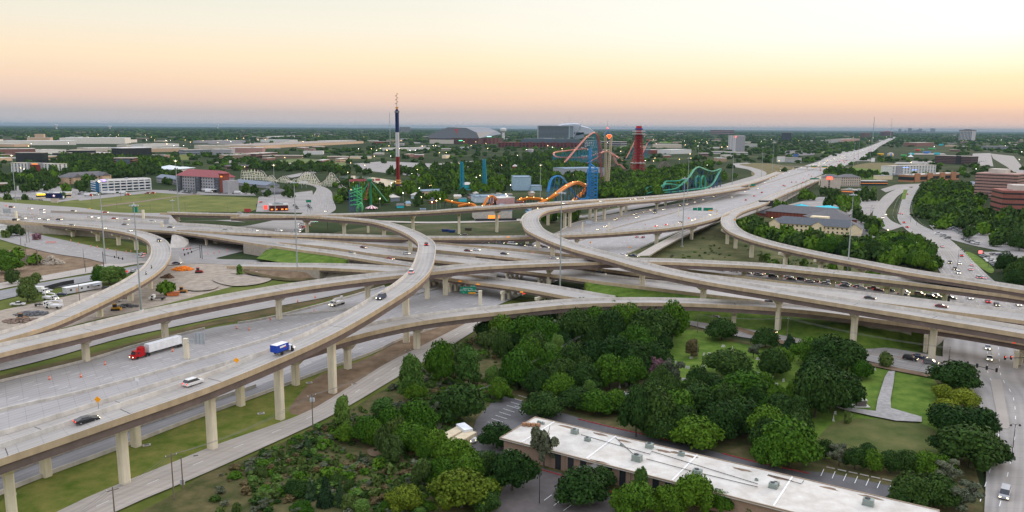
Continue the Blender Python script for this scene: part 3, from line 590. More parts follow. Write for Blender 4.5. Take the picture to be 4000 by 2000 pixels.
# = buildings
OCC=[]
def frame(Lp,Rp):
 a,b=G(*Lp),G(*Rp);d=b-a;w=float(np.hypot(d[0],d[1]));ang=math.atan2(d[1],d[0]);return a,w,ang
def occ_rect(a,w,ang,dep,y0=0):
 n1=max(1,int(w/12));n2=max(1,int(dep/12));ca,sa=math.cos(ang),math.sin(ang)
 for i in range(n1+1):
  for j in range(n2+1):
   x=w*i/n1;y=y0+dep*j/n2;OCC.append((a[0]+x*ca-y*sa,a[1]+x*sa+y*ca,9))
ROOFG=mat('pale_flat_roofing',(0.52,0.48,0.43),var=0.15,scale=0.08)
ROOFW=mat('white_membrane_roof',(0.60,0.59,0.56),var=0.12,scale=0.05)
ROOFD=mat('grey_shingle_roof',(0.13,0.125,0.13),var=0.15,scale=0.6)
ROOFB=mat('slate_blue_shingle_roof',(0.10,0.11,0.122),var=0.15,scale=0.6)
ROOFR=mat('red_metal_roof',(0.24,0.03,0.035),rough=0.45,var=0.12,scale=0.4)
def bld(name,label,Lp,Rp,ytop,depth,wall,roof=None,h=None,style='flat',floors=0,cols=0,wins='band',glass=None,rise=4.0,cat='building',units=0,wfr=0.5,hfr=0.5,group=None,side=True,over=0.0,z0=0.0):
 a,w,ang=frame(Lp,Rp);hh=h if h else max(2.5,ztop(a,ytop));root=empty(name,tuple(a),ang,label,cat,group)
 occ_rect(a,w,ang,depth);roof=roof or ROOFG;glass=glass or GLASS
 m=MB();m.prism([(0,0),(w,0),(w,depth),(0,depth)],-0.3,hh);part('wall',m,wall,root)
 m=MB()
 if style=='flat':
  m.prism([(0.4,0.4),(w-0.4,0.4),(w-0.4,depth-0.4),(0.4,depth-0.4)],hh+0.01,hh+0.12)
  for c,d in(((w/2,0.1),(w+0.6,0.5)),((w/2,depth-0.1),(w+0.6,0.5)),((0.0,depth/2),(0.5,depth-0.5)),((w,depth/2),(0.5,depth-0.5))):m.box((c[0],c[1],hh+0.35),(d[0],d[1],0.9))
  part('roof',m,roof,root)
 elif style in('hip','gable'):
  e=over+0.8;i_=depth/2 if style=='hip' else 0
  m.add([(-e,-e,hh),(w+e,-e,hh),(w+e,depth+e,hh),(-e,depth+e,hh),(i_,depth/2,hh+rise),(w-i_,depth/2,hh+rise)],[(0,1,5,4),(1,2,5),(2,3,4,5),(3,0,4),(3,2,1,0)])
  part('roof',m,roof,root)
 if floors and wins=='band':
  fh=hh/floors
  for k in range(floors):
   m=MB();m.prism([(-0.08,-0.08),(w+0.08,-0.08),(w+0.08,depth+0.08),(-0.08,depth+0.08)],fh*(k+0.5-hfr/2),fh*(k+0.5+hfr/2));part('window_band',m,glass,root)
 elif floors and wins=='grid':
  fh=hh/floors;cw=w/cols;me=None;nn=0
  spots=[(cw*(c+0.5),-0.06,fh*(f+0.52),0)for f in range(floors)for c in range(cols)]
  if side:
   ncs=max(1,int(depth/cw));dw=depth/ncs
   spots+=[(-0.06,dw*(c+0.5),fh*(f+0.52),math.pi/2)for f in range(floors)for c in range(ncs)]if proj(a)[0]>2000 else[(w+0.06,dw*(c+0.5),fh*(f+0.52),math.pi/2)for f in range(floors)for c in range(ncs)]
  for(x,y,z,r)in spots[:100]:
   if me is None:m=MB();m.box((0,0,0),(cw*wfr,0.12,fh*hfr));me=m.mesh('window',glass)
   link('window',me,root,(x,y,z),r)
 for k in range(units):
  m=MB();sx=random.uniform(1.5,4);m.box((random.uniform(3,w-3),random.uniform(2,max(2.1,depth-2)),hh+0.9),(sx,sx*0.8,1.8));part('rooftop_unit',m,METAL,root)
 return root,a,w,ang,hh
def sign_text(txt,size,mat_,parent,loc,rot=(math.pi/2,0,0),name='lettering',ext=0.03,align='CENTER'):
 c=bpy.data.curves.new(name,'FONT');c.body=txt;c.size=size;c.extrude=ext;c.align_x=align;c.align_y='CENTER'
 o=bpy.data.objects.new(name,c);COL.objects.link(o);bpy.context.view_layer.update()
 me=bpy.data.meshes.new_from_object(o);bpy.data.objects.remove(o);me.materials.append(mat_)
 o=link(name,me,parent,loc);o.rotation_euler=rot;return o
P_=plain
WG=P_('light_grey_render',(205,205,203));CRM=P_('cream_render',(222,205,172));TANW=P_('tan_render',(196,168,140));DKG=P_('dark_glass_wall',(48,50,56),rough=0.2,spec=0.6);GRW=P_('grey_render',(150,150,155));BLUW=P_('blue_render',(40,100,140));BRW=P_('brown_brick',(128,92,84));PINKT=P_('pinkish_concrete',(158,124,116))
REDB=P_('red_brown_brick',(125,66,54))
b,a,w,ang,hh=bld('hotel','white slab hotel with a maroon and grey centre at far left',(45,672),(228,678),637,18,WG,floors=6,cols=14,wins='grid',wfr=0.35,hfr=0.75)
m=MB();m.box((w*0.54,-0.6,hh*0.53),(w*0.32,1.6,hh*1.1));part('facade_panel',m,GRW,b)
m=MB();m.box((w*0.54,-1.5,hh*0.5),(w*0.22,0.5,hh*0.8));part('facade_panel',m,P_('maroon_panel',(120,48,44)),b)
m=MB();m.box((w*0.54,-1.9,hh*0.98),(w*0.13,0.3,1.4));part('lit_sign',m,LAMPO,b)
bld('office_building','wide black glass office block behind trees at far left',(64,640),(170,640),597,25,DKG,floors=5,glass=GLASS)
bld('office_building','low black glass office half hidden by trees',(206,620),(268,620),598,25,DKG,floors=4)
bld('office_building','dark office block with a pale roof edge beside the wooded strip',(270,616),(376,614),589,25,DKG,floors=3)
b,a,w,ang,hh=bld('office_building','black cube office with a white frame and white base',(480,626),(594,622),580,40,DKG,floors=6,hfr=0.85)
m=MB();m.box((w/2,20,hh+1.0),(w+2,42,1.6));part('roof_edge',m,WHITE,b)
m=MB();m.box((w/2,-1.5,2.0),(w+6,6,4));part('plinth',m,WHITE,b)
b,a,w,ang,hh=bld('office_building','glass fronted brick office with rounded end towers',(446,660),(520,660),618,28,BRICK,floors=5,roof=ROOFG)
m=MB();m.box((w/2,-0.8,hh*0.45),(w*0.74,1.8,hh*0.9));part('glass_front',m,GLASSB,b)
for x0,y0,x1,y1,yt in((264,716,330,718,692),(330,716,385,716,688),(385,712,436,708,690)):
 pass
b,a,w,ang,hh=bld('apartment_house','tan gabled apartment house with a grey roof beside the blue motel',(268,720),(436,708),694,22,TANW,roof=ROOFD,style='hip',rise=6,floors=3,cols=12,wins='grid',wfr=0.3)
for k in range(3):
 x=w*(0.15+0.33*k);m=MB();m.prism([(x-6,-5),(x+6,-5),(x+6,4),(x-6,4)],-0.3,hh);part('wing_wall',m,TANW,b)
 m=MB();m.add([(x-7,-6,hh),(x+7,-6,hh),(x+7,11,hh),(x-7,11,hh),(x,-6,hh+5),(x,11,hh+5)],[(0,1,4),(1,2,5,4),(2,3,5),(3,0,4,5),(3,2,1,0)]);part('gable_roof',m,ROOFD,b)
b,a,w,ang,hh=bld('motel','long white motel with blue ends and four rows of dark balconies',(396,752),(588,741),706,14,BLUW,roof=ROOFW,cat='motel',units=6)
fl=hh/4
for k in range(5):m=MB();m.box((w/2,-0.9,min(hh-0.5,fl*k+0.5)),(w+0.5,2.0,1.3));part('gallery_rail',m,WHITE,b)
for k in range(9):m=MB();m.box((w*k/8,-1.0,hh/2),(0.9,2.3,hh));part('pillar',m,WHITE,b)
m=MB()
for k in range(8):
 for f in range(4):
  mm=MB();mm.box((w*(k+0.5)/8,-0.05,fl*(f+0.62)),(w/8*0.62,0.16,fl*0.42));part('window',mm,GLASS,b)
m=MB();m.box((w*0.04,-1.2,hh+0.2),(w*0.08,2.4,2.4));part('lit_panel',m,glow('violet_glow',(0.5,0.35,1.0),1.5),b)
bld('motel_wing','short blue end wing of the motel facing the billboard',(356,744),(394,752),708,10,BLUW,roof=ROOFW,floors=4,glass=WHITE,hfr=0.3,cat='motel')
b,a,w,ang,hh=bld('hotel','six storey grey hotel with a long red metal roof and brick clock tower',(694,740),(866,752),685,20,GRW,roof=ROOFR,style='hip',rise=8,floors=5,cols=17,wins='grid',wfr=0.4,hfr=0.45,side=False,over=0.8)
for k in(0.06,0.5,0.93):
 m=MB();m.box((w*k,-0.9,hh/2),(w*0.11,1.8,hh));part('facade_bay',m,P_('charcoal_render',(72,72,78)),b)
 for f in range(5):
  m=MB();m.box((w*k,-1.86,hh*(f+0.5)/5),(w*0.05,0.15,hh*0.1));part('window',m,GLASSB,b)
m=MB();m.box((w+3.5,2,hh*0.62),(8,8,hh*1.24));part('tower',m,REDB,b)
m=MB();m.box((w+3.5,2,hh*1.24+0.6),(9.5,9.5,1.2));m.add([(w-1.6,-3.2,hh*1.24+1.2),(w+8.6,-3.2,hh*1.24+1.2),(w+8.6,7.2,hh*1.24+1.2),(w-1.6,7.2,hh*1.24+1.2),(w+3.5,2,hh*1.24+4)],[(0,1,4),(1,2,4),(2,3,4),(3,0,4)]);part('tower_roof',m,ROOFR,b)
m=MB();m.box((w+3.5,-2.1,hh*1.1),(3.4,0.3,1.5));part('lit_sign',m,LAMPO,b)
m=MB();m.box((w+12,4,hh*0.42),(9,16,hh*0.84));part('wing_wall',m,GRW,b)
m=MB();m.box((w*0.82,-6,3.6),(w*0.22,9,0.8));part('canopy',m,WHITE,b)
bld('long_house','long pale grey two storey block behind the red roofed hotel',(612,712),(690,722),692,14,GRW,roof=P_('grey_metal_roof',(120,128,140)),style='gable',rise=4,floors=2,cols=14,wins='grid',wfr=0.35)
bld('church_hall','white hall with a low spreading metal roof between the trees',(592,674),(674,676),660,40,WG,roof=P_('white_metal_roof',(205,212,214)),style='hip',rise=6,over=2)
bld('pavilion','small white pavilion with a low roof next to the white hall',(684,664),(726,666),655,18,WG,roof=P_('white_metal_roof',(205,212,214)),style='hip',rise=2,over=2)
b,a,w,ang,hh=bld('restaurant','low pale restaurant with a glowing yellow sign beside the billboard',(142,776),(279,772),758,16,CRM,roof=ROOFW,units=5,floors=1,hfr=0.35)
m=MB();m.box((w*0.15,-0.5,hh-0.6),(w*0.24,0.3,1.5));part('lit_sign',m,glow('yellow_glow',(1.0,0.62,0.03),1.6),b)
bld('shop_building','dark brown shop with lit windows at the left picture edge',(-60,748),(52,742),722,18,BRW,floors=1,glass=LAMPO,hfr=0.12)
bld('white_shed','low white shed roof at the left edge beyond the street',(-80,912),(28,902),893,12,WG,roof=ROOFW)
bld('white_shed','small white building at the left edge behind the round bushes',(-80,932),(46,920),912,8,WG,roof=ROOFW)
b,a,w,ang,hh=bld('restaurant','maroon sided restaurant with a white cluttered flat roof above the far flyover',(1054,826),(1126,824),803,16,P_('maroon_wall',(78,34,36)),roof=ROOFW,units=9)
for k in(0.12,0.35,0.68,0.9):m=MB();m.box((w*k,-0.1,1.8),(2.0,0.2,1.2));part('lit_window',m,LAMPO,b)
bld('grey_house','grey brick building with a hipped roof beside the wooden coaster',(1025,762),(1118,760),750,20,GRW,roof=ROOFD,style='hip',rise=4,floors=1,hfr=0.3)
bld('long_shed','long grey metal roofed shed to the right of the brick tower hotel',(908,722),(1040,735),712,20,GRW,roof=P_('grey_metal_roof',(120,128,140)),style='gable',rise=4)
rnd=random.Random(5)
def flat(label,L,R,yt,dep,wall,roof=None,name='warehouse',floors=0,units=4,group='flat roofed sheds in the left distance',**k):return bld(name,label,L,R,yt,dep,wall,roof=roof,floors=floors,units=units,group=group,cat='warehouse',**k)
flat('vast white factory hall at far left with a tan penthouse',(-400,570),(298,566),553,130,P_('factory_white',(215,210,200)),ROOFW,units=14)
flat('tan boxy penthouse tower rising from the white factory',(137,552),(172,552),524,40,TANW,units=0)
flat('tan stepped block on the factory roof line',(106,556),(196,556),538,60,TANW,units=0)
flat('long white windowless factory hall left of three masts',(234,562),(489,562),539,150,P_('factory_white',(215,210,200)),ROOFW,units=8)
flat('small white annexe at the right end of the factory hall',(487,558),(536,556),547,60,P_('factory_white',(215,210,200)),ROOFW,units=0)
flat('round edged tan tank building at the left edge',(-40,572),(56,574),562,60,TANW,units=0)
flat('brown strip mall under a flat pale roof at far left',(-30,606),(140,604),583,60,BRW,units=5)
flat('pale panel warehouse behind the black offices',(134,604),(260,600),588,70,WG,units=5)
flat('tan blank warehouse between the black cube and black office',(378,616),(478,612),599,80,TANW,units=4)
flat('long beige warehouse behind the black cube office',(344,592),(470,590),580,100,P_('beige_wall',(190,180,165)),units=4)
flat('long tan warehouse to the right of the black cube',(595,594),(735,592),580,90,TANW,units=4)
flat('glass fronted grey showroom with a green awning',(722,604),(826,602),586,40,GRW,floors=2,units=3,glass=GLASSB)
flat('large grey retail block with blue stripe',(826,606),(905,606),584,60,GRW,units=4)
flat('very long pale retail shed right of the blue stripe block',(890,600),(1026,600),578,70,PINKT,units=6)
flat('brown two storey office with dark window strips',(878,621),(980,619),607,40,TANW,floors=2,units=2)
flat('flat beige store under yellow street lights',(780,582),(990,580),569,80,P_('beige_wall',(190,180,165)),units=5)
flat('immense flat roofed warehouse with a brown wall',(1000,582),(1420,560),570,190,TANW,P_('brownish_roof',(150,138,128)),units=16)
flat('white box store behind the immense warehouse',(1018,556),(1130,558),545,60,WG,ROOFW,units=3)
flat('blue white store beside the white box store',(1114,566),(1196,564),556,40,P_('bluewhite',(180,195,205)),units=2)
flat('pale distribution shed with lit doors',(1276,560),(1392,558),550,60,WG,ROOFW,units=4)
flat('small maroon shed with a white roof left of the tall tower',(1466,560),(1525,560),553,30,REDB,ROOFW,units=1)
flat('brown office park block with shrubs in front',(1000,618),(1085,612),601,40,BRW,floors=2,units=3)
flat('low tan office court behind the green field',(1024,618),(1180,618),608,30,TANW,floors=1,units=3)
flat('white long shed behind the trees left of the tower',(1185,604),(1262,604),592,50,WG,units=3)
flat('beige low classroom blocks by the green field',(1278,622),(1360,622),612,30,TANW,floors=1,units=2)
flat('pale yellow low store row left of the tower',(1366,620),(1450,620),612,30,CRM,units=2)
flat('long pale shed to the right of the tower with an orange edge',(1516,590),(1680,586),580,50,WG,ROOFG,units=5)
flat('white low block in front of the ballpark',(1680,560),(1772,562),549,40,CRM,units=2)
flat('grey brown factory shed before the woods at centre left',(780,560),(960,558),551,60,GRW,units=5)
flat('pale hangar near the horizon left of the tower',(1066,538),(1152,536),533,60,WG,ROOFW,units=0)
flat('pink tan strip in the left distance',(560,616),(640,618),605,20,PINKT,units=1)
flat('wide pale store with a flat roof left of the amusement trees',(560,575),(700,572),564,70,WG,units=4)
flat('brown roofed school behind the red roof hotel',(887,662),(1000,660),650,40,BRW,ROOFD,units=2,floors=1)
b,a,w,ang,hh=bld('inn','cream two storey inn with a slate blue roof beside the woodland',(3004,896),(3352,922),868,17,CRM,roof=ROOFB,style='hip',rise=5,floors=2,cols=20,wins='grid',wfr=0.38,hfr=0.42,over=0.3)
for k in(0.06,0.56,0.96):
 x=w*k;m=MB();m.add([(x-4.5,-1.4,-0.3),(x+4.5,-1.4,-0.3),(x+4.5,-1.4,hh),(x,-1.4,hh+3),(x-4.5,-1.4,hh),(x-4.5,3,-0.3),(x+4.5,3,-0.3),(x+4.5,3,hh),(x,3,hh+3),(x-4.5,3,hh)],[(0,1,2,3,4),(9,8,7,6,5),(1,6,7,2),(5,0,4,9)]);part('gable_wall',m,CRM,b)
 m=MB();m.add([(x-5.2,-1.9,hh-0.4),(x+5.2,-1.9,hh-0.4),(x,-1.9,hh+3.2),(x-5.2,9,hh-0.4),(x+5.2,9,hh-0.4),(x,9,hh+3.2)],[(0,2,5,3),(2,1,4,5)]);part('gable_roof',m,ROOFB,b)
m=MB();m.box((w*0.53,14,hh*0.75+1.5),(13,9,hh*1.5+3));part('tower_wall',m,CRM,b)
b,a,w,ang,hh=bld('inn','long red brick lodge with a brown shingle roof behind the cream inn',(2990,848),(3290,872),824,20,REDB,roof=ROOFD,style='hip',rise=6,floors=3,cols=22,wins='grid',wfr=0.25,hfr=0.35)
b2,a,w,ang,hh=bld('inn_wing','brick wing of the lodge with a large brown hipped roof',(3190,892),(3345,893),858,30,REDB,roof=ROOFD,style='hip',rise=7,cat='inn')
bld('brown_house','brown roofed lodge end behind the trees left of the lamps',(2952,840),(3030,850),832,22,REDB,roof=ROOFD,style='hip',rise=5)
for i_,(l,r_)in enumerate((((3124,818),(3166,817)),((3200,828),(3278,822)))):
 bld('restaurant',('small' if i_==0 else 'wide')+' building with a bright turquoise roof in the car park',l,r_,l[1]-7,14,P_('turquoise_roof',(60,190,205)),roof=P_('turquoise_roof',(60,190,205)),style='hip',rise=2.4)
b,a,w,ang,hh=bld('hotel','pale stone hotel with a glowing red sign beside the interstate',(3208,735),(3282,737),692,18,P_('pale_stone',(190,178,165)),roof=ROOFD,style='hip',rise=4)
m=MB();m.box((w*0.4,-0.3,hh*0.93),(w*0.3,0.5,3.2));part('lit_sign',m,LAMPR,b)
for k in range(4):m=MB();m.box((w*0.4,-0.1,hh*(0.15+k*0.17)),(2.2,0.2,1.6));part('window',m,GLASS,b)
bld('hotel_wing','brick and stone wing of the hotel with the red sign',(3284,728),(3360,728),692,20,P_('pale_stone',(190,178,165)),roof=ROOFD,style='hip',rise=4,floors=4,cols=9,wins='grid',wfr=0.35,cat='hotel')
b,a,w,ang,hh=bld('hotel','white modern hotel with grey end panels and blue light strips',(3482,686),(3654,680),650,22,WG,roof=ROOFG,floors=6,cols=15,wins='grid',wfr=0.4,hfr=0.45,side=False)
m=MB();m.box((w*0.15,-0.6,hh/2),(w*0.12,1.4,hh+2));part('facade_panel',m,GRW,b)
m=MB();m.box((w*0.27,-1.0,hh*0.12),(w*0.5,3,2.5));part('plinth',m,GRW,b)
for k in(0.3,0.5):m=MB();m.box((w*k,-0.3,hh*(0.85 if k<0.4 else 0.55)),(w*0.14,0.2,0.5));part('light_strip',m,glow('blue_glow',(0.25,0.4,1.0),2),b)
b,a,w,ang,hh=bld('restaurant_row','tan brick restaurant row with arched entrances below the white hotel',(3560,712),(3745,702),685,22,P_('tan_store',(165,118,88)),floors=1,hfr=0.5,wfr=0.5,units=6)
for k in(0.1,0.36,0.62,0.86):m=MB();m.box((w*k,-0.8,hh*0.62),(w*0.1,2,hh*1.24));part('entrance_tower',m,P_('tan_store',(165,118,88)),b)
bld('restaurant','low dark pavilion with a white winged roof beside the avenue',(3368,724),(3466,724),708,16,P_('dark_teal_wall',(40,52,58)),roof=ROOFW,floors=1,glass=LAMPO,hfr=0.06)
bld('shop_building','low brown shops with orange lit fronts near the avenue',(3285,752),(3372,758),741,18,BRW,floors=1,glass=LAMPO,hfr=0.12,units=5)
bld('shop_building','cream shop beside the white hotel',(3432,702),(3486,702),688,16,CRM,units=1)
b,a,w,ang,hh=bld('office_building','brown banded office block in front of the big car park',(3650,638),(3792,644),607,30,P_('dark_brown_stone',(92,72,72)),floors=5,hfr=0.4)
m=MB();m.box((w*0.66,-0.5,hh/2),(w*0.13,2,hh+2));part('glass_core',m,GLASS,b)
def oct_office(label,Lp,Rp,yt,dep,nf,wallm,ch=6,pent=True):
 a,w,ang=frame(Lp,Rp);hh=ztop(a,yt);root=empty('office_tower',tuple(a),ang,label,'office building');occ_rect(a,w,ang,dep)
 ch=3;P=[(ch,0),(w-ch,0),(w,ch),(w,dep-ch),(w-ch,dep),(ch,dep),(0,dep-ch),(0,ch)]
 m=MB();m.prism(P,-0.3,hh);part('wall',m,wallm,root)
 cx_,cy_=w/2,dep/2
 Q=[(cx_+(x-cx_)*(1+0.3/w),cy_+(y-cy_)*(1+0.3/dep))for x,y in P]
 for k in range(nf):m=MB();m.prism(Q,hh*(k+0.32)/nf,hh*(k+0.62)/nf);part('window_band',m,GLASS,root)
 if pent:m=MB();m.box((w*0.45,dep*0.5,hh+2.5),(w*0.4,dep*0.5,5));part('penthouse',m,ROOFG,root)
 return root,a,w,ang,hh
oct_office('large pinkish brown octagonal office with dark window bands at right',(3800,768),(3964,778),675,42,8,PINKT)
b,a,w,ang,hh=oct_office('red brown stepped office with a pale roof at the right edge',(3914,828),(4120,834),745,40,4,P_('red_brown_stone',(138,84,74)))
bld('shop_building','orange brick building at the right edge behind the octagonal office',(3984,722),(4060,722),688,20,P_('orange_brick',(170,110,80)),floors=3)
bld('pool_hall','round cornered white building between the trees and the octagonal office',(3752,730),(3800,734),715,20,WG,roof=P_('grey_metal_roof',(120,128,140)),style='hip',rise=3)
b,a,w,ang,hh=bld('hotel_tower','twin slab white tower with small red signs left of the interstate',(2843,592),(2874,594),530,26,P_('tower_white',(200,198,200)),floors=15,cols=3,wins='grid',wfr=0.75,hfr=0.32,side=False,glass=GLASSB)
m=MB();m.box((w+7,8,hh/2-0.3),(12,30,hh+3));part('stair_slab',m,P_('tower_white',(200,198,200)),b)
m=MB();m.box((w+18,6,hh/2),(10,30,hh));part('wing_wall',m,GRW,b)
m=MB();m.box((w+12,-9.2,hh-3),(6,0.4,4));part('lit_sign',m,LAMPR,b)
bld('podium_building','low white podium in front of the twin slab tower',(2780,600),(2900,604),591,30,WG,floors=1,hfr=0.3)
bld('office_building','low white three storey office beside the twin slab tower',(2898,575),(2958,574),563,30,WG,floors=3,hfr=0.35)
bld('office_tower','dark glass tower standing alone above the trees',(3061,552),(3090,552),518,25,P_('dark_blue_glass',(58,66,86),rough=0.3),floors=9,cat='office building')
b,a,w,ang,hh=bld('hotel_tower','broad white ribbed tower near the horizon at right lit from below',(3744,550),(3794,551),510,40,P_('ribbed_white',(188,184,184)),floors=0)
for k in range(9):m=MB();m.box((w*(k+0.5)/9,-0.6,hh*0.48),(w/9*0.45,1.2,hh*0.9));part('window_strip',m,GLASSB,b)
m=MB();m.box((w/2,20,hh+3),(w+4,44,6));part('roof_crown',m,P_('bronze_roof',(104,98,100)),b)
m=MB();m.box((w/2,20,hh+8),(w*0.4,20,5));part('penthouse',m,P_('bronze_roof',(104,98,100)),b)
b,a,w,ang,hh=bld('office_building','dark red stepped building with a pyramid roof near the interstate vanishing point',(3452,534),(3488,534),515,50,P_('dusky_red',(110,70,74)),floors=5)
m=MB();m.prism([(8,8),(w-8,8),(w-8,42),(8,42)],hh,hh+14,top=[(w/2-3,23),(w/2+3,23),(w/2+3,27),(w/2-3,27)]);part('roof',m,P_('dusky_red',(110,70,74)),b)
bld('office_building','brown banded tower block left of the dark red pyramid building',(3374,541),(3398,541),519,40,BRW,floors=7)
bld('office_building','white banded low building beside the interstate in the distance',(3245,558),(3284,558),546,50,WG,floors=3,hfr=0.35)
bld('warehouse','long red roofed shed beside the white banded building',(3284,556),(3358,553),544,60,PINKT)
bld('warehouse','white box building with a pale metal side in front of the far woods',(2568,578),(2662,578),564,50,P_('beige_wall',(190,180,165)),roof=ROOFW)
bld('warehouse','long red brick shed to the right of the red lattice tower',(2530,600),(2620,600),586,60,REDB)
bld('warehouse','white flat store beside the red brick shed',(2620,602),(2700,600),586,60,WG,roof=ROOFW)
bld('office_building','pinkish brick hospital blocks far off above the trees',(2774,526),(2850,528),507,60,P_('dusky_pink',(140,108,108)),floors=3)
bld('office_building','grey banded office block on the horizon left of the ballpark',(1568,518),(1603,518),496,40,GRW,floors=8)
bld('glass_office','long low glass office far off at right',(3854,585),(3938,585),571,30,GRW,floors=2,glass=GLASSB,hfr=0.6)
bld('warehouse','flat brown store right of the water slides',(3580,572),(3648,570),558,60,BRW)
b,a,w,ang,hh=bld('sign_building','white entrance building with a round emblem panel beside the far bridge',(3041,634),(3066,634),612,10,WG)
bld('hotel','white balcony hotel behind the round emblem panel',(3066,634),(3122,636),616,12,WG,floors=4,glass=GLASS,hfr=0.3)
bld('theatre','pale blue stepped show building among the park trees',(2006,744),(2074,744),693,34,P_('pale_blue_wall',(150,175,192)),roof=P_('pale_blue_roof',(130,150,165)))
bld('theatre_wing','lower pale blue wing joined to the show building',(2074,745),(2116,745),728,24,P_('pale_blue_wall',(150,175,192)),roof=P_('pale_blue_roof',(130,150,165)),cat='theatre')
bld('show_building','large windowless grey hall behind the blue coaster tower',(2208,694),(2362,690),660,40,P_('grey_hall',(150,156,162)),roof=P_('pale_blue_roof',(130,150,165)))
bld('park_building','low grey park building with a slanting roof and white vents',(1856,792),(1990,790),770,26,P_('bluewhite',(180,195,205)),roof=P_('pale_blue_roof',(130,150,165)),units=5)
bld('park_building','pink fronted park building with blue neon',(1952,800),(2010,796),776,18,P_('rose_wall',(190,150,150)),roof=ROOFW)
bld('park_building','small grey pavilion in front of the green swing ride',(1526,788),(1562,786),772,14,P_('grey_metal_roof',(120,128,140)),style='hip',rise=3)
bld('park_building','tan theatre with small cupolas among dense trees',(1655,764),(1748,760),748,22,TANW,roof=P_('pale_blue_roof',(130,150,165)))
bld('park_building','little blue and orange house at the edge of the park',(1606,776),(1640,776),762,10,P_('bluewhite',(180,195,205)),style='hip',rise=3)
bld('park_building','turquoise roofed ride station left of the blue towers',(1815,736),(1862,734),722,18,P_('turquoise_roof',(60,190,205)),style='hip',rise=3)
bld('park_building','red and white clock house in the park trees',(2004,672),(2022,672),650,8,P_('rose_red',(150,60,60)),style='hip',rise=4)
bld('park_building','white low building under the middle flyover with a dark fence',(2100,860),(2130,860),850,12,WG)
b,a,w,ang,hh=bld('theatre','white building with large painted letters behind the far flyover piers',(1856,858),(2000,856),826,22,P_('cream_gray',(186,180,170)),roof=P_('pale_blue_roof',(130,150,165)),units=3)
m=MB();m.box((w*0.5,-0.1,2.2),(w*0.3,0.2,3));part('lit_window',m,LAMPO,b)
m=MB();m.box((w*0.5,-14,1.2),(w*1.1,0.2,2.4));part('fence',m,DARKM,b)
br_=random.Random(77);PAL=[(WG,'white'),(CRM,'cream'),(TANW,'tan'),(GRW,'grey'),(PINKT,'pinkish'),(BRW,'brown'),(P_('beige_wall',(0,0,0)),'beige')]
def free_b(g,r):return not any(math.hypot(g[0]-o[0],g[1]-o[1])<o[2]+r for o in OCC)
for i in range(230):
 x=br_.uniform(-150,4150);y=br_.choice([br_.uniform(512,560),br_.uniform(535,600),br_.uniform(590,680)])+max(0,(x-2000)*.006)
 if(1300<x<2850 and y>640)or(2870<x<3560 and y>540)or(180<x<900 and y>600)or(3540<x and y>600):continue
 w=br_.uniform(14,46)*(1.4 if y<560 else.9);g=G(x,y)
 if not free_b(g,30*g[1]/2000):continue
 wm,cn=br_.choice(PAL);k=ppm(g);hpx=max(2.5,br_.uniform(4,9)*k)
 bld('building','small %s flat roofed building in the %s distance'%(cn,'left' if x<1400 else 'middle' if x<2700 else 'right'),(x,y),(x+w,y+.2),y-hpx,br_.uniform(25,60),wm,roof=br_.choice([ROOFG,ROOFW,ROOFW]),floors=0 if br_.random()<.5 else br_.choice([1,2,3]),hfr=.35,group='small buildings of the distant town')
for i in range(40):
 x=br_.uniform(1480,2110);y=br_.uniform(752,845)
 if x<1600 and y>835:continue
 g=G(x,y)
 if not free_b(g,4):continue
 nm_,rgb=br_.choice([('rose_wall',(190,150,150)),('bluewhite',(180,195,205)),('tan_render',0),('cream_render',0),('grey_metal_roof',0),('turquoise_roof',0),('rose_red',(150,60,60))])
 bld('park_building','%s walled little building in the theme park'%{'rose_wall':'pink','bluewhite':'pale blue','tan_render':'tan','cream_render':'cream','grey_metal_roof':'grey','turquoise_roof':'turquoise','rose_red':'red'}[nm_],(x,y),(x+br_.uniform(12,34),y-.3),y-br_.uniform(7,15),br_.uniform(6,12),P_(nm_,rgb or(180,180,180)),roof=br_.choice([ROOFG,ROOFD,P_('pale_blue_roof',(130,150,165))]),style=br_.choice(['hip','gable','flat']),rise=br_.uniform(1.5,3.5),group='small theme park buildings')
for i_,(x,y,w_,yt)in enumerate(((3492,505,9,494),(3531,505,12,491),(3546,505,20,500),(3563,505,12,497),(3572,505,10,493),(3585,505,14,501),(3619,506,15,492),(3515,505,8,500))):
 d=21000+i_*150;dx=(x-2000)/3080*d;k=3080/d;wm=w_/k;hm=max(25,(509.5-yt)/k*1.0)
 lab=['slim tower at the left end of the hazy skyline','tallest hazy block in the skyline','low spread of hazy blocks in the skyline middle','short hazy block beside the slim middle tower','slim middle tower of the hazy skyline','low hazy block right of the middle tower','broad hazy tower at the right end of the skyline','small hazy block between the two left towers'][i_]
 m=MB();m.box((0,0,hm/2),(wm,wm*0.6,hm));m.box((0,0,hm+2),(wm*0.5,wm*0.3,8));thing1('skyscraper',m,P_('skyline_concrete',(120,124,132)),lab,'skyscraper','far city skyline',(dx,d,0))
HR=4.6
cA,cB,cC=G(2093,1634,HR),G(2013,1720,HR),G(3525,1966,HR)
dx_=cC-cA;w=float(np.hypot(dx_[0],dx_[1]));ang=math.atan2(dx_[1],dx_[0]);ca_,sa_=math.cos(ang),math.sin(ang)
dep=abs((cA-cB)[0]*-sa_+(cA-cB)[1]*ca_)
org=cA-np.array([-sa_,ca_,0])*dep;w+=6
office=empty('flat_roofed_office',(org[0],org[1],0),ang,'long single storey brown brick building with a stained white flat roof in front','building')
occ_rect(org,w,ang,dep)
def loc2(px,py,z=HR):
 p=G(px,py,z)-org;return p[0]*ca_+p[1]*sa_,-p[0]*sa_+p[1]*ca_
BRK=bpy.data.materials.new('buff_brick');BRK.use_nodes=True;_n=BRK.node_tree.nodes;_l=BRK.node_tree.links
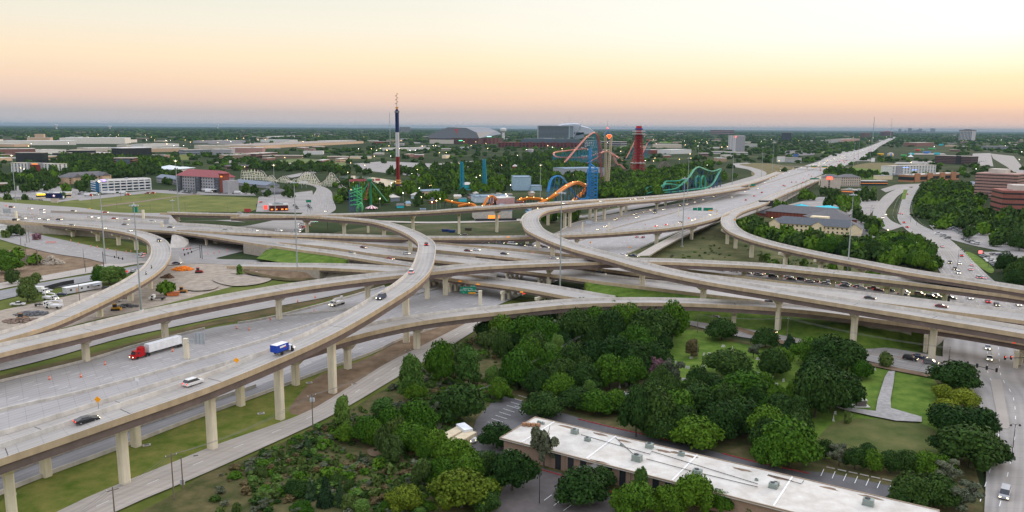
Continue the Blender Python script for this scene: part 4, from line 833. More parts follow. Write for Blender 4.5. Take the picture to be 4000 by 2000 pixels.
_t=_n.new('ShaderNodeTexCoord');_m=_n.new('ShaderNodeMapping');_m.inputs['Rotation'].default_value=(math.pi/2,0,0);_l.new(_t.outputs['Object'],_m.inputs[0]);_b=_n.new('ShaderNodeTexBrick');_b.inputs['Scale'].default_value=3.0
_b.inputs['Color1'].default_value=(0.25,0.15,0.10,1);_b.inputs['Color2'].default_value=(0.34,0.22,0.15,1);_b.inputs['Mortar'].default_value=(0.36,0.31,0.26,1);_l.new(_m.outputs[0],_b.inputs['Vector']);_l.new(_b.outputs['Color'],_n['Principled BSDF'].inputs['Base Color']);_n['Principled BSDF'].inputs['Roughness'].default_value=.9
m=MB();m.prism([(0,0),(w,0),(w,dep),(0,dep)],-0.3,HR-0.35);part('wall',m,BRK,office)
RF=mat('stained_white_roof',(0.50,0.46,0.40),var=0.12,scale=0.22,col2=(0.68,0.655,0.60),detail=12)
m=MB();m.prism([(-0.7,-0.9),(w+0.7,-0.9),(w+0.7,dep+0.7),(-0.7,dep+0.7)],HR-0.34,HR)
part('roof',m,RF,office)
m=MB()
for c,d in(((w/2,-0.8),(w+1.4,0.25)),((w/2,dep+0.6),(w+1.4,0.25)),((-0.6,dep/2),(0.25,dep+1.0)),((w+0.6,dep/2),(0.25,dep+1.0))):m.box((c[0],c[1],HR+0.02),(d[0],d[1],0.28))
part('roof_edge',m,P_('brown_fascia',(150,132,112)),office)
for px,py in((2404,1706),(2721,1781),(3091,1870),(2160,1652)):
 x,y=loc2(px,py);m=MB();m.box((x,dep/2,HR+0.08),(0.35,dep+0.6,0.16));part('roof_seam',m,P_('bright_roof_seam',(225,225,222)),office)
STN=P_('rust_stain',(120,100,82),var=0.4,scale=1.0)
for px,py,r1,r2 in((2215,1668,3.0,.7),(2345,1697,2.4,.7),(2435,1722,2.2,.7),(2640,1768,1.6,.7),(2700,1783,1.8,.8),(2325,1800,1.5,.5),(2350,1806,2,.5),(2590,1762,2.2,.8),(2900,1835,2.6,.7),(3040,1866,3.2,.8),(3240,1908,2.2,.6),(3400,1942,2.5,.7)):
 x,y=loc2(px,py);m=MB();m.prism([(x+r1*math.cos(t)*random.uniform(.6,1.1),min(dep,y+r2*math.sin(t)*random.uniform(.6,1.1)))for t in np.linspace(0,2*math.pi,13)[:-1]],HR+0.001,HR+0.012);part('roof_stain',m,STN,office)
ACM=P_('air_conditioner_metal',(142,152,146),metal=0.3)
for px,py,sc_ in((2245,1693,1.0),(2295,1722,.8),(2537,1749,1.0),(2488,1799,1.25),(2661,1779,.8),(2724,1854,1.1),(3020,1905,1.0),(3391,1972,1.2),(3032,1896,.7),(2105,1653,.5),(2120,1657,.5),(2955,1877,.4),(2428,1740,.4)):
 sc_*=.74;x,y=loc2(px,py);u=link('rooftop_unit',None,office,(x,y,HR));
 m=MB();m.box((0,0,0.85*sc_),(2.3*sc_,1.7*sc_,1.35*sc_));m.box((0,0,0.1*sc_),(2.5*sc_,1.9*sc_,0.2*sc_));part('casing',m,ACM,u)
 m=MB();m.lathe([(0.6*sc_,1.53*sc_),(0.6*sc_,1.68*sc_),(0.45*sc_,1.7*sc_)],12,(-0.2*sc_,0));part('fan',m,DARKM,u)
x,y=loc2(2080,1667);m=MB()
for k in range(4):m.box((x-2+k*1.1,y-0.8+k*0.5,HR+0.5),(0.9,0.9,0.8))
part('vent_row',m,P_('rusty_vents',(150,112,84)),office)
for pl in(((2270,1700),(2412,1741),(2540,1777),(2545,1765),(2960,1893)),((2525,1795),(2700,1842),(2960,1905)),((2404,1712),(2488,1790)),((3000,1856),(3130,1893),(3140,1880))):
 m=MB();m.tube([(*loc2(*p),HR+0.18)for p in pl],0.07,5);part('roof_pipe',m,DARKM,office)
for px in(2180,2229,2277,2378,2431,2560,2610,2700,2760):
 x,y=loc2(px,1720+0.259*(px-2013));m=MB();m.box((x,-0.04,2.0 if px!=2277 else 3.2),(1.5,0.14,3.9 if px!=2277 else 1.5));part('window',m,GLASS,office)
for px in(2205,2150,2460,2500):
 x,y=loc2(px,1720+0.259*(px-2013));m=MB();m.box((x,-0.1,2.0),(0.25,0.25,4.1));part('downpipe',m,P_('brown_fascia',(150,132,112)),office)
x,y=loc2(2325,1806);m=MB()
m.add([(x-4.2,-1,2.6),(x+4.2,-1,2.6)]+[(x+4.2*math.cos(t),-1-3.2*math.sin(t)*0.9,2.6)for t in np.linspace(0.2,2.94,9)]+[(x,-0.9,4.3)],[(0,1,11)]+[(1,2,11)]+[(k,k+1,11)for k in range(2,10)]+[(10,0,11)])
part('entrance_awning',m,P_('grey_awning',(112,108,104)),office)
for k in(0,1):m=MB();m.box((1.8+k*1.4,-0.4,1.0),(1.0,0.6,2.0));part('meter_cabinet',m,P_('pale_cabinet',(190,188,180)),office)
m=MB();x,y=loc2(2670,1897);m.box((x,-1.0,3.7),(0.5,0.4,0.3));part('wall_lamp',m,LAMP,office)
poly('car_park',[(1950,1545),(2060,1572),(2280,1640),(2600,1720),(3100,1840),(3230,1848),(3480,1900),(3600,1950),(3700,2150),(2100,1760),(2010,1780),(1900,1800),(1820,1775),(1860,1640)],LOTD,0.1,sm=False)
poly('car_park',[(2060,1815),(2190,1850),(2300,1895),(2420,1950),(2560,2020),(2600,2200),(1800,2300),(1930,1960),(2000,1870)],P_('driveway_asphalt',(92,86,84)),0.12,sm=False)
m=MB()
def stripe(m,a,b,wd=0.07,z=0.32):
 p,q_=G(*a),G(*b);d=(q_-p)[:2];d/=np.linalg.norm(d)+1e-9;n_=np.array([-d[1],d[0]])*wd
 m.add([(p[0]-n_[0],p[1]-n_[1],z),(q_[0]-n_[0],q_[1]-n_[1],z),(q_[0]+n_[0],q_[1]+n_[1],z),(p[0]+n_[0],p[1]+n_[1],z)],[(0,1,2,3)])
for x in range(8):stripe(m,(3218+44*x,1837+9.5*x),(3206+44*x,1864+9.5*x))
for k in range(9):stripe(m,(1905+15*k,1652-13*k),(1950+15*k,1666-13*k))
for k in range(4):stripe(m,(2010+k*10,1590+k*9),(2045+k*10,1600+k*9))
for k in range(3):stripe(m,(2125+k*38,1960+k*20),(2155+k*38,1938+k*20))
structure('bay_markings',m,LINEW)
for k in range(8):
 p,q_=G(3226+44*k,1829+9.5*k),G(3262+44*k,1837+9.5*k);mid=(p+q_)/2;d=q_-p;m=MB();m.box((0,0,0.12),(1.9,0.2,0.18));thing1('wheel_stop',m,BARR,'concrete wheel stop heading a parking bay behind the white roof','wheel stop','row of wheel stops behind the white roof',(mid[0],mid[1],0.25),math.atan2(d[1],d[0]))
RK=P_('red_painted_kerb',(150,62,60))
wall_line('kerb','long red painted kerb under the grove behind the white roof',[(2258,1640),(2360,1665),(2500,1697),(2618,1725)],0.4,0.3,RK,'kerb',step=3)
wall_line('kerb','red painted kerb at the right end behind the white roof',[(2820,1775),(2960,1810),(3100,1840),(3160,1853)],0.4,0.3,RK,'kerb',step=3)
wall_line('kerb','red painted kerb in front of the brick wall',[(2060,1825),(2190,1860),(2330,1910),(2410,1930)],0.4,0.3,RK,'kerb',step=3)
for i_,(a_,b_,lab)in enumerate((((1765,1742),(1810,1752),'cream shipping container nearest the camera beside the box truck'),((1768,1722),(1812,1730),'cream shipping container behind the first one under the trees'))):
 g0=G(*((1802,1745)if i_==0 else(1800,1722)));m=MB();m.box((0,0,1.35),(3.0,9.5,2.6));root=empty('shipping_container',(g0[0]-i_*1.6,g0[1],0),math.radians(-32),lab,'container')
 part('box',m,P_('cream_container',(205,190,160)),root);m=MB()
 for k in range(14):m.box((1.52,-4.4+k*0.67,1.3),(0.1,0.3,2.3))
 part('side_ribs',m,P_('cream_container',(205,190,160)),root)
# = open ground in the town: car parks, fields, streets, lake
poly('grass_field',[(310,812),(420,790),(560,772),(640,745),(720,752),(800,765),(930,770),(1010,775),(1000,800),(985,824),(820,828),(560,829),(430,824)],mat('park_grass',(0.11,0.145,0.03),rough=0.95,var=0.3,scale=0.05,col2=(0.185,0.185,0.055),spec=0.1,detail=12),0.05)
poly('grass_field',[(230,797),(330,770),(420,762),(500,757),(600,746),(640,750),(540,778),(400,805),(310,812)],mat('park_grass',(0.1,0.1,0.03)),0.06)
poly('footpath',[(345,810),(430,800),(560,785),(700,765),(780,756),(782,759),(700,768),(560,789),(430,804),(360,814)],mat('brown_path',(0.20,0.14,0.11),var=0.2),0.15,sm=False)
poly('grass_field',[(1075,628),(1180,620),(1260,625),(1340,632),(1350,645),(1330,652),(1180,650),(1090,640)],mat('bright_park_grass',(0.10,0.135,0.035),rough=.95,var=.25,scale=.03),0.05)
poly('grass_field',[(2225,640),(2226,640)]if False else[(2860,640),(3000,638),(3120,660),(3100,668),(2950,690),(2930,655)],GRASSD,0.05)
poly('grass_field',[(2870,642),(3000,640),(3060,655),(3040,680),(2960,692),(2945,668),(2890,650)],GRASSD,0.06)
poly('grass_field',[(3250,680),(3330,652),(3490,645),(3485,670),(3440,700),(3300,695)],GRASSG,0.05)
poly('grass_field',[(3330,650),(3400,636),(3500,640),(3490,660),(3400,660)],GRASSD,0.07)
poly('grass_field',[(2425,572),(2470,570),(2475,578),(2430,581)],mat('bright_park_grass',(0,0,0)),0.05)
poly('grass_field',[(3180,590),(3230,585),(3240,594),(3190,600)],mat('bright_park_grass',(0,0,0)),0.05)
poly('grass_field',[(655,608),(760,604),(780,618),(700,625)],mat('park_grass',(0,0,0)),0.05)
poly('grass_field',[(3770,990),(3790,988),(3830,1010),(3880,1050),(3870,1070),(3820,1040)],GRASSG,0.3)
poly('grass_field',[(2505,555),(2760,550),(2760,556),(2505,560)],GRASSG,0.05)
for nm,pl,mt in(('car_park',[(-300,740),(60,728),(140,716),(280,735),(360,755),(340,775),(230,790),(60,800),(-300,795)],LOT),('car_park',[(300,772),(395,762),(600,742),(720,745),(860,755),(990,755),(1000,765),(700,760),(600,752),(400,775),(310,785)],LOT),('car_park',[(1010,770),(1220,745),(1228,790),(1180,832),(1000,828)],LOT),('car_park',[(1380,640),(1500,630),(1700,640),(1960,620),(1940,640),(1700,670),(1640,690),(1540,680),(1420,665)],LOT),('car_park',[(130,690),(260,680),(420,672),(440,690),(250,715),(140,715)],LOT),('car_park',[(1100,690),(1180,675),(1250,668),(1240,675),(1140,695)],LOT),('car_park',[(3630,880),(3720,872),(3830,880),(3950,900),(4100,925),(4100,1000),(3900,980),(3800,960),(3690,930),(3650,905)],LOT),('car_park',[(3840,985),(3990,985),(4200,1010),(4200,1060),(3950,1055),(3880,1040)],LOT),('car_park',[(3080,800),(3200,770),(3400,770),(3440,790),(3380,860),(3300,850),(3080,835)],LOT),('car_park',[(3800,600),(3870,598),(3880,650),(3790,645)],LOT),('car_park',[(3340,860),(3420,880),(3440,930),(3340,930),(3330,905)],LOTD),('car_park',[(3065,588),(3190,588),(3180,605),(3070,612)],LOTD),('car_park',[(650,865),(900,860),(960,870),(840,862)],LOT),('side_road',[(3870,600),(3960,610),(4000,660),(4000,700),(3930,650),(3880,620)],CONC2),('side_road',[(3440,740),(3500,722),(3640,716),(3760,718),(3760,724),(3640,724),(3520,734),(3460,752)],CONC2)):
 poly(nm,pl,mt,0.1,sm=False)
for k in range(14):
 y=628+(k%7)*1.0
pc=random.Random(3)
for i in range(60):
 x=pc.uniform(-200,4200);y=pc.choice([pc.uniform(548,600),pc.uniform(530,560),pc.uniform(600,650)])
 if 1000<x<3000 and y>600:continue
 w=pc.uniform(30,120);h=(y-495)*0.045+1
 poly('paved_yard',[(x,y),(x+w,y+0.5),(x+w*1.1,y+h),(x-w*0.1,y+h)],pc.choice([LOT,LOT,CONC2]),0.1,sm=False)
poly('lake',[(1330,690),(1400,688),(1500,700),(1590,715),(1600,722),(1540,732),(1500,728),(1440,705),(1340,697)],WATER,0.1)
poly('cemetery_path',[(3265,1590),(3330,1600),(3420,1612),(3428,1566),(3455,1480),(3470,1455),(3495,1455),(3490,1500),(3478,1566),(3480,1600),(3600,1635),(3600,1655),(3500,1650),(3400,1630),(3300,1608),(3265,1598)],mat('gravel_path',(0.30,0.285,0.27),var=0.25,scale=0.8),0.16,sm=False)
poly('cemetery_path',[(2560,1492),(2680,1482),(2830,1505),(2830,1512),(2680,1492),(2560,1500)],mat('gravel_path',(0,0,0)),0.16,sm=False)
poly('bare_ground',[(1440,1760),(1540,1745),(1570,1765),(1460,1790)],DIRT,0.1)
poly('bare_ground',[(1580,1850),(1680,1840),(1660,1880),(1640,1960),(1560,1990),(1600,1900)],mat('brown_brush',(0.09,0.07,0.055),var=.35,scale=.5,detail=10),0.1)
poly('bare_ground',[(2880,1280),(3000,1320),(3100,1345),(3300,1400),(3500,1440),(3660,1475),(3660,1484),(3480,1450),(3270,1405),(3080,1355),(2880,1295)],DIRT,0.11)
poly('pavement',[(3822,1000+740),(3860,1745),(3890,1800),(3850,1790)],CONCW,0.3)
def island(name,label,pl,h=0.18,m_=CONCW,rise=0.35):
 P=[G(*p)for p in pl];
 if sum(P[i][0]*P[(i+1)%len(P)][1]-P[(i+1)%len(P)][0]*P[i][1]for i in range(len(P)))<0:P=P[::-1]
 m=MB();m.prism([(p[0],p[1])for p in P],0,rise+h);return thing1(name,m,m_,label,'traffic island')
island('traffic_island','long pale concrete island on the broad street at lower right',[(3868,1496),(3875,1488),(3908,1488),(3914,1498),(3943,1672),(3936,1682),(3912,1680),(3902,1668)])
island('traffic_island','small pale island beyond the traffic light on the broad street',[(3790,1130),(3820,1130),(3832,1168),(3798,1170)])
island('traffic_island','narrow island beneath the overpasses with a small sign',[(3868,1358),(3882,1358),(3895,1424),(3880,1424)])
island('traffic_island','grassy island where the avenue splits',[(3519,780),(3530,742),(3545,742),(3536,780)],m_=GRASSG)
def stadium_new():
 root=empty('ballpark',tuple(G(1810,563)),0.0,'huge grey gable roofed ballpark with a big red letter on its front','stadium')
 g=G(1810,563);k=1/ppm(g)
 def p(x,y,d=0):return((x-1810)*k*(1+d/g[1]),d,(563-y)*k)
 front=[(1674,532),(1752,497),(1823,500),(1860,515),(1868,536)]
 RM=P_('stadium_grey_roof',(112,116,124),rough=0.5,var=0.05);
 m=MB();f0=[p(1674,530),p(1750,498),p(1822,500),p(1862,518),p(1872,540),p(1674,540)]
 back=[p(1760,524,230),p(1800,497,230),p(1890,498,230),p(1930,512,230),p(1948,524,230),p(1760,540,230)]
 m.add(f0+back,[(0,1,2,3,4,5)[::-1],(0,6,7,1)[::-1],(1,7,8,2)[::-1],(2,8,9,3)[::-1],(3,9,10,4)[::-1],(6,7,8,9,10,11),(5,11,6,0)[::-1],(4,10,11,5)[::-1]]);part('roof',m,RM,root)
 m=MB();m.prism([p(1678,563)[:2],p(1868,563)[:2],(p(1950,563,230)[0],230),(p(1765,563,230)[0],230)],-1,p(0,541)[2]);part('wall',m,P_('dark_stadium_wall',(84,60,60)),root)
 m=MB();m.box((p(1726,0)[0],-6,p(0,554)[2]),(94*k,14,16*k));part('entrance_block',m,P_('cream_gray',(186,180,170)),root)
 m=MB();m.box((p(1735,0)[0],-3,p(0,541.5)[2]),(60*k,10,3));part('glass_strip',m,GLASSB,root)
 for i in range(9):m=MB();m.box((p(1822+15*i,0)[0],-8+i*14,p(0,552)[2]),(8*k,10,24*k));part('brick_pier',m,P_('dusky_brick',(112,62,60)),root)
 sign_text('T',20*k*1.15,mat('red_letter',(0.55,0.02,0.03),emit=(0.8,0.03,0.04),estr=0.25),root,(p(1783,0)[0],-1.2,p(0,515)[2]),ext=0.6)
 m=MB();m.box((p(1910,0)[0],40,p(0,533.5)[2]),(18*k,1,2.4*k));part('lit_sign',m,glow('green_white_glow',(0.5,1.0,0.8),1.5),root)
 m=MB();m.box((p(1800,0)[0],-9.5,p(0,549)[2]),(14*k,1,1.2*k));part('lit_sign',m,LAMPG,root)
 OCC.append((g[0],g[1]+60,130));OCC.append((g[0]+60,g[1]+60,110))
stadium_new()
def stadium_dome():
 g=G(2180,543);k=1/ppm(g);root=empty('domed_stadium',tuple(g),0.0,'large stadium with a white arched roof and a square glass end wall','stadium')
 def p(x,y,d=0):return((x-2180)*k,d,(543-y)*k)
 WH=P_('stadium_white_shell',(172,180,190),rough=0.45,var=0.04)
 m=MB();m.box((p(2170,0)[0],20,p(0,516)[2]),(142*k,40,50*k));part('wall',m,P_('glass_wall_blue',(120,132,142),rough=0.3),root)
 for i in range(9):m=MB();m.box((p(2162,0)[0],-1.2,p(0,498+i*4.6)[2]),(116*k,2,1.7*k));part('glass_band',m,GLASS,root)
 for x in(2101,2223,2240):m=MB();m.box((p(x,0)[0],-3,p(0,516)[2]),(2.5*k,6,50*k));part('frame_column',m,WH,root)
 m=MB();m.box((p(2170,0)[0],-3,p(0,492)[2]),(142*k,8,2*k));part('frame_beam',m,WH,root)
 prof=[(2180,490),(2200,484),(2240,481),(2262,482),(2270,490),(2300,497),(2324,513),(2312,519),(2270,524),(2255,528)]
 m=MB();n=len(prof);v=[]
 for d in(15,60,150,230):
  s_=1.0 if d in(60,150)else 0.93
  for(x,y)in prof:v.append((p(x,0)[0],d,(543-y)*k*s_))
 f=[(j*n+i,j*n+i+1,(j+1)*n+i+1,(j+1)*n+i)for j in range(3)for i in range(n-1)]+[tuple(range(n))[::-1],tuple(3*n+i for i in range(n))]
 m.add(v,f);part('roof',m,WH,root)
 m=MB();m.tube([p(2236,543,10),p(2256,505,8),p(2268,486,8)],4,6);part('arch',m,WH,root)
 m=MB();m.box((p(2252,0)[0],60,p(0,530)[2]),(60*k,90,26*k));part('base_wall',m,P_('glass_wall_blue',(120,132,142)),root)
 m=MB();m.tube([p(2224,481,60),p(2224,452,60)],0.8,4);part('mast',m,METAL,root)
 OCC.append((g[0],g[1]+60,130));OCC.append((g[0]+110,g[1]+60,90))
stadium_dome()
def old_ballpark():
 g=G(2120,577);k=1/ppm(g);root=empty('brick_ballpark',tuple(g),0.0,'long red brick arcaded ballpark with dark green upper roof','stadium')
 BR=P_('dusky_brick',(112,62,60));w=350*k
 m=MB();m.prism([(-w/2,0),(w/2,0),(w/2,60),(-w/2,60)],-1,20*k);part('wall',m,BR,root)
 m=MB();m.prism([(-w*0.25,4),(w*0.42,4),(w*0.40,120),(-w*0.23,120)],20*k+0.1,34*k,top=[(-w*0.22,12),(w*0.39,12),(w*0.38,110),(-w*0.20,110)]);part('roof',m,P_('dark_green_roof',(62,76,84)),root)
 for i in range(26):
  x=-w/2+w*(i+0.5)/26;m=MB();m.box((x,-0.5,7*k),(w/26*0.5,1.4,8*k));part('arch_opening',m,P_('dark_opening',(48,40,44)),root)
  m=MB();m.box((x,-0.5,15.5*k),(w/26*0.55,1.4,4*k));part('arch_opening',m,P_('dark_opening',(48,40,44)),root)
 for i in range(7):
  x=-w/2+w*(i+0.5)/7;m=MB();m.box((x,-2,12*k),(6*k,6,25*k));part('brick_tower',m,BR,root)
 OCC.append((g[0]-90,g[1]+30,80));OCC.append((g[0]+90,g[1]+30,80));OCC.append((g[0],g[1]+30,80))
old_ballpark()
flat('grey flat topped arena annexe beside the stadium',(2330,568),(2424,570),552,60,GRW,units=3,floors=2)
flat('pale car deck behind the pink coaster arch',(2300,580),(2348,580),550,50,WG,units=0,floors=5)
# =============================================================== theme park rides
def steel(n_,rgb,**k):return mat(n_,s2l(rgb),rough=0.5,var=0.06,**k)
def ride_frame(px,py):
 g=G(px,py);return g,1/ppm(g)
def swing_tower():
 g,k=ride_frame(1556,758);root=empty('swing_tower',tuple(g),0,'very tall red white and blue swing ride tower topped by a gold star','ride')
 def Z_(y):return ztop(g,y)
 z=[0,Z_(612),Z_(517),Z_(440)];mats=[steel('tower_red',(128,34,34)),steel('tower_white',(178,176,178)),steel('tower_blue',(26,44,96))]
 r=7.2*k
 for i,nm in enumerate(('red_section','white_section','blue_section')):
  m=MB()
  for a in range(4):
   x,y=r*0.8*math.cos(a*math.pi/2+0.6),r*0.8*math.sin(a*math.pi/2+0.6);m.tube([(x,y,z[i]),(x,y,z[i+1])],r*0.30,8)
  m.tube([(0,0,z[i]),(0,0,z[i+1])],r*0.45,8)
  n=int((z[i+1]-z[i])/3)
  for j in range(n):
   zz=z[i]+j*3
   for a in range(4):
    b=a+1;m.bar((r*.8*math.cos(a*math.pi/2+.6),r*.8*math.sin(a*math.pi/2+.6),zz),(r*.8*math.cos(b*math.pi/2+.6),r*.8*math.sin(b*math.pi/2+.6),zz+3),0.12)
  part(nm,m,mats[i],root)
 t=z[3]
 m=MB();m.lathe([(r*1.0,t),(r*1.35,t+0.3),(r*1.35,t+5*k),(r*1.0,t+6*k),(r*0.9,t+9*k),(r*0.5,t+13*k),(r*0.2,t+14*k)],12);part('crown_band',m,steel('tower_navy',(28,38,74)),root)
 sign_text('FLAGS',5.0*k,WHITE,root,(0,-r*1.38,t+2.6*k),ext=0.05)
 m=MB();zc=t+18*k;R=8*k
 pts=[(R*(1 if i%2==0 else 0.42)*math.sin(i*math.pi/5),R*(1 if i%2==0 else 0.42)*math.cos(i*math.pi/5))for i in range(10)]
 m.add([(x,-0.8,zc+y)for x,y in pts]+[(x,0.8,zc+y)for x,y in pts],[tuple(range(10)),tuple(range(19,9,-1))]+[(i,10+i,10+(i+1)%10,(i+1)%10)for i in range(10)]);part('star',m,steel('star_gold',(196,138,60)),root)
 m=MB();m.tube([(0,0,zc),(0,0,Z_(365))],[0.45,0.12],6);part('mast',m,METAL,root)
 for i in range(6):
  zz=zc+(Z_(367)-zc)*(0.3+0.14*i);s_=1 if i%2 else-1;m=MB();m.box((s_*.9,0,zz),(1.5,0.15,.9));m.bar((0,0,zz-1),(s_*0.3,0,zz+1),0.12);part('flag',m,steel('star_gold',(196,138,60))if i%2 else DARKM,root)
 m=MB();m.lathe([(r*1.5,12),(r*1.6,13),(r*1.2,15),(r*1.7,16.5),(r*0.6,17.5)],14);part('seat_ring',m,steel('star_gold',(196,138,60)),root)
 for i in range(14):
  a=i/14*2*math.pi;m=MB();m.box((r*1.7*math.cos(a),r*1.7*math.sin(a),11),(0.7,0.7,1.3));m.bar((r*1.6*math.cos(a),r*1.6*math.sin(a),16),(r*1.7*math.cos(a),r*1.7*math.sin(a),11.6),0.06);part('seat',m,mats[2],root)
swing_tower()
def lattice(m,a,b,w0,w1,n,r,legs=4,rot=0.3,ring=True):
 """tapering lattice mast from point a to point b"""
 a,b=np.array(a,float),np.array(b,float)
 def c(i,j):
  t=i/n;w=w0+(w1-w0)*t;q_=a+(b-a)*t;an=rot+2*math.pi*j/legs;return(q_[0]+w/2*math.cos(an),q_[1]+w/2*math.sin(an),q_[2])
 for j in range(legs):
  m.tube([c(i,j)for i in range(n+1)],r,4)
  for i in range(n):m.bar(c(i,j),c(i+1,(j+1)%legs),r*0.6);(m.bar(c(i,j),c(i,(j+1)%legs),r*0.5)if ring else None)
def drop_tower():
 g,k=ride_frame(2366,738);g2=G(2354,708);root=empty('drop_tower',tuple(g),0,'tall twin lattice drop tower with a glowing red shield at its peak','ride')
 top=ztop(g,528)
 for(bx,by,col,x0,x1)in((2373,738,'pale_lattice',2373,2383),(2353,709,'red_white_lattice',2353,2357),(2366,722,'pale_lattice',2366,2376)):
  b=G(bx,by)-g;m=MB();xt=(x1-2366)*k*1.0;lattice(m,(b[0],b[1],0),(xt,b[1]*0.6,top),3.6,3.2,26,0.24)
  part('lattice_leg',m,steel(col,(190,175,150)if 'pale' in col else(168,84,80)),root)
 m=MB();c0=[(-12*k,8,top),(17*k,8,top),(17*k,-4,top),(-12*k,-4,top)];ap=(2*k,2,ztop(g,503))
 for q_ in c0:m.bar(q_,ap,0.5)
 for i in range(4):m.bar(c0[i],c0[(i+1)%4],0.5);z1=(top+ap[2])/2;mid=[((q_[0]+ap[0])/2,(q_[1]+ap[1])/2,z1)for q_ in c0]
 for i in range(4):m.bar(mid[i],mid[(i+1)%4],0.4);m.bar(c0[i],mid[(i+1)%4],0.3)
 part('peak_frame',m,steel('peak_blue',(90,120,150)),root)
 m=MB();m.tube([ap,(ap[0],ap[1],ztop(g,468))],0.25,5);part('mast',m,METAL,root)
 zc=ztop(g,534);R=9*k;out=[(-R,.45*R),(-.6*R,.8*R),(.6*R,.8*R),(R,.45*R),(0,-.85*R)]
 m=MB();m.prism([(x,y)for x,y in out][::-1],-0.5,0.5);o=part('shield_sign',m,glow('shield_red_glow',(1.0,0.05,0.02),2.2),root,(6*k,-6.5,zc));o.rotation_euler=(math.pi/2,0,0)
 m=MB();m.tube([(x*1.05,y*1.05,0)for x,y in out],0.35,5,closed=True);o=part('shield_rim',m,glow('shield_yellow_glow',(1.0,0.5,0.1),1.2),root,(6*k,-6.5,zc));o.rotation_euler=(math.pi/2,0,0)
 m=MB();m.lathe([(0.6,0),(0.6,1.2),(0.1,1.6)],8);part('beacon',m,LAMPR,root,(ap[0],ap[1],ap[2]))
drop_tower()
def derrick():
 g,k=ride_frame(2490,680);root=empty('lattice_tower',tuple(g),0,'red flared lattice observation tower with white railed decks','tower')
 def Z_(y):return ztop(g,y)
 prof=[(26*k,0),(21*k,Z_(636)),(15*k,Z_(590)),(12.5*k,Z_(540)),(11.5*k,Z_(525))]
 RD=steel('oil_red',(150,30,36));m=MB()
 def ring(i,t):
  r,z=prof[i][0]+(prof[i+1][0]-prof[i][0])*t,prof[i][1]+(prof[i+1][1]-prof[i][1])*t;return[(r*sx,r*sy,z)for sx,sy in((-1,-1),(1,-1),(1,1),(-1,1))]
 lv=[]
 for i in range(4):lv+=[ring(i,t/4)for t in range(4)]
 lv.append(ring(3,1))
 for a_,b_ in zip(lv[:-1],lv[1:]):
  for j in range(4):
   m.bar(a_[j],b_[j],0.55);m.bar(a_[j],b_[(j+1)%4],0.3);m.bar(a_[(j+1)%4],b_[j],0.3);m.bar(b_[j],b_[(j+1)%4],0.35)
   mid=tuple((np.array(b_[j])+np.array(b_[(j+1)%4]))/2);m.bar(a_[j],mid,0.25)
 part('lattice_frame',m,RD,root)
 m=MB();m.box((0,0,Z_(530)/2),(12*k,12*k,Z_(530)));part('lift_core',m,steel('core_red',(112,22,30)),root)
 for(y0,y1,w_)in((524,520,44),(514,508,44)):
  z=Z_(y0);mm=MB();mm.box((0,0,z),(w_*k,w_*k,0.5));
  for s_ in(0,1,2,3):
   an=s_*math.pi/2;c_=(w_/2*k*math.cos(an),w_/2*k*math.sin(an));mm.box((c_[0],c_[1],z+1.5),(0.3,w_*k,0.3),an);mm.box((c_[0],c_[1],z+0.9),(0.2,w_*k,0.2),an)
   for q_ in range(9):tt=(q_/8-0.5)*w_*k;mm.box((c_[0]-math.sin(an)*tt,c_[1]+math.cos(an)*tt,z+0.8),(0.3,0.3,1.6))
  part('viewing_deck',mm,steel('deck_white',(196,190,190)),root)
 m=MB();m.box((0,0,(Z_(525)+Z_(492))/2),(19*k,19*k,Z_(492)-Z_(525)));part('cabin',m,steel('oil_red_bright',(176,36,42)),root)
 m=MB();m.box((0,0,Z_(504)),(27*k,27*k,5*k));part('blue_band',m,steel('band_blue',(44,60,130)),root)
 m=MB();m.box((0,0,Z_(636)),(50*k,50*k,1.8*k));part('lower_deck',m,steel('deck_white',(196,190,190)),root)
 m=MB();m.tube([(2,0,Z_(492)),(2,0,Z_(478))],0.2,4);part('mast',m,METAL,root)
 m=MB();m.box((-8*k,-22*k,1.5),(60*k,14*k,1.5));part('base_roof',m,steel('base_pink',(206,130,130)),root)
derrick()
def coaster(name,label,path,col,sup,r=0.9,depth=0.0,supp=True,sr=0.35,lights=0,tie=None,supstep=3):
 """path: (photo x, photo y, photo y of the ground below) -> elevated rail"""
 pts=[]
 for(x,y,gy)in path:
  g=G(x,gy);z=ztop(g,y);pts.append((*G(x,gy)[:2],z))
 Q=smooth(pts,6);c=Q[0].copy();c[2]=0;root=empty(name,tuple(c),0,label,'roller coaster');Q=Q-c
 R,s=resample(Q,4)if False else(Q,None)
 nl=perp(R);m=MB();g_=1.0+r
 for sg in(-1,1):m.tube([(p[0]+nl[i,0]*sg*g_*0.5,p[1]+nl[i,1]*sg*g_*0.5,p[2])for i,p in enumerate(R)],r*0.45,5)
 m.tube([(p[0],p[1],p[2]-r*0.9)for p in R],r*0.6,5)
 part('track',m,col,root)
 if supp:
  for i in range(0,len(R),supstep):
   p=R[i]
   if p[2]<3:continue
   m=MB();sx=max(1.0,p[2]*0.12)
   m.bar((p[0]-sx,p[1],0),(p[0],p[1],p[2]-r),sr);m.bar((p[0]+sx,p[1]+sx,0),(p[0],p[1],p[2]-r),sr)
   if p[2]>12:m.bar((p[0]-sx*.5,p[1],p[2]*.5),(p[0]+sx*.5,p[1]+sx*.5,p[2]*.5),sr*.7)
   part('support',m,sup,root)
 for i in range(lights):
  p=R[int((i+0.5)/lights*(len(R)-1))];m=MB();m.lathe([(0.25,p[2]+0.6),(0.25,p[2]+1.0)],6,(p[0],p[1]));part('lamp',m,LAMP,root)
 return root,c
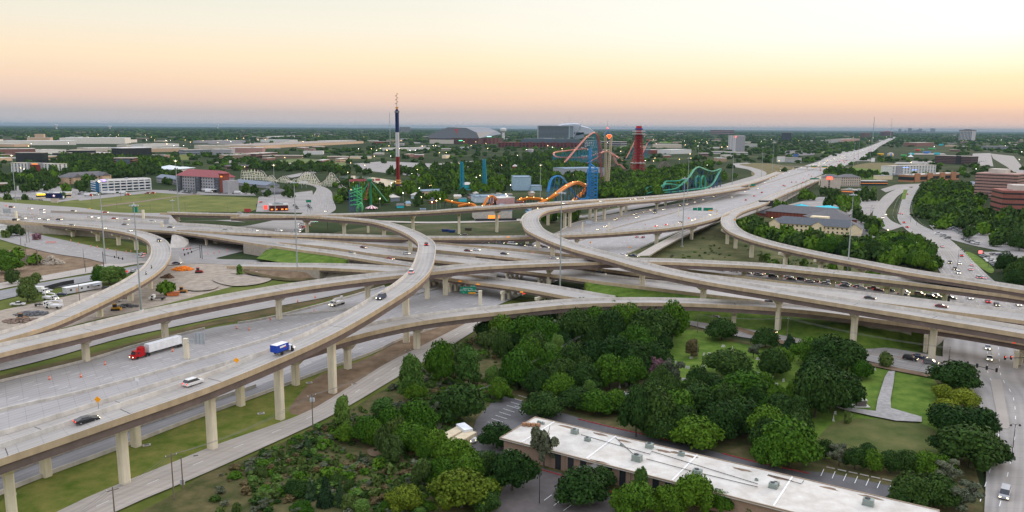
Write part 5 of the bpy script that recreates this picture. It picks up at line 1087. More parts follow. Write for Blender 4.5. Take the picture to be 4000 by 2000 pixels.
ORG=steel('coaster_orange',(222,130,30),spec=.3);BLU=steel('coaster_blue',(44,130,190));DSU=steel('dark_support',(50,55,70));TEAL=steel('coaster_teal',(36,120,140));PNK=steel('coaster_pink',(196,120,104));GRN=steel('coaster_green',(70,160,130));NVY=steel('support_blue',(48,78,130))
coaster('roller_coaster','bright orange coaster climbing behind the hairpin flyover with rows of bulbs',[(2085,802,812),(2130,782,810),(2170,757,808),(2210,727,800),(2240,712,792),(2262,712,785),(2280,722,782),(2292,720,778),(2288,735,776),(2272,755,778),(2248,775,782),(2232,788,792),(2200,792,800)],ORG,DSU,r=2.0,lights=14,supstep=4)
coaster('roller_coaster','orange coaster with a loop and curls left of the hairpin flyover',[(1740,780,806),(1780,790,808),(1830,797,808),(1870,812,816),(1890,800,814),(1906,772,812),(1922,764,810),(1936,775,809),(1930,793,808),(1910,801,808),(1870,810,814),(1840,795,812),(1790,803,812)],ORG,DSU,r=1.2,lights=8,supstep=4)
coaster('roller_coaster','low orange coaster bridge leading to the lit orange dome',[(2020,782,800),(2040,778,800),(2062,772,800),(2085,773,801),(2110,775,802),(2128,784,804)],ORG,DSU,r=1.5,lights=4)
coaster('roller_coaster','blue coaster with a rounded hill next to the orange one',[(2140,748,796),(2150,705,794),(2168,688,792),(2190,690,790),(2212,715,788),(2235,745,786),(2262,775,786),(2285,782,787),(2300,770,787)],BLU,BLU,r=1.0,supstep=4,sr=.22)
coaster('roller_coaster','pink spiral coaster with a steep lit lift hill and teal supports',[(2195,642,652),(2215,622,650),(2250,580,645),(2285,540,640),(2310,520,636),(2325,520,634),(2332,532,632),(2342,560,630),(2350,600,628),(2340,612,626),(2300,582,622),(2262,582,622),(2210,588,624),(2175,592,628),(2162,600,632),(2175,612,636),(2230,614,638),(2290,612,636),(2340,598,632),(2370,590,628),(2400,605,630),(2432,628,634)],PNK,TEAL,r=1.7,lights=16,supstep=2,sr=0.5)
g,k=ride_frame(2220,640);root=empty('coaster_trestle',tuple(g),0,'wide teal steel trestle carrying the pink coaster turns','coaster frame')
m=MB()
for i in range(22):
 x=(2160+i*8.5-2220)*k;h0=(640-(593 if i>3 else 605))*k*0.9;y=4+(i%3)*8
 m.bar((x,y,0),(x,y,h0),0.45);m.bar((x,y,0),(x+8.5*k,y+4,h0),0.3)
 for q_ in(0.35,0.7,1.0):m.bar((x,y,h0*q_),(x+8.5*k,y,h0*q_),0.3)
part('trestle_frame',m,TEAL,root);m=MB()
for i in range(6):
 x=(2300+i*8-2220)*k;m.bar((x,12,0),(x,12,(640-552)*k),0.5);m.bar((x,12,0),(x+8*k,12,(640-590)*k),0.3);m.bar((x,12,(640-590)*k),(x+8*k,12,(640-552)*k),0.3);[m.bar((x,12,(640-q_)*k),(x+8*k,12,(640-q_)*k),0.3)for q_ in(552,570,590,612)]
part('lift_frame',m,TEAL,root)
g,k=ride_frame(2312,783);root=empty('launch_tower',tuple(g),0,'bright blue lattice launch tower rising above the far flyover','ride');m=MB();h0=ztop(g,660);w_=19*k
for i in range(9):
 z0_,z1_=h0*i/9,h0*(i+1)/9
 C4=[(-w_,-w_*.5),(w_,-w_*.5),(w_,w_*.5),(-w_,w_*.5)]
 for j in range(4):a_,b_=C4[j],C4[(j+1)%4];m.bar((*a_,z0_),(*a_,z1_),0.42);m.bar((*a_,z0_),(*b_,z1_),0.22);m.bar((*b_,z0_),(*a_,z1_),0.22);m.bar((*a_,z1_),(*b_,z1_),0.24)
part('lattice_frame',m,BLU,root)
m=MB();h2=ztop(g,580);pts=[(-22*k-20*k,0,2),(-30*k,0,5*k),(-20*k,0,16*k),(-14*k,0,40*k),(-13*k,0,h0),(-13*k,0,h2)]
for d in(-1,1):m.tube(smooth([(p[0],p[1]+d*1.1,p[2])for p in pts],6),0.8,6)
m.tube(smooth([(p[0]+1.2,p[1],p[2])for p in pts],6),0.9,5);part('track',m,BLU,root)
m=MB();m.bar((-13*k,0,h2*0.72),(w_,0,h0),0.6);m.bar((-10*k,0,h2*0.72),(w_,3,h0),0.5);m.bar((-13*k,0,h0),(w_,0,h0),.6);part('brace',m,BLU,root)
coaster('roller_coaster','green steel coaster with two vertical loops right of the red tower',[(2525,755,766),(2560,745,764),(2600,742,762),(2640,735,760),(2665,715,758),(2690,690,755),(2705,665,750),(2722,652,746),(2738,655,742),(2760,664,738),(2780,668,734),(2798,664,732),(2812,660,730),(2800,685,734),(2788,710,740),(2770,728,744),(2745,735,748),(2700,740,752),(2640,748,758),(2585,752,762)],GRN,NVY,r=.8,supstep=5)
coaster('roller_coaster','low green coaster curls behind the tree line left of the two loops',[(2515,745,766),(2535,728,764),(2548,735,763),(2565,748,762),(2590,728,760),(2600,708,757),(2640,706,756),(2680,700,754),(2660,722,757),(2620,718,758),(2590,722,760),(2560,752,764)],GRN,NVY,r=.8,supstep=5)
for i_,x in enumerate((2727,2748)):
 g,k=ride_frame(x,742);root=empty('coaster_loop',tuple(g),0.5,('left' if i_==0 else 'right')+' one of the two green vertical coaster loops','roller coaster');R=27*k
 m=MB();ring=[(math.sin(t)*R*0.42,1.5*math.sin(t/2),R*(1-math.cos(t))*0.98+0.5)for t in np.linspace(0,2*math.pi,26)]
 for d in(-0.9,0.9):m.tube([(p[0],p[1]+d,p[2])for p in ring],0.55,5)
 m.tube([(p[0]*1.08,p[1],p[2]*1.01)for p in ring],0.6,5);part('track',m,GRN,root)
for i_,(x,yb,yt,lab)in enumerate(((1806,762,632,'left turquoise lattice spike of the shuttle coaster'),(1893,736,622,'right turquoise lattice spike of the shuttle coaster'))):
 g,k=ride_frame(x,yb);root=empty('coaster_spike',tuple(g),0,lab,'roller coaster');h0=ztop(g,yt);m=MB();TL=steel('spike_turquoise',(22,128,150));lattice(m,(0,0,0),(-2*k,0,h0),20*k,10*k,12,0.5);part('lattice_frame',m,TL,root)
 m=MB()
 for d in(-1.2,1.2):m.tube([(8*k*(1 if i_ else-1)+d,-2,0),(3*k*(1 if i_ else-1)+d,-2,h0*.3),(-1*k+d,-2,h0)],0.6,5)
 part('track',m,TL,root);OCC.append((g[0],g[1],10))
g,k=ride_frame(1850,748);m=MB();TL=steel('spike_turquoise',(22,128,150))
for d in(-1,1):m.tube(smooth([(-35*k,d,3),(-12*k,d,2),(5*k,d,10*k),(18*k,d,4*k),(40*k,d,3)],6),0.6,5)
thing1('coaster_track',m,TL,'low turquoise coaster humps between the two spikes','roller coaster',None,tuple(g))
g,k=ride_frame(1444,806);root=empty('pendulum_ride',tuple(g),0,'green pendulum ride with long splayed legs beside the striped tent','ride');GR2=steel('pendulum_green',(30,120,84));h0=ztop(g,703)
m=MB();m.tube([(5*k,0,0),(4*k,0,h0)],[5*k,4*k],8);part('column',m,GR2,root)
for(x,y)in((-46*k,-8),(62*k,10)):m=MB();m.bar((x,y,4),(3*k,0,h0*0.97),0.8);part('leg',m,GR2,root)
m=MB();m.box((2*k,0,h0),(20*k,5,2.2));part('crossbeam',m,GR2,root)
m=MB();m.bar((3*k,0,h0),(-12*k,-6,30*k),0.6);m.lathe([(7*k,28*k),(8*k,29*k),(8*k,30*k)],14,(-12*k,-6));part('gondola',m,steel('gondola_red',(150,50,60)),root)
g,k=ride_frame(1392,828);root=empty('spiral_tower',tuple(g),0,'purple and green upright coaster tower left of the striped tent','ride');PU=steel('tower_purple',(70,84,170));LG=steel('tower_lime',(80,176,110));LB=steel('tower_deep_blue',(40,80,140))
for i,(x,w_,yt,mt)in enumerate(((-25,1.6,741,PU),(-20,1.6,741,PU),(-13,1.5,742,PU),(-8,1.2,726,LB),(-3,1.3,722,LG),(2,1.2,724,LB),(6,1.3,720,LG),(11,1.3,720,LB),(17,1.3,728,LG),(22,1.2,741,LG))):
 h0=ztop(g,yt);m=MB();m.tube([(x*k,(i%3)*4,0),(x*k,(i%3)*4,h0)],w_*k*0.8,6)
 part('column',m,mt,root)
m=MB()
for z in(0.3,0.5,0.7,0.85,0.97):m.bar((-25*k,2,ztop(g,730)*z*0.85),(22*k,4,ztop(g,730)*z),0.5);m.bar((22*k,2,ztop(g,730)*z*0.7),(-14*k,4,ztop(g,730)*z),0.5)
part('brace',m,LG,root)
m=MB();m.tube(smooth([(10*k,-4,4),(14*k,-4,30*k),(24*k,-4,34*k),(27*k,-4,20*k),(27*k,-4,3)],6),1.0,6);part('track',m,LG,root)
g,k=ride_frame(1452,818);root=empty('striped_tent',tuple(g),0,'red and white striped round tent beneath the green pendulum ride','tent');n=20;R=24*k;m=MB();m.v=[]
v=[(0,0,17*k)]+[(R*math.cos(2*math.pi*i/n),R*math.sin(2*math.pi*i/n),6*k)for i in range(n)]+[(R*math.cos(2*math.pi*i/n),R*math.sin(2*math.pi*i/n),4.5*k)for i in range(n)]
m.v=v;m.f=[(0,1+i,1+(i+1)%n)for i in range(n)]+[(1+i,1+n+i,1+n+(i+1)%n,1+(i+1)%n)for i in range(n)];m.m=[i%2 for i in range(n)]*2;part('canopy',m,[steel('tent_red',(170,60,66)),WHITE],root)
for i in range(0,n,2):m=MB();m.bar((R*.95*math.cos(2*math.pi*i/n),R*.95*math.sin(2*math.pi*i/n),0),(R*.95*math.cos(2*math.pi*i/n),R*.95*math.sin(2*math.pi*i/n),5*k),0.15);part('pole',m,METAL,root)
for i_,(x,y)in enumerate(((1366,700),(1384,698),(1403,699),(1424,698),(1445,698),(1467,697))):
 g,k=ride_frame(x,740);h0=ztop(g,y);root=empty('flagpole',tuple(g),0,'flagpole with a red striped flag behind the purple and green coaster tower','flagpole','row of flagpoles by the park entrance');m=MB();m.tube([(0,0,0),(0,0,h0)],0.2,5);part('pole',m,METAL,root)
 m=MB();m.box((3,0,h0-1.6),(6,0.12,3));part('flag',m,steel('flag_faded',(176,90,96)),root)
def wood_coaster(name,label,path,m1,m2,dens=5.0,dep=10):
 pts=[(*G(x,gy)[:2],ztop(G(x,gy),y))for(x,y,gy)in path];Q=smooth(pts,6);c=Q[0].copy();c[2]=0;root=empty(name,tuple(c),0,label,'roller coaster')
 R,s=resample(Q-c,dens);nl=perp(R);m=MB();nn=len(R)
 for i in range(nn):
  p=R[i]
  for e in(-1,1):
   x,y=p[0]+nl[i,0]*e*dep/2,p[1]+nl[i,1]*e*dep/2;m.bar((x+nl[i,0]*e*p[2]*.08,y+nl[i,1]*e*p[2]*.08,0),(p[0]+nl[i,0]*e*1.5,p[1]+nl[i,1]*e*1.5,p[2]),0.3)
   if i<nn-1:
    q_=R[i+1];x2,y2=q_[0]+nl[i+1,0]*e*dep/2,q_[1]+nl[i+1,1]*e*dep/2;lv=max(1,int(min(p[2],q_[2])/3.2))
    for l in range(1,lv+1):f=l/lv;m.bar((x+(p[0]-x)*f*.8,y+(p[1]-y)*f*.8,p[2]*f),(x2+(q_[0]-x2)*f*.8,y2+(q_[1]-y2)*f*.8,q_[2]*f),0.22)
    m.bar((x,y,0),(q_[0]+nl[i+1,0]*e*1.5,q_[1]+nl[i+1,1]*e*1.5,q_[2]),0.18)
 part('trestle',m,m1,root);m=MB()
 for e in(-1.3,1.3):m.tube([(p[0]+nl[i,0]*e,p[1]+nl[i,1]*e,p[2]+0.3)for i,p in enumerate(R)],0.42,4)
 part('track',m,m2,root)
CW_=P_('cream_trestle_timber',(232,228,210));DKT=P_('dark_track_timber',(60,48,48));BRT=P_('brown_trestle_timber',(112,98,92))
wood_coaster('wooden_coaster','cream white wooden coaster with rolling hills beside the creek',[(948,664,705),(965,664,704),(990,660,703),(1012,664,703),(1030,672,704),(1045,692,706),(1062,684,708),(1080,702,712),(1100,690,712),(1115,687,713),(1135,705,716),(1150,698,716),(1165,696,717),(1178,688,718),(1190,674,720),(1205,670,721),(1220,674,722),(1235,692,724),(1250,714,726),(1262,710,727),(1275,700,727),(1285,684,728),(1296,672,728),(1310,688,729),(1325,710,730),(1340,732,734)],CW_,DKT,dep=8)
wood_coaster('wooden_coaster','brown wooden coaster hills behind the drop tower',[(2290,640,660),(2310,628,660),(2330,618,660),(2350,600,660),(2375,594,662),(2395,610,662),(2410,640,664),(2425,645,665),(2440,660,668)],BRT,PNK,dep=14)
wood_coaster('wooden_coaster','brown round topped wooden coaster hill right of the red lattice tower',[(2570,660,672),(2580,640,671),(2592,632,670),(2606,636,670),(2618,655,671),(2630,668,672)],BRT,BRT,dep=16)
coaster('roller_coaster','thin pink coaster spike with teal posts to the left of the red tower',[(2445,618,624),(2455,600,623),(2466,575,622),(2476,555,621),(2478,548,620)],PNK,TEAL,r=1.0)
coaster('roller_coaster','thin pink coaster arm with teal posts to the right of the red tower',[(2508,600,622),(2518,580,621),(2526,560,620),(2536,548,620),(2522,546,619)],PNK,TEAL,r=1.0)
g,k=ride_frame(2036,792);root=empty('glowing_dome',tuple(g),0,'small orange glowing dome ride left of the hairpin flyover','ride');m=MB();m.lathe([(11*k,3*k),(9*k,6*k),(5*k,10*k),(3*k,17*k),(4*k,19*k),(0.4*k,22*k)],14);part('dome',m,glow('dome_glow',(1.0,0.32,0.05),0.9),root);m=MB();m.lathe([(10*k,0),(10*k,3*k)],14);part('base',m,P_('rose_red',(150,60,60)),root)
SL=[('yellow_slide',(210,170,40)),('blue_slide',(60,120,190)),('green_slide',(60,160,90)),('aqua_slide',(60,180,190)),('red_slide',(190,60,60))]
for i,(x,y,w_,h_,c_)in enumerate(((3440,607,22,8,0),(3478,608,24,10,1),(3530,612,20,7,2),(3560,606,18,8,3),(3596,588,26,7,2),(3640,585,30,6,2),(3676,570,18,8,3),(3585,590,22,7,4),(3620,600,30,8,1),(3660,605,24,8,3))):
 g,k=ride_frame(x,y);nm,rgb=SL[c_];m=MB();h0=h_*k*0.9
 m.tube([(w_/2*k*math.cos(t)*(1-t/20),10*math.sin(t),h0*(1-t/13))for t in np.linspace(0,11,30)],1.6,6)
 root=empty('water_slide',tuple(g),0,{0:'yellow',1:'blue',2:'green',3:'aqua',4:'red'}[c_]+' curling water slide in the water park beside the interstate','water slide','water slides of the water park');part('flume',m,steel(nm,rgb),root)
 m=MB();[m.bar((w_/2*k*math.cos(t),10*math.sin(t),0),(w_/2*k*math.cos(t),10*math.sin(t),h0*.9),0.3)for t in(0,1.5,3,4.5)];part('support',m,METAL,root)
g,k=ride_frame(3557,614);m=MB();m.lathe([(11*k,2*k),(4*k,6*k),(2*k,10*k),(0.3*k,19*k)],10);thing1('peaked_tent',m,WHITE,'white peaked tent in the water park','tent',None,tuple(g))
g,k=ride_frame(3478,612);m=MB();m.v=[];m.lathe([(13*k,1),(12*k,9*k),(7*k,15*k),(1*k,17*k)],12);m.m=[i%2 for i in range(len(m.f))];thing1('striped_dome',m,[steel('blue_slide',(60,120,190)),steel('yellow_slide',(210,170,40))],'blue and yellow striped dome in the water park','dome',None,tuple(g))
for i_,(x,yb,yt,w_,lab)in enumerate(((221,505,486,13,'wide topped concrete water tower on the left horizon'),(430,505,492,14,'pale bulb water tower right of the first one on the left horizon'),(851,497,485,8,'small white water tower on the horizon above the red roofed hotel'),(2747,507,494,8,'tiny pale water tower on the horizon right of the red lattice tower'),(1966,545,500,24,'white cylindrical tower right of the grey ballpark'))):
 yb2=max(yb,506+(x-2000)*0.006+5);g=G(x,yb2);k=1/ppm(g);h0=(yb2-yt)*k;root=empty('water_tower',tuple(g),0,lab,'water tower');m=MB();m.lathe([(w_*.22*k,0),(w_*.2*k,h0*.6)],12);part('stem',m,P_('tower_white',(200,198,200)),root);m=MB();m.lathe([(w_*.2*k,h0*.6),(w_*.5*k,h0*.75),(w_*.5*k,h0*.92),(w_*.2*k,h0)],14);part('tank',m,P_('tower_white',(200,198,200)),root)
for i_,(x,yb,yt,r)in enumerate(((1524,562,440,0.8),(3408,560,457,0.9),(3477,556,462,0.5))):
 g=G(x,yb);m=MB();h0=ztop(g,yt);lattice(m,(0,0,0),(0,0,h0),5,2,16,r*0.6,legs=3);thing1('radio_mast',m,METAL,['slender radio mast just left of the tall striped tower','tall radio mast standing above the interstate vanishing point','faint thin radio mast above the dark red pyramid building'][i_],'mast',None,tuple(g))
# = trees
def leafmat(name,ca,cb,cc=None):
 m=bpy.data.materials.new(name);m.use_nodes=True;nt=m.node_tree;N=nt.nodes;L=nt.links;b=N['Principled BSDF'];b.inputs['Roughness'].default_value=.7;b.inputs['Specular IOR Level'].default_value=.08
 tc=N.new('ShaderNodeNewGeometry');n=N.new('ShaderNodeTexNoise');n.inputs['Scale'].default_value=0.55;n.inputs['Detail'].default_value=6;n.inputs['Roughness'].default_value=.7;L.new(tc.outputs['Position'],n.inputs['Vector'])
 r=N.new('ShaderNodeValToRGB');e=r.color_ramp.elements;e[0].position=.34;e[0].color=(*ca,1);e[1].position=.66;e[1].color=(*cb,1)
 if cc:x=e.new(.8);x.color=(*cc,1)
 L.new(n.outputs['Fac'],r.inputs[0]);oi=N.new('ShaderNodeObjectInfo');hs=N.new('ShaderNodeHueSaturation')
 r2=N.new('ShaderNodeMapRange');L.new(oi.outputs['Random'],r2.inputs['Value']);r2.inputs['To Min'].default_value=.75;r2.inputs['To Max'].default_value=1.3;L.new(r2.outputs[0],hs.inputs['Value'])
 r3=N.new('ShaderNodeMapRange');L.new(oi.outputs['Random'],r3.inputs['Value']);r3.inputs['To Min'].default_value=.515;r3.inputs['To Max'].default_value=.485;L.new(r3.outputs[0],hs.inputs['Hue'])
 L.new(r.outputs[0],hs.inputs['Color']);L.new(hs.outputs[0],b.inputs['Base Color']);return m
LEAF={'oak':leafmat('dark_oak_leaves',(.015,.038,.008),(.038,.084,.013),(.08,.135,.02)),'elm':leafmat('green_elm_leaves',(.030,.078,.006),(.072,.155,.011),(.13,.21,.022)),'lime':leafmat('yellow_green_leaves',(.085,.125,.010),(.17,.21,.018),(.23,.25,.03)),'poplar':leafmat('fresh_green_leaves',(.05,.11,.018),(.10,.18,.035),(.14,.21,.05)),'cedar':leafmat('dark_cedar_needles',(.018,.042,.018),(.035,.07,.025)),'pink':leafmat('pink_blossom',(.10,.07,.06),(.24,.11,.15)),'brown':leafmat('dry_brown_leaves',(.085,.065,.03),(.15,.12,.05)),'grey':leafmat('grey_green_leaves',(.07,.085,.05),(.13,.145,.09)),'weed':leafmat('weedy_leaves',(.045,.075,.018),(.085,.13,.03),(.13,.15,.05))}
BARK=mat('tree_bark',(0.085,0.07,0.055),var=0.3,scale=3)
def crown_np(kind,n,size,r):
 """unit crown (radius 1, height about 1.6) built of many small leaf faces on uneven lobes"""
 lobes=[]
 if kind=='dome':
  lobes.append((0,0,.62,.74,.62))
  for i in range(17):a=i*2.399+r.uniform(0,.9);q=.30+.48*r.random();lobes.append((q*math.cos(a),q*math.sin(a),.30+.75*r.random()*(1.15-q),.30+.17*r.random(),.27+.15*r.random()))
 elif kind=='tall':
  lobes.append((0,0,.8,.6,.8))
  for i in range(12):a=i*2.399;z=.25+1.25*i/12;q=.42*(1.1-z*.45);lobes.append((q*math.cos(a),q*math.sin(a),z,.36*r.uniform(.75,1.1),.32*r.uniform(.8,1.2)))
 elif kind=='loose':
  for i in range(13):a=i*2.399+r.uniform(0,.8);q=.25+.5*r.random();z=.3+1.15*r.random();lobes.append((q*math.cos(a),q*math.sin(a),z,.24*r.uniform(.7,1.3),.22*r.uniform(.7,1.3)))
  lobes.append((0,0,.7,.42,.55))
 elif kind=='cone':
  for i in range(7):z=.15+1.5*i/7;lobes.append((r.uniform(-.08,.08),r.uniform(-.08,.08),z,.62*(1.08-i/7),.24))
 else:
  for i in range(9):a=i*2.399;q=.55*r.random();lobes.append((q*math.cos(a),q*math.sin(a),.22+.3*r.random(),.42*r.uniform(.6,1.1),.38*r.uniform(.6,1.1)))
 lb=np.array(lobes);wt=lb[:,3]**2;wt/=wt.sum();idx=rng.choice(len(lb),n,p=wt)
 d=rng.normal(size=(n,3));d/=np.linalg.norm(d,axis=1)[:,None];d[:,2]=np.where(d[:,2]<-.35,-d[:,2],d[:,2])
 rr=(0.66+0.5*rng.random(n)**1.3)[:,None];P=lb[idx][:,:3]+d*lb[idx][:,[3,3,4]]*rr
 nn=d+rng.normal(size=(n,3))*.55;nn/=np.linalg.norm(nn,axis=1)[:,None]
 u=np.cross(nn,rng.normal(size=(n,3)));u/=np.linalg.norm(u,axis=1)[:,None];v=np.cross(nn,u)
 s=(size*(0.6+.8*rng.random(n)))[:,None];V=np.stack([P-u*s-v*s*.6,P+u*s-v*s*.7,P+u*s*.7+v*s*.7,P-u*s*.6+v*s],1).reshape(-1,3)
 F=np.arange(4*n).reshape(-1,4)
 cv,cf=[],[]  # solid cores added inside the lobes to block light leaking through
 for(x,y,z,a,b)in lobes:
  o=len(cv)+len(V);m_,k_=4,7
  for i in range(m_+1):
   t=math.pi*i/m_
   for j in range(k_):cv.append((x+a*.68*math.sin(t)*math.cos(2*math.pi*j/k_),y+a*.68*math.sin(t)*math.sin(2*math.pi*j/k_),z+b*.68*math.cos(t)))
  for i in range(m_):
   for j in range(k_):cf.append((o+i*k_+j,o+(i+1)*k_+j,o+(i+1)*k_+(j+1)%k_,o+i*k_+(j+1)%k_))
 return np.vstack([V,np.array(cv)]),np.vstack([F,np.array(cf)])
def np_mesh(name,V,F,mats,mi=None):
 me=bpy.data.meshes.new(name);me.vertices.add(len(V));me.vertices.foreach_set('co',V.astype('f').ravel());me.loops.add(F.size);me.loops.foreach_set('vertex_index',F.astype('i').ravel())
 me.polygons.add(len(F));me.polygons.foreach_set('loop_start',np.arange(0,F.size,4,dtype='i'));
 for m in mats:me.materials.append(m)
 if mi is not None:me.polygons.foreach_set('material_index',mi.astype('i'))
 me.update(calc_edges=True);me.validate();return me
SHAPE={'oak':'dome','elm':'dome','lime':'dome','poplar':'tall','cedar':'cone','pink':'bush','brown':'tall','grey':'loose','weed':'bush','green':'dome'}
_rr=random.Random(9);GEO={}
for sh,var in(('dome',5),('tall',3),('loose',3),('cone',2),('bush',4)):
 for q_,n,sz in(('hi',6000,.044),('mid',1500,.085),('lo',150,.23)):GEO[sh,q_]=[crown_np(sh,n if sh!='bush' else n//2,sz,_rr)for _ in range(var)]
def crown_mesh(kind,q_,i):
 key=(kind,q_,i)
 if key not in MESHC:V,F=GEO[SHAPE[kind],q_][i];MESHC[key]=np_mesh('crown',V,F,[LEAF.get(kind,LEAF['elm'])])
 return MESHC[key]
MESHC={}
def trunk_mesh(i):
 if('t',i)not in MESHC:
  m=MB();r=random.Random(i);m.tube([(0,0,-.02),(.02,0,.35),(0,.02,.7)],[.075,.055,.04],7)
  for k in range(5):a=k*1.3+r.random();m.tube([(0,0,.22+.06*k),(.25*math.cos(a),.25*math.sin(a),.5+.08*k),(.5*math.cos(a),.5*math.sin(a),.75+.1*k)],[.035,.025,.012],5)
  MESHC['t',i]=m.mesh('trunk',BARK)
 return MESHC['t',i]
TREES=[]
KN={'oak':'dark green spreading','elm':'mid green bushy','lime':'yellow green','poplar':'light green upright','cedar':'dark conical','pink':'pink flowering','brown':'dry brown','grey':'sparse grey green','weed':'weedy green'}
def T(px,yb,w,h,kind,where,group,name='tree',z=0.0):
 w*=1.1;h*=1.06;g0=G(px,yb);a=math.atan2(CAMH,g0[1]);g=G(px,yb-0.30*w*math.sin(a));k=ppm(g);W_=w/k;H_=max(W_*0.55,(h-w*math.sin(a)*.45)/k/math.cos(a))
 TREES.append((w,g+np.array([0,0,z]),W_,H_,kind,name,where,group))
S_=1.5528
def TS(rows,where,group,name='tree'):
 for(x,y,w,h,k)in rows:T(x*S_,y*S_,w*S_,h*S_,k,where,group,name)
TS([(862,1090,56,88,'poplar'),(1035,1012,84,112,'poplar'),(1110,975,74,108,'elm'),(1178,982,84,102,'poplar'),(1040,1015,60,50,'elm')],'beside the pale frontage road','trees along the near frontage road')
TS([(1158,1080,132,104,'oak'),(965,1070,92,66,'poplar'),(1050,1105,105,92,'elm'),(925,1128,78,74,'elm'),(985,1120,80,88,'elm'),(1030,1150,90,80,'elm'),(1090,1165,90,80,'elm'),(1010,1080,70,60,'grey'),(1090,1075,50,60,'grey'),(870,1120,60,50,'elm')],'in the scrub thicket left of the containers','thicket of trees in the scrub')
TS([(1250,1138,92,70,'oak'),(1367,1062,102,68,'oak'),(1368,1190,84,112,'grey'),(1462,1285,140,96,'oak'),(1512,1240,70,60,'oak'),(1610,1272,56,88,'poplar')],'close round the white roofed building','trees round the white roofed building')
TS([(1145,1200,105,88,'elm'),(1110,1240,80,80,'elm'),(1180,1235,90,84,'elm'),(1218,1215,70,72,'oak'),(1288,1252,118,108,'oak'),(1235,1200,60,60,'oak'),(1162,1300,150,88,'lime'),(1020,1300,100,50,'lime'),(910,1302,60,40,'poplar'),(1225,1300,70,60,'oak')],'in the clump left of the driveway lamp','clump of trees at bottom centre')
TS([(1598,1310,112,88,'elm'),(1680,1310,90,80,'elm'),(1745,1310,112,108,'elm'),(1812,1300,60,60,'elm'),(1858,1300,44,50,'brown'),(1890,1305,50,44,'elm'),(1985,1305,70,44,'elm'),(2050,1305,80,46,'elm'),(1560,1300,60,60,'elm')],'along the bottom edge in front of the white roof','trees in front of the white roof')
TS([(1262,868,78,70,'elm'),(1225,858,50,44,'elm'),(1322,876,90,76,'elm'),(1375,885,84,78,'elm'),(1405,870,60,62,'grey'),(1450,878,96,92,'oak'),(1500,850,80,70,'elm'),(1535,870,90,84,'oak'),(1585,858,84,86,'elm'),(1640,880,104,96,'oak'),(1690,868,74,100,'elm'),(1600,905,80,80,'elm'),(1560,800,56,50,'elm'),(1740,905,50,50,'brown')],'along the top of the grove below the near overpass','grove below the near overpass')
TS([(1330,940,80,84,'elm'),(1385,935,70,70,'poplar'),(1440,950,90,80,'oak'),(1490,945,92,84,'oak'),(1545,950,104,96,'oak'),(1600,955,92,88,'oak'),(1650,945,84,78,'oak'),(1415,985,90,78,'oak'),(1470,1000,80,80,'oak'),(1535,990,90,90,'elm'),(1590,980,80,76,'elm'),(1655,960,66,52,'pink'),(1692,990,74,78,'grey'),(1645,990,56,54,'poplar'),(1300,990,90,100,'elm'),(1255,1015,60,60,'elm'),(1240,985,60,60,'poplar'),(1350,1000,60,66,'oak')],'in the middle of the grove beside the cemetery','grove beside the cemetery')
TS([(1450,1040,90,62,'oak'),(1500,1052,90,66,'elm'),(1550,1045,70,60,'elm'),(1600,1050,60,60,'oak'),(1430,1020,60,50,'elm')],'in the hedge above the red kerb','hedge trees above the red kerb')
TS([(1600,1110,80,120,'oak'),(1645,1105,110,120,'oak'),(1700,1090,110,100,'elm'),(1755,1075,110,100,'oak'),(1660,1120,90,70,'oak'),(1715,1110,90,84,'oak'),(1752,1145,128,84,'elm'),(1810,1120,110,100,'oak'),(1820,1060,110,84,'elm'),(1875,1040,130,100,'elm'),(1870,1110,110,100,'oak'),(1930,1130,110,100,'elm'),(1985,1196,150,128,'elm'),(1940,1190,100,90,'elm'),(1960,1080,90,80,'oak'),(2050,1065,124,126,'oak'),(2010,1000,60,50,'cedar'),(1790,1010,90,50,'oak')],'in the dark grove between the power pole and the lawn','dark grove behind the white roof')
TS([(1815,862,80,56,'oak'),(1925,882,66,54,'oak'),(1985,892,60,52,'cedar'),(2010,895,30,34,'brown'),(1835,962,112,68,'oak'),(1895,905,44,40,'grey'),(1945,958,80,76,'oak'),(2035,925,90,70,'elm'),(2085,940,110,90,'oak'),(2130,950,100,84,'oak'),(2060,985,110,80,'oak'),(2110,1040,120,100,'oak'),(2050,1000,90,70,'oak'),(2165,960,60,50,'elm'),(2131,1068,26,30,'weed')],'standing in the cemetery lawn','cemetery trees')
TS([(2405,992,112,62,'oak'),(2372,1015,58,44,'lime'),(2425,1040,76,58,'lime'),(2380,1050,60,44,'lime'),(2390,1110,120,84,'oak'),(2450,1115,110,84,'oak'),(2400,1170,110,70,'oak'),(2440,1200,170,116,'oak'),(2500,1180,80,66,'oak'),(2380,1220,80,60,'grey'),(2370,1070,60,44,'oak')],'between the lawn and the broad street','trees along the broad street')
TS([(2292,1290,110,92,'oak'),(2355,1290,110,88,'oak'),(2420,1300,110,72,'grey'),(2260,1300,60,60,'oak')],'at the lower right corner','trees at the lower right corner')
TS([(2110,1180,60,56,'grey'),(2150,1190,66,60,'oak'),(2195,1196,66,60,'elm'),(2240,1200,70,60,'oak'),(2285,1200,70,60,'oak'),(2325,1205,70,64,'elm'),(2365,1205,70,56,'elm'),(2075,1160,50,50,'oak'),(2180,1160,50,40,'oak')],'in the tall hedge behind the parking bays','tall hedge behind the parking bays')
TS([(2115,925,56,34,'weed'),(2225,930,62,26,'weed'),(2165,915,40,20,'weed')],'at the street edge of the cemetery','hedges at the street edge','hedge')
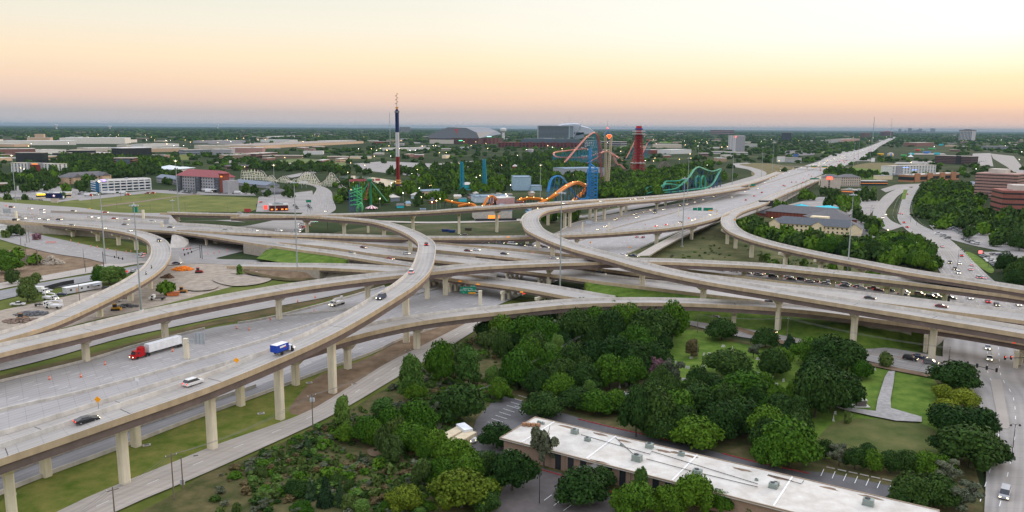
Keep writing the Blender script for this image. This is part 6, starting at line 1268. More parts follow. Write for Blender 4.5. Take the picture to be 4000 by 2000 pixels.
TS([(275,720,74,48,'poplar'),(255,718,50,44,'elm'),(300,712,50,40,'poplar'),(420,745,34,36,'elm'),(603,694,20,26,'poplar'),(22,690,70,46,'elm'),(45,655,34,30,'elm'),(88,668,34,26,'elm'),(10,660,44,30,'elm'),(30,720,60,24,'weed'),(70,765,70,30,'weed'),(75,732,60,20,'weed')],'in the construction yard','trees of the construction yard')
TS([(245,690,30,16,'weed'),(40,596,46,14,'weed'),(12,600,30,18,'weed'),(95,605,26,14,'pink')],'beside the left street','bushes beside the left street','bush')
bs=random.Random(21)
for i in range(78):
 x=bs.uniform(560,1760);y=bs.uniform(1690,2040)
 if y<2150-(x-300)*0.42+15 or(x>1650 and y>1900):continue
 w=bs.uniform(26,90);T(x,y,w,w*bs.uniform(.45,.7),bs.choice(['weed','weed','poplar','grey','elm','oak']),'in the scrubland by the frontage road','scrubland bushes','bush')
for(x,y,w,h,k)in((1270,1990,100,130,'cedar'),(1215,1960,60,90,'cedar'),(1330,1985,70,110,'cedar'),(1200,1760,50,60,'cedar'),(1410,1810,30,50,'cedar'),(1780,1420,110,50,'weed'),(1900,1370,120,44,'weed'),(1960,1310,110,40,'weed')):T(x,y,w,h,k,'in the scrubland by the frontage road','scrubland bushes','bush')
def in_path(g,keys,pad=3):
 for k in keys:
  P,s,ww=PATHS[k];d=np.hypot(P[:,0]-g[0],P[:,1]-g[1]);i=int(d.argmin())
  if d[i]<ww[i]/2+pad:return True
 return False
GK=['interstate','near_street','avenue','avenue_left','park_street','far_ramp','right_frontage','far_frontage','exit_ramp','left_street','far_lanes','middle_flyover','highway_frontage']
occ=np.array(OCC)
def free(g,pad=0):return not((np.hypot(occ[:,0]-g[0],occ[:,1]-g[1])<occ[:,2]+pad).any())
wr=random.Random(4)
def wood(pl,sp,wr_,kinds,where,group,keep=1.0,hr=(.8,1.15)):
 W_=[G(*p)[:2]for p in pl];xs_=[p[0]for p in W_];ys_=[p[1]for p in W_];y=min(ys_)
 while y<max(ys_):
  x=min(xs_)
  while x<max(xs_):
   gx,gy=x+wr.uniform(-.4,.4)*sp,y+wr.uniform(-.4,.4)*sp;x+=sp
   if wr.random()>keep or not inpoly(gx,gy,W_):continue
   g=np.array([gx,gy,0.]);
   if not free(g)or in_path(g,GK):continue
   w=wr.uniform(*wr_);TREES.append((w*ppm(g),g,w,w*wr.uniform(*hr),wr.choice(kinds),'tree',where,group))
  y+=sp
OK_=['oak','oak','oak','elm']
wood([(1880,1330),(1990,1270),(2200,1235),(2400,1240),(2640,1270),(2680,1330),(2560,1400),(2620,1500),(2420,1530),(2300,1600),(2160,1580),(2020,1540),(2080,1440),(1960,1400)],6.5,(6,9.5),['oak','elm','oak','elm','poplar'],'filling the grove below the near overpass','grove below the near overpass',keep=.5)
wood([(2420,1600),(2560,1530),(2760,1560),(3000,1530),(3200,1560),(3260,1640),(3180,1720),(3190,1800),(3000,1790),(2700,1720),(2500,1680)],6.5,(6.5,10),['oak','elm','oak'],'filling the dark grove behind the white roof','dark grove behind the white roof',keep=.55)
wood([(1340,1700),(1480,1650),(1700,1660),(1760,1740),(1700,1800),(1800,1870),(1960,1900),(1900,1990),(1640,1990),(1560,1830),(1380,1760)],5.5,(4.5,8),['elm','elm','oak','weed','lime'],'filling the thicket left of the containers','thicket of trees in the scrub',keep=.55)
wood([(3100,1420),(3260,1440),(3330,1500),(3280,1580),(3200,1620),(3060,1540),(3020,1450)],6.5,(6,9),['oak','elm'],'in the east clump of the cemetery','cemetery trees',keep=.35)
wood([(2850,915),(2960,880),(2990,925),(3180,955),(3330,975),(3480,950),(3580,960),(3650,1000),(3650,1065),(3500,1050),(3340,1020),(3150,985),(3000,945),(2910,925)],8.2,(8.5,12.5),['oak','elm','elm','oak'],'in the dense wood between the right flyover and the cream inn','dense wood beside the cream inn',hr=(.75,1))
wood([(2990,1010),(3200,1040),(3400,1070),(3450,1100),(3200,1090),(3000,1050),(2880,980)],11,(4,7),['elm','weed','poplar'],'in the meadow beneath the right flyover','bushes beneath the right flyover',keep=.5)
wood([(3880,1060),(3960,1050),(4150,1060),(4150,1130),(3960,1120)],9,(8,11),['elm','oak'],'behind the two poles at the right edge','trees behind the two poles')
wood([(2940,800),(3080,815),(3000,830),(2880,850),(2870,835)],9,(7,10),OK_,'beside the interstate ramp left of the brick lodge','trees left of the brick lodge',keep=.7)
wood([(3100,770),(3200,758),(3380,765),(3470,745),(3400,840),(3330,855),(3120,790)],17,(8,12),['oak','elm','oak','poplar'],'in the car park left of the avenue','car park trees left of the avenue',keep=.62)
wood([(3340,850),(3420,850),(3450,960),(3390,930)],13,(8,12),OK_,'between the cream inn and the avenue','trees between the inn and the avenue',keep=.8)
wood([(3560,745),(3640,720),(3790,735),(3830,800),(3860,850),(4150,870),(4200,1000),(3920,980),(3800,900),(3700,905),(3600,870),(3548,810)],12,(10,14),['oak','oak','oak','elm'],'in the wood around the octagonal offices','wood around the octagonal offices',keep=.55,hr=(.7,.95))
wood([(3620,900),(3780,880),(3980,920),(4150,960),(4150,1010),(3980,1000),(3820,975),(3700,960)],18,(8,11),['oak','elm'],'in the car park at right','car park trees at right',keep=.35)
wood([(3455,760),(3512,760),(3510,850),(3470,850)],11,(9,12),OK_,'on the median between the avenue carriageways','avenue median trees')
wood([(3200,660),(3450,690),(3480,700),(3330,700),(3230,690)],14,(8,11),OK_,'below the white modern hotel','trees below the white modern hotel',keep=.8)
wood([(2080,850),(2120,830),(2270,830),(2300,850),(2200,890),(2140,880)],9,(7,11),['elm','oak'],'under the hairpin flyover','trees under the hairpin flyover',keep=.5)
wood([(2330,745),(2560,745),(2760,700),(2880,700),(2900,690),(2720,730),(2580,765),(2340,778)],11,(9,12),['oak','elm','elm'],'behind the far flyover in front of the green coaster','belt of trees behind the far flyover')
wood([(2000,745),(2140,735),(2330,730),(2330,660),(2180,640),(2000,690)],15,(9,13),['oak','elm'],'in the theme park behind the orange coaster','park trees behind the orange coaster',keep=.8)
wood([(2360,745),(2560,745),(2760,690),(2780,640),(2640,670),(2500,690),(2380,680)],14,(10,14),['oak','elm'],'around the foot of the red lattice tower','trees round the red lattice tower',keep=.85)
wood([(1340,800),(1420,810),(1500,800),(1680,810),(1740,790),(1840,770),(2000,760),(1990,700),(1800,690),(1640,680),(1560,740),(1350,720)],17,(9,13),['oak','elm','elm'],'in the theme park around the turquoise spikes','theme park trees',keep=.55)
wood([(1280,660),(1500,680),(1640,660),(1900,640),(2000,620),(2200,590),(2300,600),(2200,660),(1980,700),(1700,690),(1480,690),(1340,690)],20,(10,14),OK_,'in the parkland beyond the lake','parkland trees beyond the lake',keep=.45)
wood([(900,668),(980,650),(1300,650),(1330,690),(1200,672),(1000,668)],19,(10,13),OK_,'in the wood behind the cream wooden coaster','wood behind the cream coaster',keep=.8)
wood([(230,610),(600,625),(700,650),(600,690),(440,700),(300,690),(230,660)],17,(11,15),OK_,'in the wood behind the blue motel','wood behind the blue motel',keep=.85)
wood([(-100,690),(250,680),(380,725),(350,760),(200,750),(60,765),(-100,750)],20,(9,13),OK_,'in the lots left of the blue motel','trees left of the blue motel',keep=.6)
wood([(-100,790),(60,770),(160,768),(300,768),(360,760),(300,775),(160,790)],24,(6,9),OK_,'in the car lots left of the star billboard','small trees by the star billboard',keep=.35)
wood([(600,700),(700,680),(690,735),(590,730)],16,(8,12),OK_,'between the blue motel and the red roofed hotel','trees between the two hotels',keep=.5)
wood([(895,745),(1000,745),(1230,700),(1240,740),(1180,780),(1000,790)],24,(7,10),OK_,'around the diner and grey brick building','trees around the diner',keep=.4)
wood([(1230,720),(1340,725),(1340,760),(1330,830),(1290,800)],13,(8,11),['oak','elm'],'beside the street to the theme park','trees beside the park street',keep=.6)
far=[]
def fwood(x0,x1,y0,y1,n,wr2,keepfree=True):
 for _ in range(n):
  xx=wr.uniform(x0,x1);d0,d1=G(2000,y1)[1],G(2000,y0)[1];dd=math.sqrt(wr.uniform(d0*d0,d1*d1));yy=498.4+FPX*CAMH/dd*1.0
  g=G(xx,yy+(xx-2000)*.0062)
  if keepfree and(not free(g,2)or in_path(g,('interstate','far_ramp','park_street','avenue'),6)):continue
  if any(inpoly(g[0],g[1],pp)for pp in CLEAR):continue
  far.append((g,wr.uniform(*wr2)))
CLEAR=[[G(*p)[:2]for p in pl]for pl in([(300,812),(420,768),(640,742),(1010,768),(990,830),(660,828)],[(1075,628),(1180,618),(1340,630),(1350,655),(1100,645)],[(1380,640),(1700,640),(1960,620),(1940,640),(1640,690),(1420,665)],[(2860,636),(3020,636),(3120,660),(2960,690)],[(1330,685),(1610,710),(1540,735)],[(-400,560),(700,552),(1050,566),(1400,572),(1000,598),(-400,606)],[(1000,560),(1440,556),(1420,580),(1000,590)],[(3250,700),(3330,640),(3500,636),(3480,700)],[(-100,740),(60,725),(360,755),(330,800),(-100,800)],[(3430,580),(3720,565),(3700,625),(3430,620)],[(3790,590),(3980,600),(4000,700),(3880,655),(3790,650)])]
fwood(-250,1000,600,690,380,(11,16));fwood(1000,2600,580,680,330,(11,16));fwood(2700,4250,560,690,900,(11,16));fwood(-250,4250,560,600,650,(12,20));fwood(-300,4300,530,560,3300,(18,34));fwood(-300,4300,511,530,5200,(34,80),False)
TREES.sort(key=lambda t:-t[0]);big,rest=TREES[:298],TREES[298:]
NMAP={}
for i,(pxw,g,w,h,kind,name,where,group)in enumerate(big):
 q_='hi' if pxw>70 else 'mid';vi=wr.randrange(len(GEO[SHAPE[kind],q_]));ang=wr.uniform(0,6.28)
 nm={'bush':'bush','hedge':'hedge'}.get(name,'tree');o=empty(nm,tuple(g),ang,KN[kind]+' '+('tree' if nm=='tree' else nm)+' '+where,nm,group)
 c=link('crown',crown_mesh(kind,q_,vi),o,(0,0,h*(.10 if nm=='tree' else-.02)))
 zs={'dome':1.22,'tall':1.7,'loose':1.6,'cone':1.75,'bush':.8}[SHAPE[kind]];c.scale=(w/2/1.05,w/2/1.05*wr.uniform(.88,1.1),h*(.92 if nm=='tree' else 1)/zs)
 if nm=='tree':t=link('trunk',trunk_mesh(i%3),o);t.scale=(max(1.2,w*.42),max(1.2,w*.42),h*.85)
def forest(name,items,q_,label):
 Vs,Fs,Ms,o=[],[],[],0;kk=['oak','elm','lime','poplar','cedar','weed','grey','pink','brown']
 for(g,w,h,kind)in items:
  sh=SHAPE[kind];V,F=GEO[sh,q_][wr.randrange(len(GEO[sh,q_]))];a=wr.uniform(0,6.28);ca,sa=math.cos(a),math.sin(a);zs={'dome':1.22,'tall':1.7,'loose':1.6,'cone':1.75,'bush':.8}[sh]
  X=np.c_[(V[:,0]*ca-V[:,1]*sa)*w/2+g[0],(V[:,0]*sa+V[:,1]*ca)*w/2+g[1],V[:,2]*h/zs-(.02*h)]
  Vs.append(X);Fs.append(F+o);Ms.append(np.full(len(F),kk.index(kind)));o+=len(V)
 me=np_mesh(name,np.vstack(Vs),np.vstack(Fs),[LEAF[k]for k in kk],np.concatenate(Ms));return tag(link(name,me),label,None,None,'stuff')
forest('woodland',[(g,w,h,k)for(p,g,w,h,k,n_,a_,b_)in rest],'lo','remaining tree cover between the buildings')
rb=random.Random(2);GEO['blob',0]=[]
for _ in range(6):
 V,F=crown_np('dome',34,.36,rb);GEO['blob',0].append((V,F))
def far_forest():
 Vs,Fs,o,Ms=[],[],0,[]
 for(g,w)in far:
  V,F=GEO['blob',0][rb.randrange(6)];a=rb.uniform(0,6.28);h=min(14,7+w*.2)*rb.uniform(.75,1.15);X=np.c_[V[:,0]*w/2+g[0],V[:,1]*w/2+g[1],V[:,2]*h/1.3-.5];Vs.append(X);Fs.append(F+o);o+=len(V);Ms.append(np.full(len(F),0 if rb.random()<.75 else 1))
 me=np_mesh('distant_woodland',np.vstack(Vs),np.vstack(Fs),[LEAF['oak'],LEAF['elm']],np.concatenate(Ms));tag(link('distant_woodland',me),'wooded plain reaching the horizon',None,None,'stuff')
far_forest()
for i_,(x,y,w)in enumerate(((1715,1690,60),(1760,1710,50),(2115,1750,70),(2280,1320,60))):
 g=G(x,y);k=1/ppm(g);m=MB();r_=random.Random(i_)
 for j in range(26):a=r_.uniform(0,6.28);e=r_.uniform(.4,1.2);L_=w*k*.5*r_.uniform(.6,1.2);p0=(0,0,.2);p1=(math.cos(a)*L_*.5*math.cos(e),math.sin(a)*L_*.5*math.cos(e),L_*.6*math.sin(e)+.5);p2=(math.cos(a+.3)*L_*math.cos(e),math.sin(a+.3)*L_*math.cos(e),L_*1.2*math.sin(e)+.5);m.tube([p0,p1,p2],[.09,.05,.02],4)
 thing1('bare_shrub',m,P_('bare_twigs',(150,140,132)),['leafless grey shrub left of the dark oak by the containers','pale leafless branches between the oak and the box truck','bare branched tree over the left end of the white roof','grey leafless scrub in the grove below the near overpass'][i_],'shrub',None,tuple(g))
# = vehicles
PAINT=mat('vehicle_paint',(0.8,0.8,0.8),rough=0.3,var=0.03,spec=0.5,objcol=True);TYRE=mat('tyre_rubber',(0.02,0.02,0.02),rough=.9,var=.1)
HEADL=glow('headlamp_glow',(1.0,0.86,0.55),5);TAILL=glow('tail_lamp_glow',(1.0,0.03,0.02),3);RIM=mat('wheel_rim',(.35,.35,.36),metal=.6,rough=.4)
def vehicle(kind):
 L_,W_,H_,wb,wr_={'sedan':(4.8,1.85,1.45,1.42,.33),'suv':(4.8,1.95,1.78,1.42,.37),'pickup':(5.8,2.0,1.85,1.8,.4),'van':(5.2,2.0,2.0,1.6,.36)}[kind]
 h=L_/2;b=0.28
 prof={'sedan':[(-h,.35),(-h,.95),(-h+.5,1.0),(h-1.35,.95),(h-.1,.78),(h,.6),(h,.35)],'suv':[(-h,.35),(-h,1.05),(-h+.15,1.1),(h-1.2,1.08),(h-.1,.95),(h,.7),(h,.35)],'pickup':[(-h,.45),(-h,1.1),(-.6,1.1),(h-1.3,1.12),(h-.1,1.0),(h,.75),(h,.45)],'van':[(-h,.35),(-h,1.15),(h-.9,1.1),(h-.1,.9),(h,.65),(h,.35)]}[kind]
 w=W_/2;n=len(prof);m=MB()
 v=[(x,-w,z)for x,z in prof]+[(x,w,z)for x,z in prof]+[(x*.985,-w*.93,z+(.03 if z>.6 else 0))for x,z in prof]+[(x*.985,w*.93,z+(.03 if z>.6 else 0))for x,z in prof]
 m.add(v[:2*n],[tuple(range(n)),tuple(range(2*n-1,n-1,-1))]+[((i+1)%n,i,n+i,n+(i+1)%n)for i in range(n)])
 x0,x1,t0,t1={'sedan':(-h+.45,h-1.3,-h+1.25,h-2.15),'suv':(-h+.05,h-1.1,-h+.45,h-1.9),'pickup':(-.7,h-1.25,-.4,h-2.0),'van':(-h+.05,h-.8,-h+.25,h-1.6)}[kind];zb=max(z for x,z in prof)-.02;wt=w*.80
 m.add([(t0,-wt,H_-.06),(t1,-wt,H_-.06),(t1,wt,H_-.06),(t0,wt,H_-.06),(t0,-wt,H_),(t1,-wt,H_),(t1,wt,H_),(t0,wt,H_)],[(3,2,1,0),(4,5,6,7),(0,1,5,4),(1,2,6,5),(2,3,7,6),(3,0,4,7)])
 if kind=='pickup':m.box((-h+1.05,0,1.13),(1.6,W_*.8,.02))
 gl_=MB();gl_.hull8([(x0,-w*.95,zb),(x1,-w*.95,zb),(x1,w*.95,zb),(x0,w*.95,zb)],[(t0,-wt*.99,H_-.06),(t1,-wt*.99,H_-.06),(t1,wt*.99,H_-.06),(t0,wt*.99,H_-.06)])
 wh=MB();wh.tube([(0,-.12,0),(0,.12,0)],wr_,12);wh.tube([(0,-.13,0),(0,.13,0)],wr_*.55,8,mi=1)
 hl=MB();hl.box((0,0,0),(.12,.38,.17));tl=MB();tl.box((0,0,0),(.10,.34,.2));zl=prof[-2][1]
 return dict(body=m,glass=gl_,wheel=wh,hl=hl,tl=tl,wheels=[(sx*wb,sy*(w-.12),wr_)for sx in(-1,1)for sy in(-1,1)],hls=[(h-.02,s*(w-.3),zl+.02)for s in(-1,1)],tls=[(-h-.01,s*(w-.25),.85)for s in(-1,1)])
PROTO={}
def proto(kind,lights=True):
 if(kind,lights)in PROTO:return PROTO[kind,lights]
 d=vehicle(kind);ms=(d['body'].mesh('body',PAINT),d['glass'].mesh('window',GLASS),d['wheel'].mesh('wheel',[TYRE,RIM]),d['hl'].mesh('headlight',HEADL if lights else WHITE),d['tl'].mesh('taillight',TAILL if lights else P_('tail_lamp_off',(150,20,20))))
 far_=MB();mats=[PAINT,GLASS,TYRE,HEADL if lights else WHITE,TAILL if lights else P_('tail_lamp_off',(0,0,0))]
 for q_,i in(('body',0),('glass',1)):far_.add(d[q_].v,d[q_].f,i)
 for(x,y,z)in d['wheels']:far_.box((x,y,z),(.66,.22,.66),0,2)
 for(x,y,z)in d['hls']:far_.box((x,y,z),(.15,.5,.26),0,3)
 for(x,y,z)in d['tls']:far_.box((x,y,z),(.15,.45,.24),0,4)
 PROTO[kind,lights]=(d,ms,far_.mesh('car',mats));return PROTO[kind,lights]
CC={'white':(.78,.78,.77),'silver':(.42,.43,.45),'black':(.02,.02,.024),'grey':(.15,.155,.165),'red':(.42,.02,.02),'maroon':(.14,.015,.02),'navy':(.02,.035,.09),'blue':(.05,.13,.32),'tan':(.32,.25,.17),'green':(.03,.1,.06)}
CCODE=dict(w='white',s='silver',b='black',g='grey',r='red',m='maroon',n='navy',u='blue',t='tan');TCODE=dict(c='sedan',v='suv',p='pickup',n='van')
def put_car(g,ang,kind,colour,label,group,lights=True,cat='car'):
 d,ms,fm=proto(kind,lights);near_=ppm(g)>5.2;nm={'sedan':'car','suv':'car','pickup':'pickup_truck','van':'van'}[kind];col=(*CC[colour],1)
 if not near_:o=link(nm,fm,None,tuple(g),ang);o.color=col;tag(o,label,cat,group);return o
 o=empty(nm,tuple(g),ang,label,cat,group);b=link('body',ms[0],o);b.color=col;link('window',ms[1],o)
 for p in d['wheels']:link('wheel',ms[2],o,p)
 for p in d['hls']:link('headlight',ms[3],o,p)
 for p in d['tls']:link('taillight',ms[4],o,p)
 return o
def on_path(px,py,key):
 P,s,ww=PATHS[key];z=float(P[len(P)//2,2])
 for _ in range(6):g=G(px,py,z);i=int(np.hypot(P[:,0]-g[0],P[:,1]-g[1]).argmin());z=float(P[i,2])
 t=np.gradient(P[:,:2],axis=0)[i];return np.array([g[0],g[1],z+.02]),math.atan2(t[1],t[0])
def cars(key,where,group,dr,items,lights=True):
 """dr: 'T' towards the camera, 'A' away, 'R' rightwards, 'L' leftwards; item 'x y colour type'"""
 for it in items.split(','):
  x,y,c=it.split()[:3];d_=it.split()[3]if len(it.split())>3 else dr
  if key:g,a=on_path(float(x),float(y),key)
  else:g=G(float(x),float(y),.48);a=0
  vx,vy=math.cos(a),math.sin(a)
  flip={'T':vy>0,'A':vy<0,'R':vx<0,'L':vx>0}.get(d_,False)
  if flip:a+=math.pi
  if not key:a=float(d_)if d_ not in 'TARL' else{'T':-math.pi/2,'A':math.pi/2,'R':0,'L':math.pi}[d_]
  colour,kind=CCODE[c[0]],TCODE[c[1]]
  put_car(g,a,kind,colour,'%s %s %s'%(colour,{'suv':'SUV','pickup':'pickup truck'}.get(kind,kind),where),group,lights,{'pickup':'truck','van':'van'}.get(kind,'car'))
Q_='cars waiting on the highway frontage deck'
cars('curved_flyover','driving on the tall bow shaped flyover','cars on the tall flyover','A','1665 959 mv A,1608 1068 wv A,1489 1166 nv T,756 1503 wv A,340 1650 bc A')
cars('left_flyover','on the left curving flyover','cars on the left flyover','R','621 944 bv,507 904 wc,405 894 wc,281 883 bc')
cars('middle_flyover','on the middle flyover','cars on the middle flyover','L','1813 921 bc,2710 862 wc,2776 841 sc,2658 872 mc,881 903 bc R,995 904 wc R,1089 903 wc R,1161 908 sc R')
cars('highway_frontage','queued on the highway frontage deck',Q_,'R','1759 938 rc,1775 939 sc,1789 941 bc,1808 942 mv,1828 946 wc,1849 945 bc,1861 947 rc,1898 950 uc,1928 950 wv,1956 953 gv,1996 955 wv,1958 950 mv,2003 956 wp,2038 961 bc,2076 963 gv,2116 964 mc,2131 969 bc,2162 974 sv,2210 977 wc,2230 988 wp,2262 986 sc,2234 976 wc,2434 1000 wc,2476 1004 np,2703 1045 bc,2759 1050 bv,2802 1051 wv,2813 1057 gc,2846 1056 wv,2868 1062 wc,2912 1064 sv,2916 1070 gc,2961 1075 wc,2970 1073 rc,3019 1083 bv,3080 1086 wc,3091 1094 gc,3130 1095 bv,3161 1103 wc,3182 1102 mc,3223 1111 wc,3243 1108 wv,3303 1115 sv,3299 1120 gc,3351 1123 gc,3365 1129 wc,3408 1130 mp,3431 1137 mc,3473 1139 bv')
cars('far_lanes','moving on the far highway carriageway','cars on the far carriageway','R','1828 982 mc,1862 979 wc,1970 994 bc,2165 1012 wc,3398 1168 bc,3677 1201 mc')
cars('mid_lanes','moving on the middle highway carriageway','cars on the middle carriageway','R','1420 969 mc,1587 993 wc,2347 1074 sn')
cars('connector','on the narrow connector by the lawn','cars on the connector','R','1373 992 nc,1525 1014 rc')
cars('near_overpass','on the nearest long overpass','cars on the near overpass','R','3008 1188 sv')
cars('far_flyover','on the farthest flyover','cars on the far flyover','L','2035 806 wc,2130 799 wc,2206 797 wc,2464 780 wc,2487 779 sc,2520 776 wc,2350 788 wc')
cars('near_street','on the street behind the grove','cars on the street behind the grove','R','2805 1250 mv,3010 1300 mc,3337 1360 bv,3555 1406 bv,3590 1400 nc,3635 1422 gv')
cars('avenue','on the broad cross street','cars on the broad cross street','T','3858 1363 sc,3865 1405 wc,3710 1029 bv,3749 1032 wc,3730 1054 bv,3743 1069 wv,3796 1038 wc A,3791 1055 wc A,3821 1087 sv A,3842 1088 wc A,3756 1001 rc A,3680 965 wc A,3543 889 rc A,3531 871 rc A,3790 1168 wv,3858 1182 rc A,3908 1173 wc A,3893 1194 bc,3978 1194 wv,3924 1938 sn,3460 840 wc,3448 852 wp,3545 760 bc A')
X_='waiting at the junction below the right overpasses'
cars('near_street',X_,'cars at the right junction','R','3534 1146 wv,3528 1152 bc,3592 1153 tv,3637 1164 bv,3656 1161 sv,3673 1149 wc,3714 1168 bc')
FARC=MB();FCI=['white','silver','black','grey','maroon','navy']
def stuff_car(g,ang,kind,colour,lights=True):
 d,ms,fm=proto(kind,lights);V=[v.co for v in fm.vertices];ca,sa=math.cos(ang),math.sin(ang);o=len(FARC.v)
 FARC.v+=[(v[0]*ca-v[1]*sa+g[0],v[0]*sa+v[1]*ca+g[1],v[2]+g[2])for v in V]
 for p in fm.polygons:
  FARC.f.append(tuple(o+i for i in p.vertices));mi=p.material_index;FARC.m.append(FCI.index(colour)if mi==0 else 5+mi if mi<3 or lights else 0)
cars('interstate','coming towards us on the interstate','cars coming along the interstate','T','2406 860 bc,2489 852 sc,2480 839 gc,2516 830 tc,2545 822 wc,2594 821 wv,2659 804 bv,2685 799 wc,2717 791 sc,2749 782 tc,2789 769 bc,2814 761 sc,2831 756 tc,2861 745 wc,2873 741 gc,2886 738 tv,2860 771 sc,2913 750 sc,2961 738 wc,2338 898 wc,2365 888 sc,2990 715 wc,3010 700 sc,3030 690 gv,3060 680 wc,3084 674 sc,3050 668 wc,3020 694 tc,3110 662 gc,3130 655 wc')
cars('interstate','driving away on the interstate','cars leaving along the interstate','A','2913 783 mc,2946 767 rc,2976 754 mv,2604 881 rc,2563 887 rc,2488 928 sc,2512 929 gc,2570 922 mc,3066 728 rc,3092 713 mc,3110 712 sc,3140 700 wc,3136 714 rc,3060 726 mc,3170 690 gc,3160 684 sc,3205 668 mc,3190 650 rc')
vr=random.Random(8)
for i in range(150):
 t=vr.random()**.8;y=550+t*100;P,s,ww=PATHS['interstate'];d_=(CAMH*FPX)/(y-499-(3350-2000)*.0062+0.1);k=int(np.abs(P[:,1]-d_).argmin());nl=perp(P)[k];left=vr.random()<.66;o=vr.uniform(2,ww[k]*.42)*(1 if left else-1)
 g=np.array([P[k,0]+nl[0]*o,P[k,1]+nl[1]*o,P[k,2]+.02]);tt=np.gradient(P[:,:2],axis=0)[k];a=math.atan2(tt[1],tt[0])+(math.pi if left else 0)
 stuff_car(g,a,vr.choice(['sedan','suv']),vr.choice(['white','silver','black','grey']))
cars('highway_carriageway' if False else None,'x','y','R','-9000 900 wc')if False else None
def flatcars(z,where,group,items,ang,lights=True):
 for it in items.split(','):
  x,y,c=it.split()[:3];g=G(float(x),float(y),z);a=ang if len(it.split())<4 else math.radians(float(it.split()[3]));colour,kind=CCODE[c[0]],TCODE[c[1]]
  put_car(g,a,kind,colour,'%s %s %s'%(colour,{'suv':'SUV','pickup':'pickup truck'}.get(kind,kind),where),group,lights,{'pickup':'truck','van':'van'}.get(kind,'car'))
flatcars(6.6,'on the wide highway at far left','cars on the far left highway','46 812 mv,117 817 wc,164 822 sc,164 832 wc,287 827 bc,413 832 rc,350 850 wc,376 854 wc,448 856 rc,492 861 mc,594 867 gc,667 891 bc,489 880 gc,77 852 tc,91 855 wc,61 862 bv,145 857 wc,179 861 sc,231 860 bc,1161 900 sc',math.radians(-14))
flatcars(9.2,'crossing the junction deck above the diner','cars on the upper left deck','938 838 wn',math.radians(-6))
flatcars(.5,'at the left crossroads under the flyover','cars at the left crossroads','553 994 wc 160,547 1004 wc 165,524 1062 wc 20,690 1031 nc 5,1177 878 wv 200,1200 884 tc 200,1180 887 sc 190,1189 890 rc 10,1019 791 rc 80,1275 827 wc -100',0)
YC='parked in the construction yard'
flatcars(.3,YC,'vehicles in the construction yard','240 1155 nc 15,452 1178 wv 20,475 1164 tp 170,70 1193 wp 10,180 1140 sp 0,418 1128 bc 30',0,False)
for(x0,y0,x1,y1,n,a,w_)in((3720,893,3780,925,11,160,'in the sloping row of the right car park'),(3768,935,3812,953,8,160,'in the short middle row of the right car park'),(3842,1002,3895,1042,8,175,'in the row beside the green corner'),(3775,897,3890,900,11,95,'in the back row of the right car park'),(3665,915,3700,932,3,170,'under the trees at the car park edge'),(3880,995,3930,1000,3,20,'in the small lot at the right edge'),(3388,893,3410,940,5,10,'beside the cream inn')):
 for i in range(n):t=i/max(1,n-1);g=G(x0+(x1-x0)*t+vr.uniform(-1,1),y0+(y1-y0)*t,.5);put_car(g,math.radians(a),vr.choice(['sedan','suv','suv','pickup']),vr.choice(['white','white','silver','grey','black','navy']),'parked car '+w_,'parked cars '+w_,False)
for(x0,y0,x1,y1,n,w_)in((665,745,765,752,13,'before the red roofed hotel'),(700,751,760,757,8,'before the red roofed hotel'),(860,757,960,759,9,'right of the red roofed hotel'),(14,772,120,778,13,'in the dealership left of the billboard'),(60,780,160,784,10,'in the dealership left of the billboard'),(195,768,240,778,5,'in the dealership left of the billboard'),(300,760,345,762,5,'beside the low pale restaurant'),(1146,800,1162,816,5,'beside the maroon restaurant'),(1198,800,1215,818,5,'by the street to the park'),(3490,660,3492,660,1,'by the white hotel'),(3790,640,3850,630,8,'in the far right car park'),(10,737,60,740,5,'outside the shops at the left edge')):
 for i in range(n):t=i/max(1,n-1);g=G(x0+(x1-x0)*t+vr.uniform(-1,1),y0+(y1-y0)*t+vr.uniform(-.5,.5),.3);stuff_car(g,vr.choice([1.5,1.6]),vr.choice(['sedan','suv','suv']),vr.choice(['white','silver','grey','black','maroon','navy']),False)
fm_=[P_('far_paint_'+c,tuple(255*v for v in(.9,.68,.15,.42,.36,.2)[i:i+1]*3))for i,c in enumerate(FCI)]+[GLASS,TYRE,HEADL,TAILL]
tag(link('distant_cars',FARC.mesh('distant_cars',fm_)),'remaining small cars far away',None,None,'stuff')
def solid(c,d,n_,mt,root,ch=.0):m=MB();m.box(c,d);return part(n_,m,mt,root)
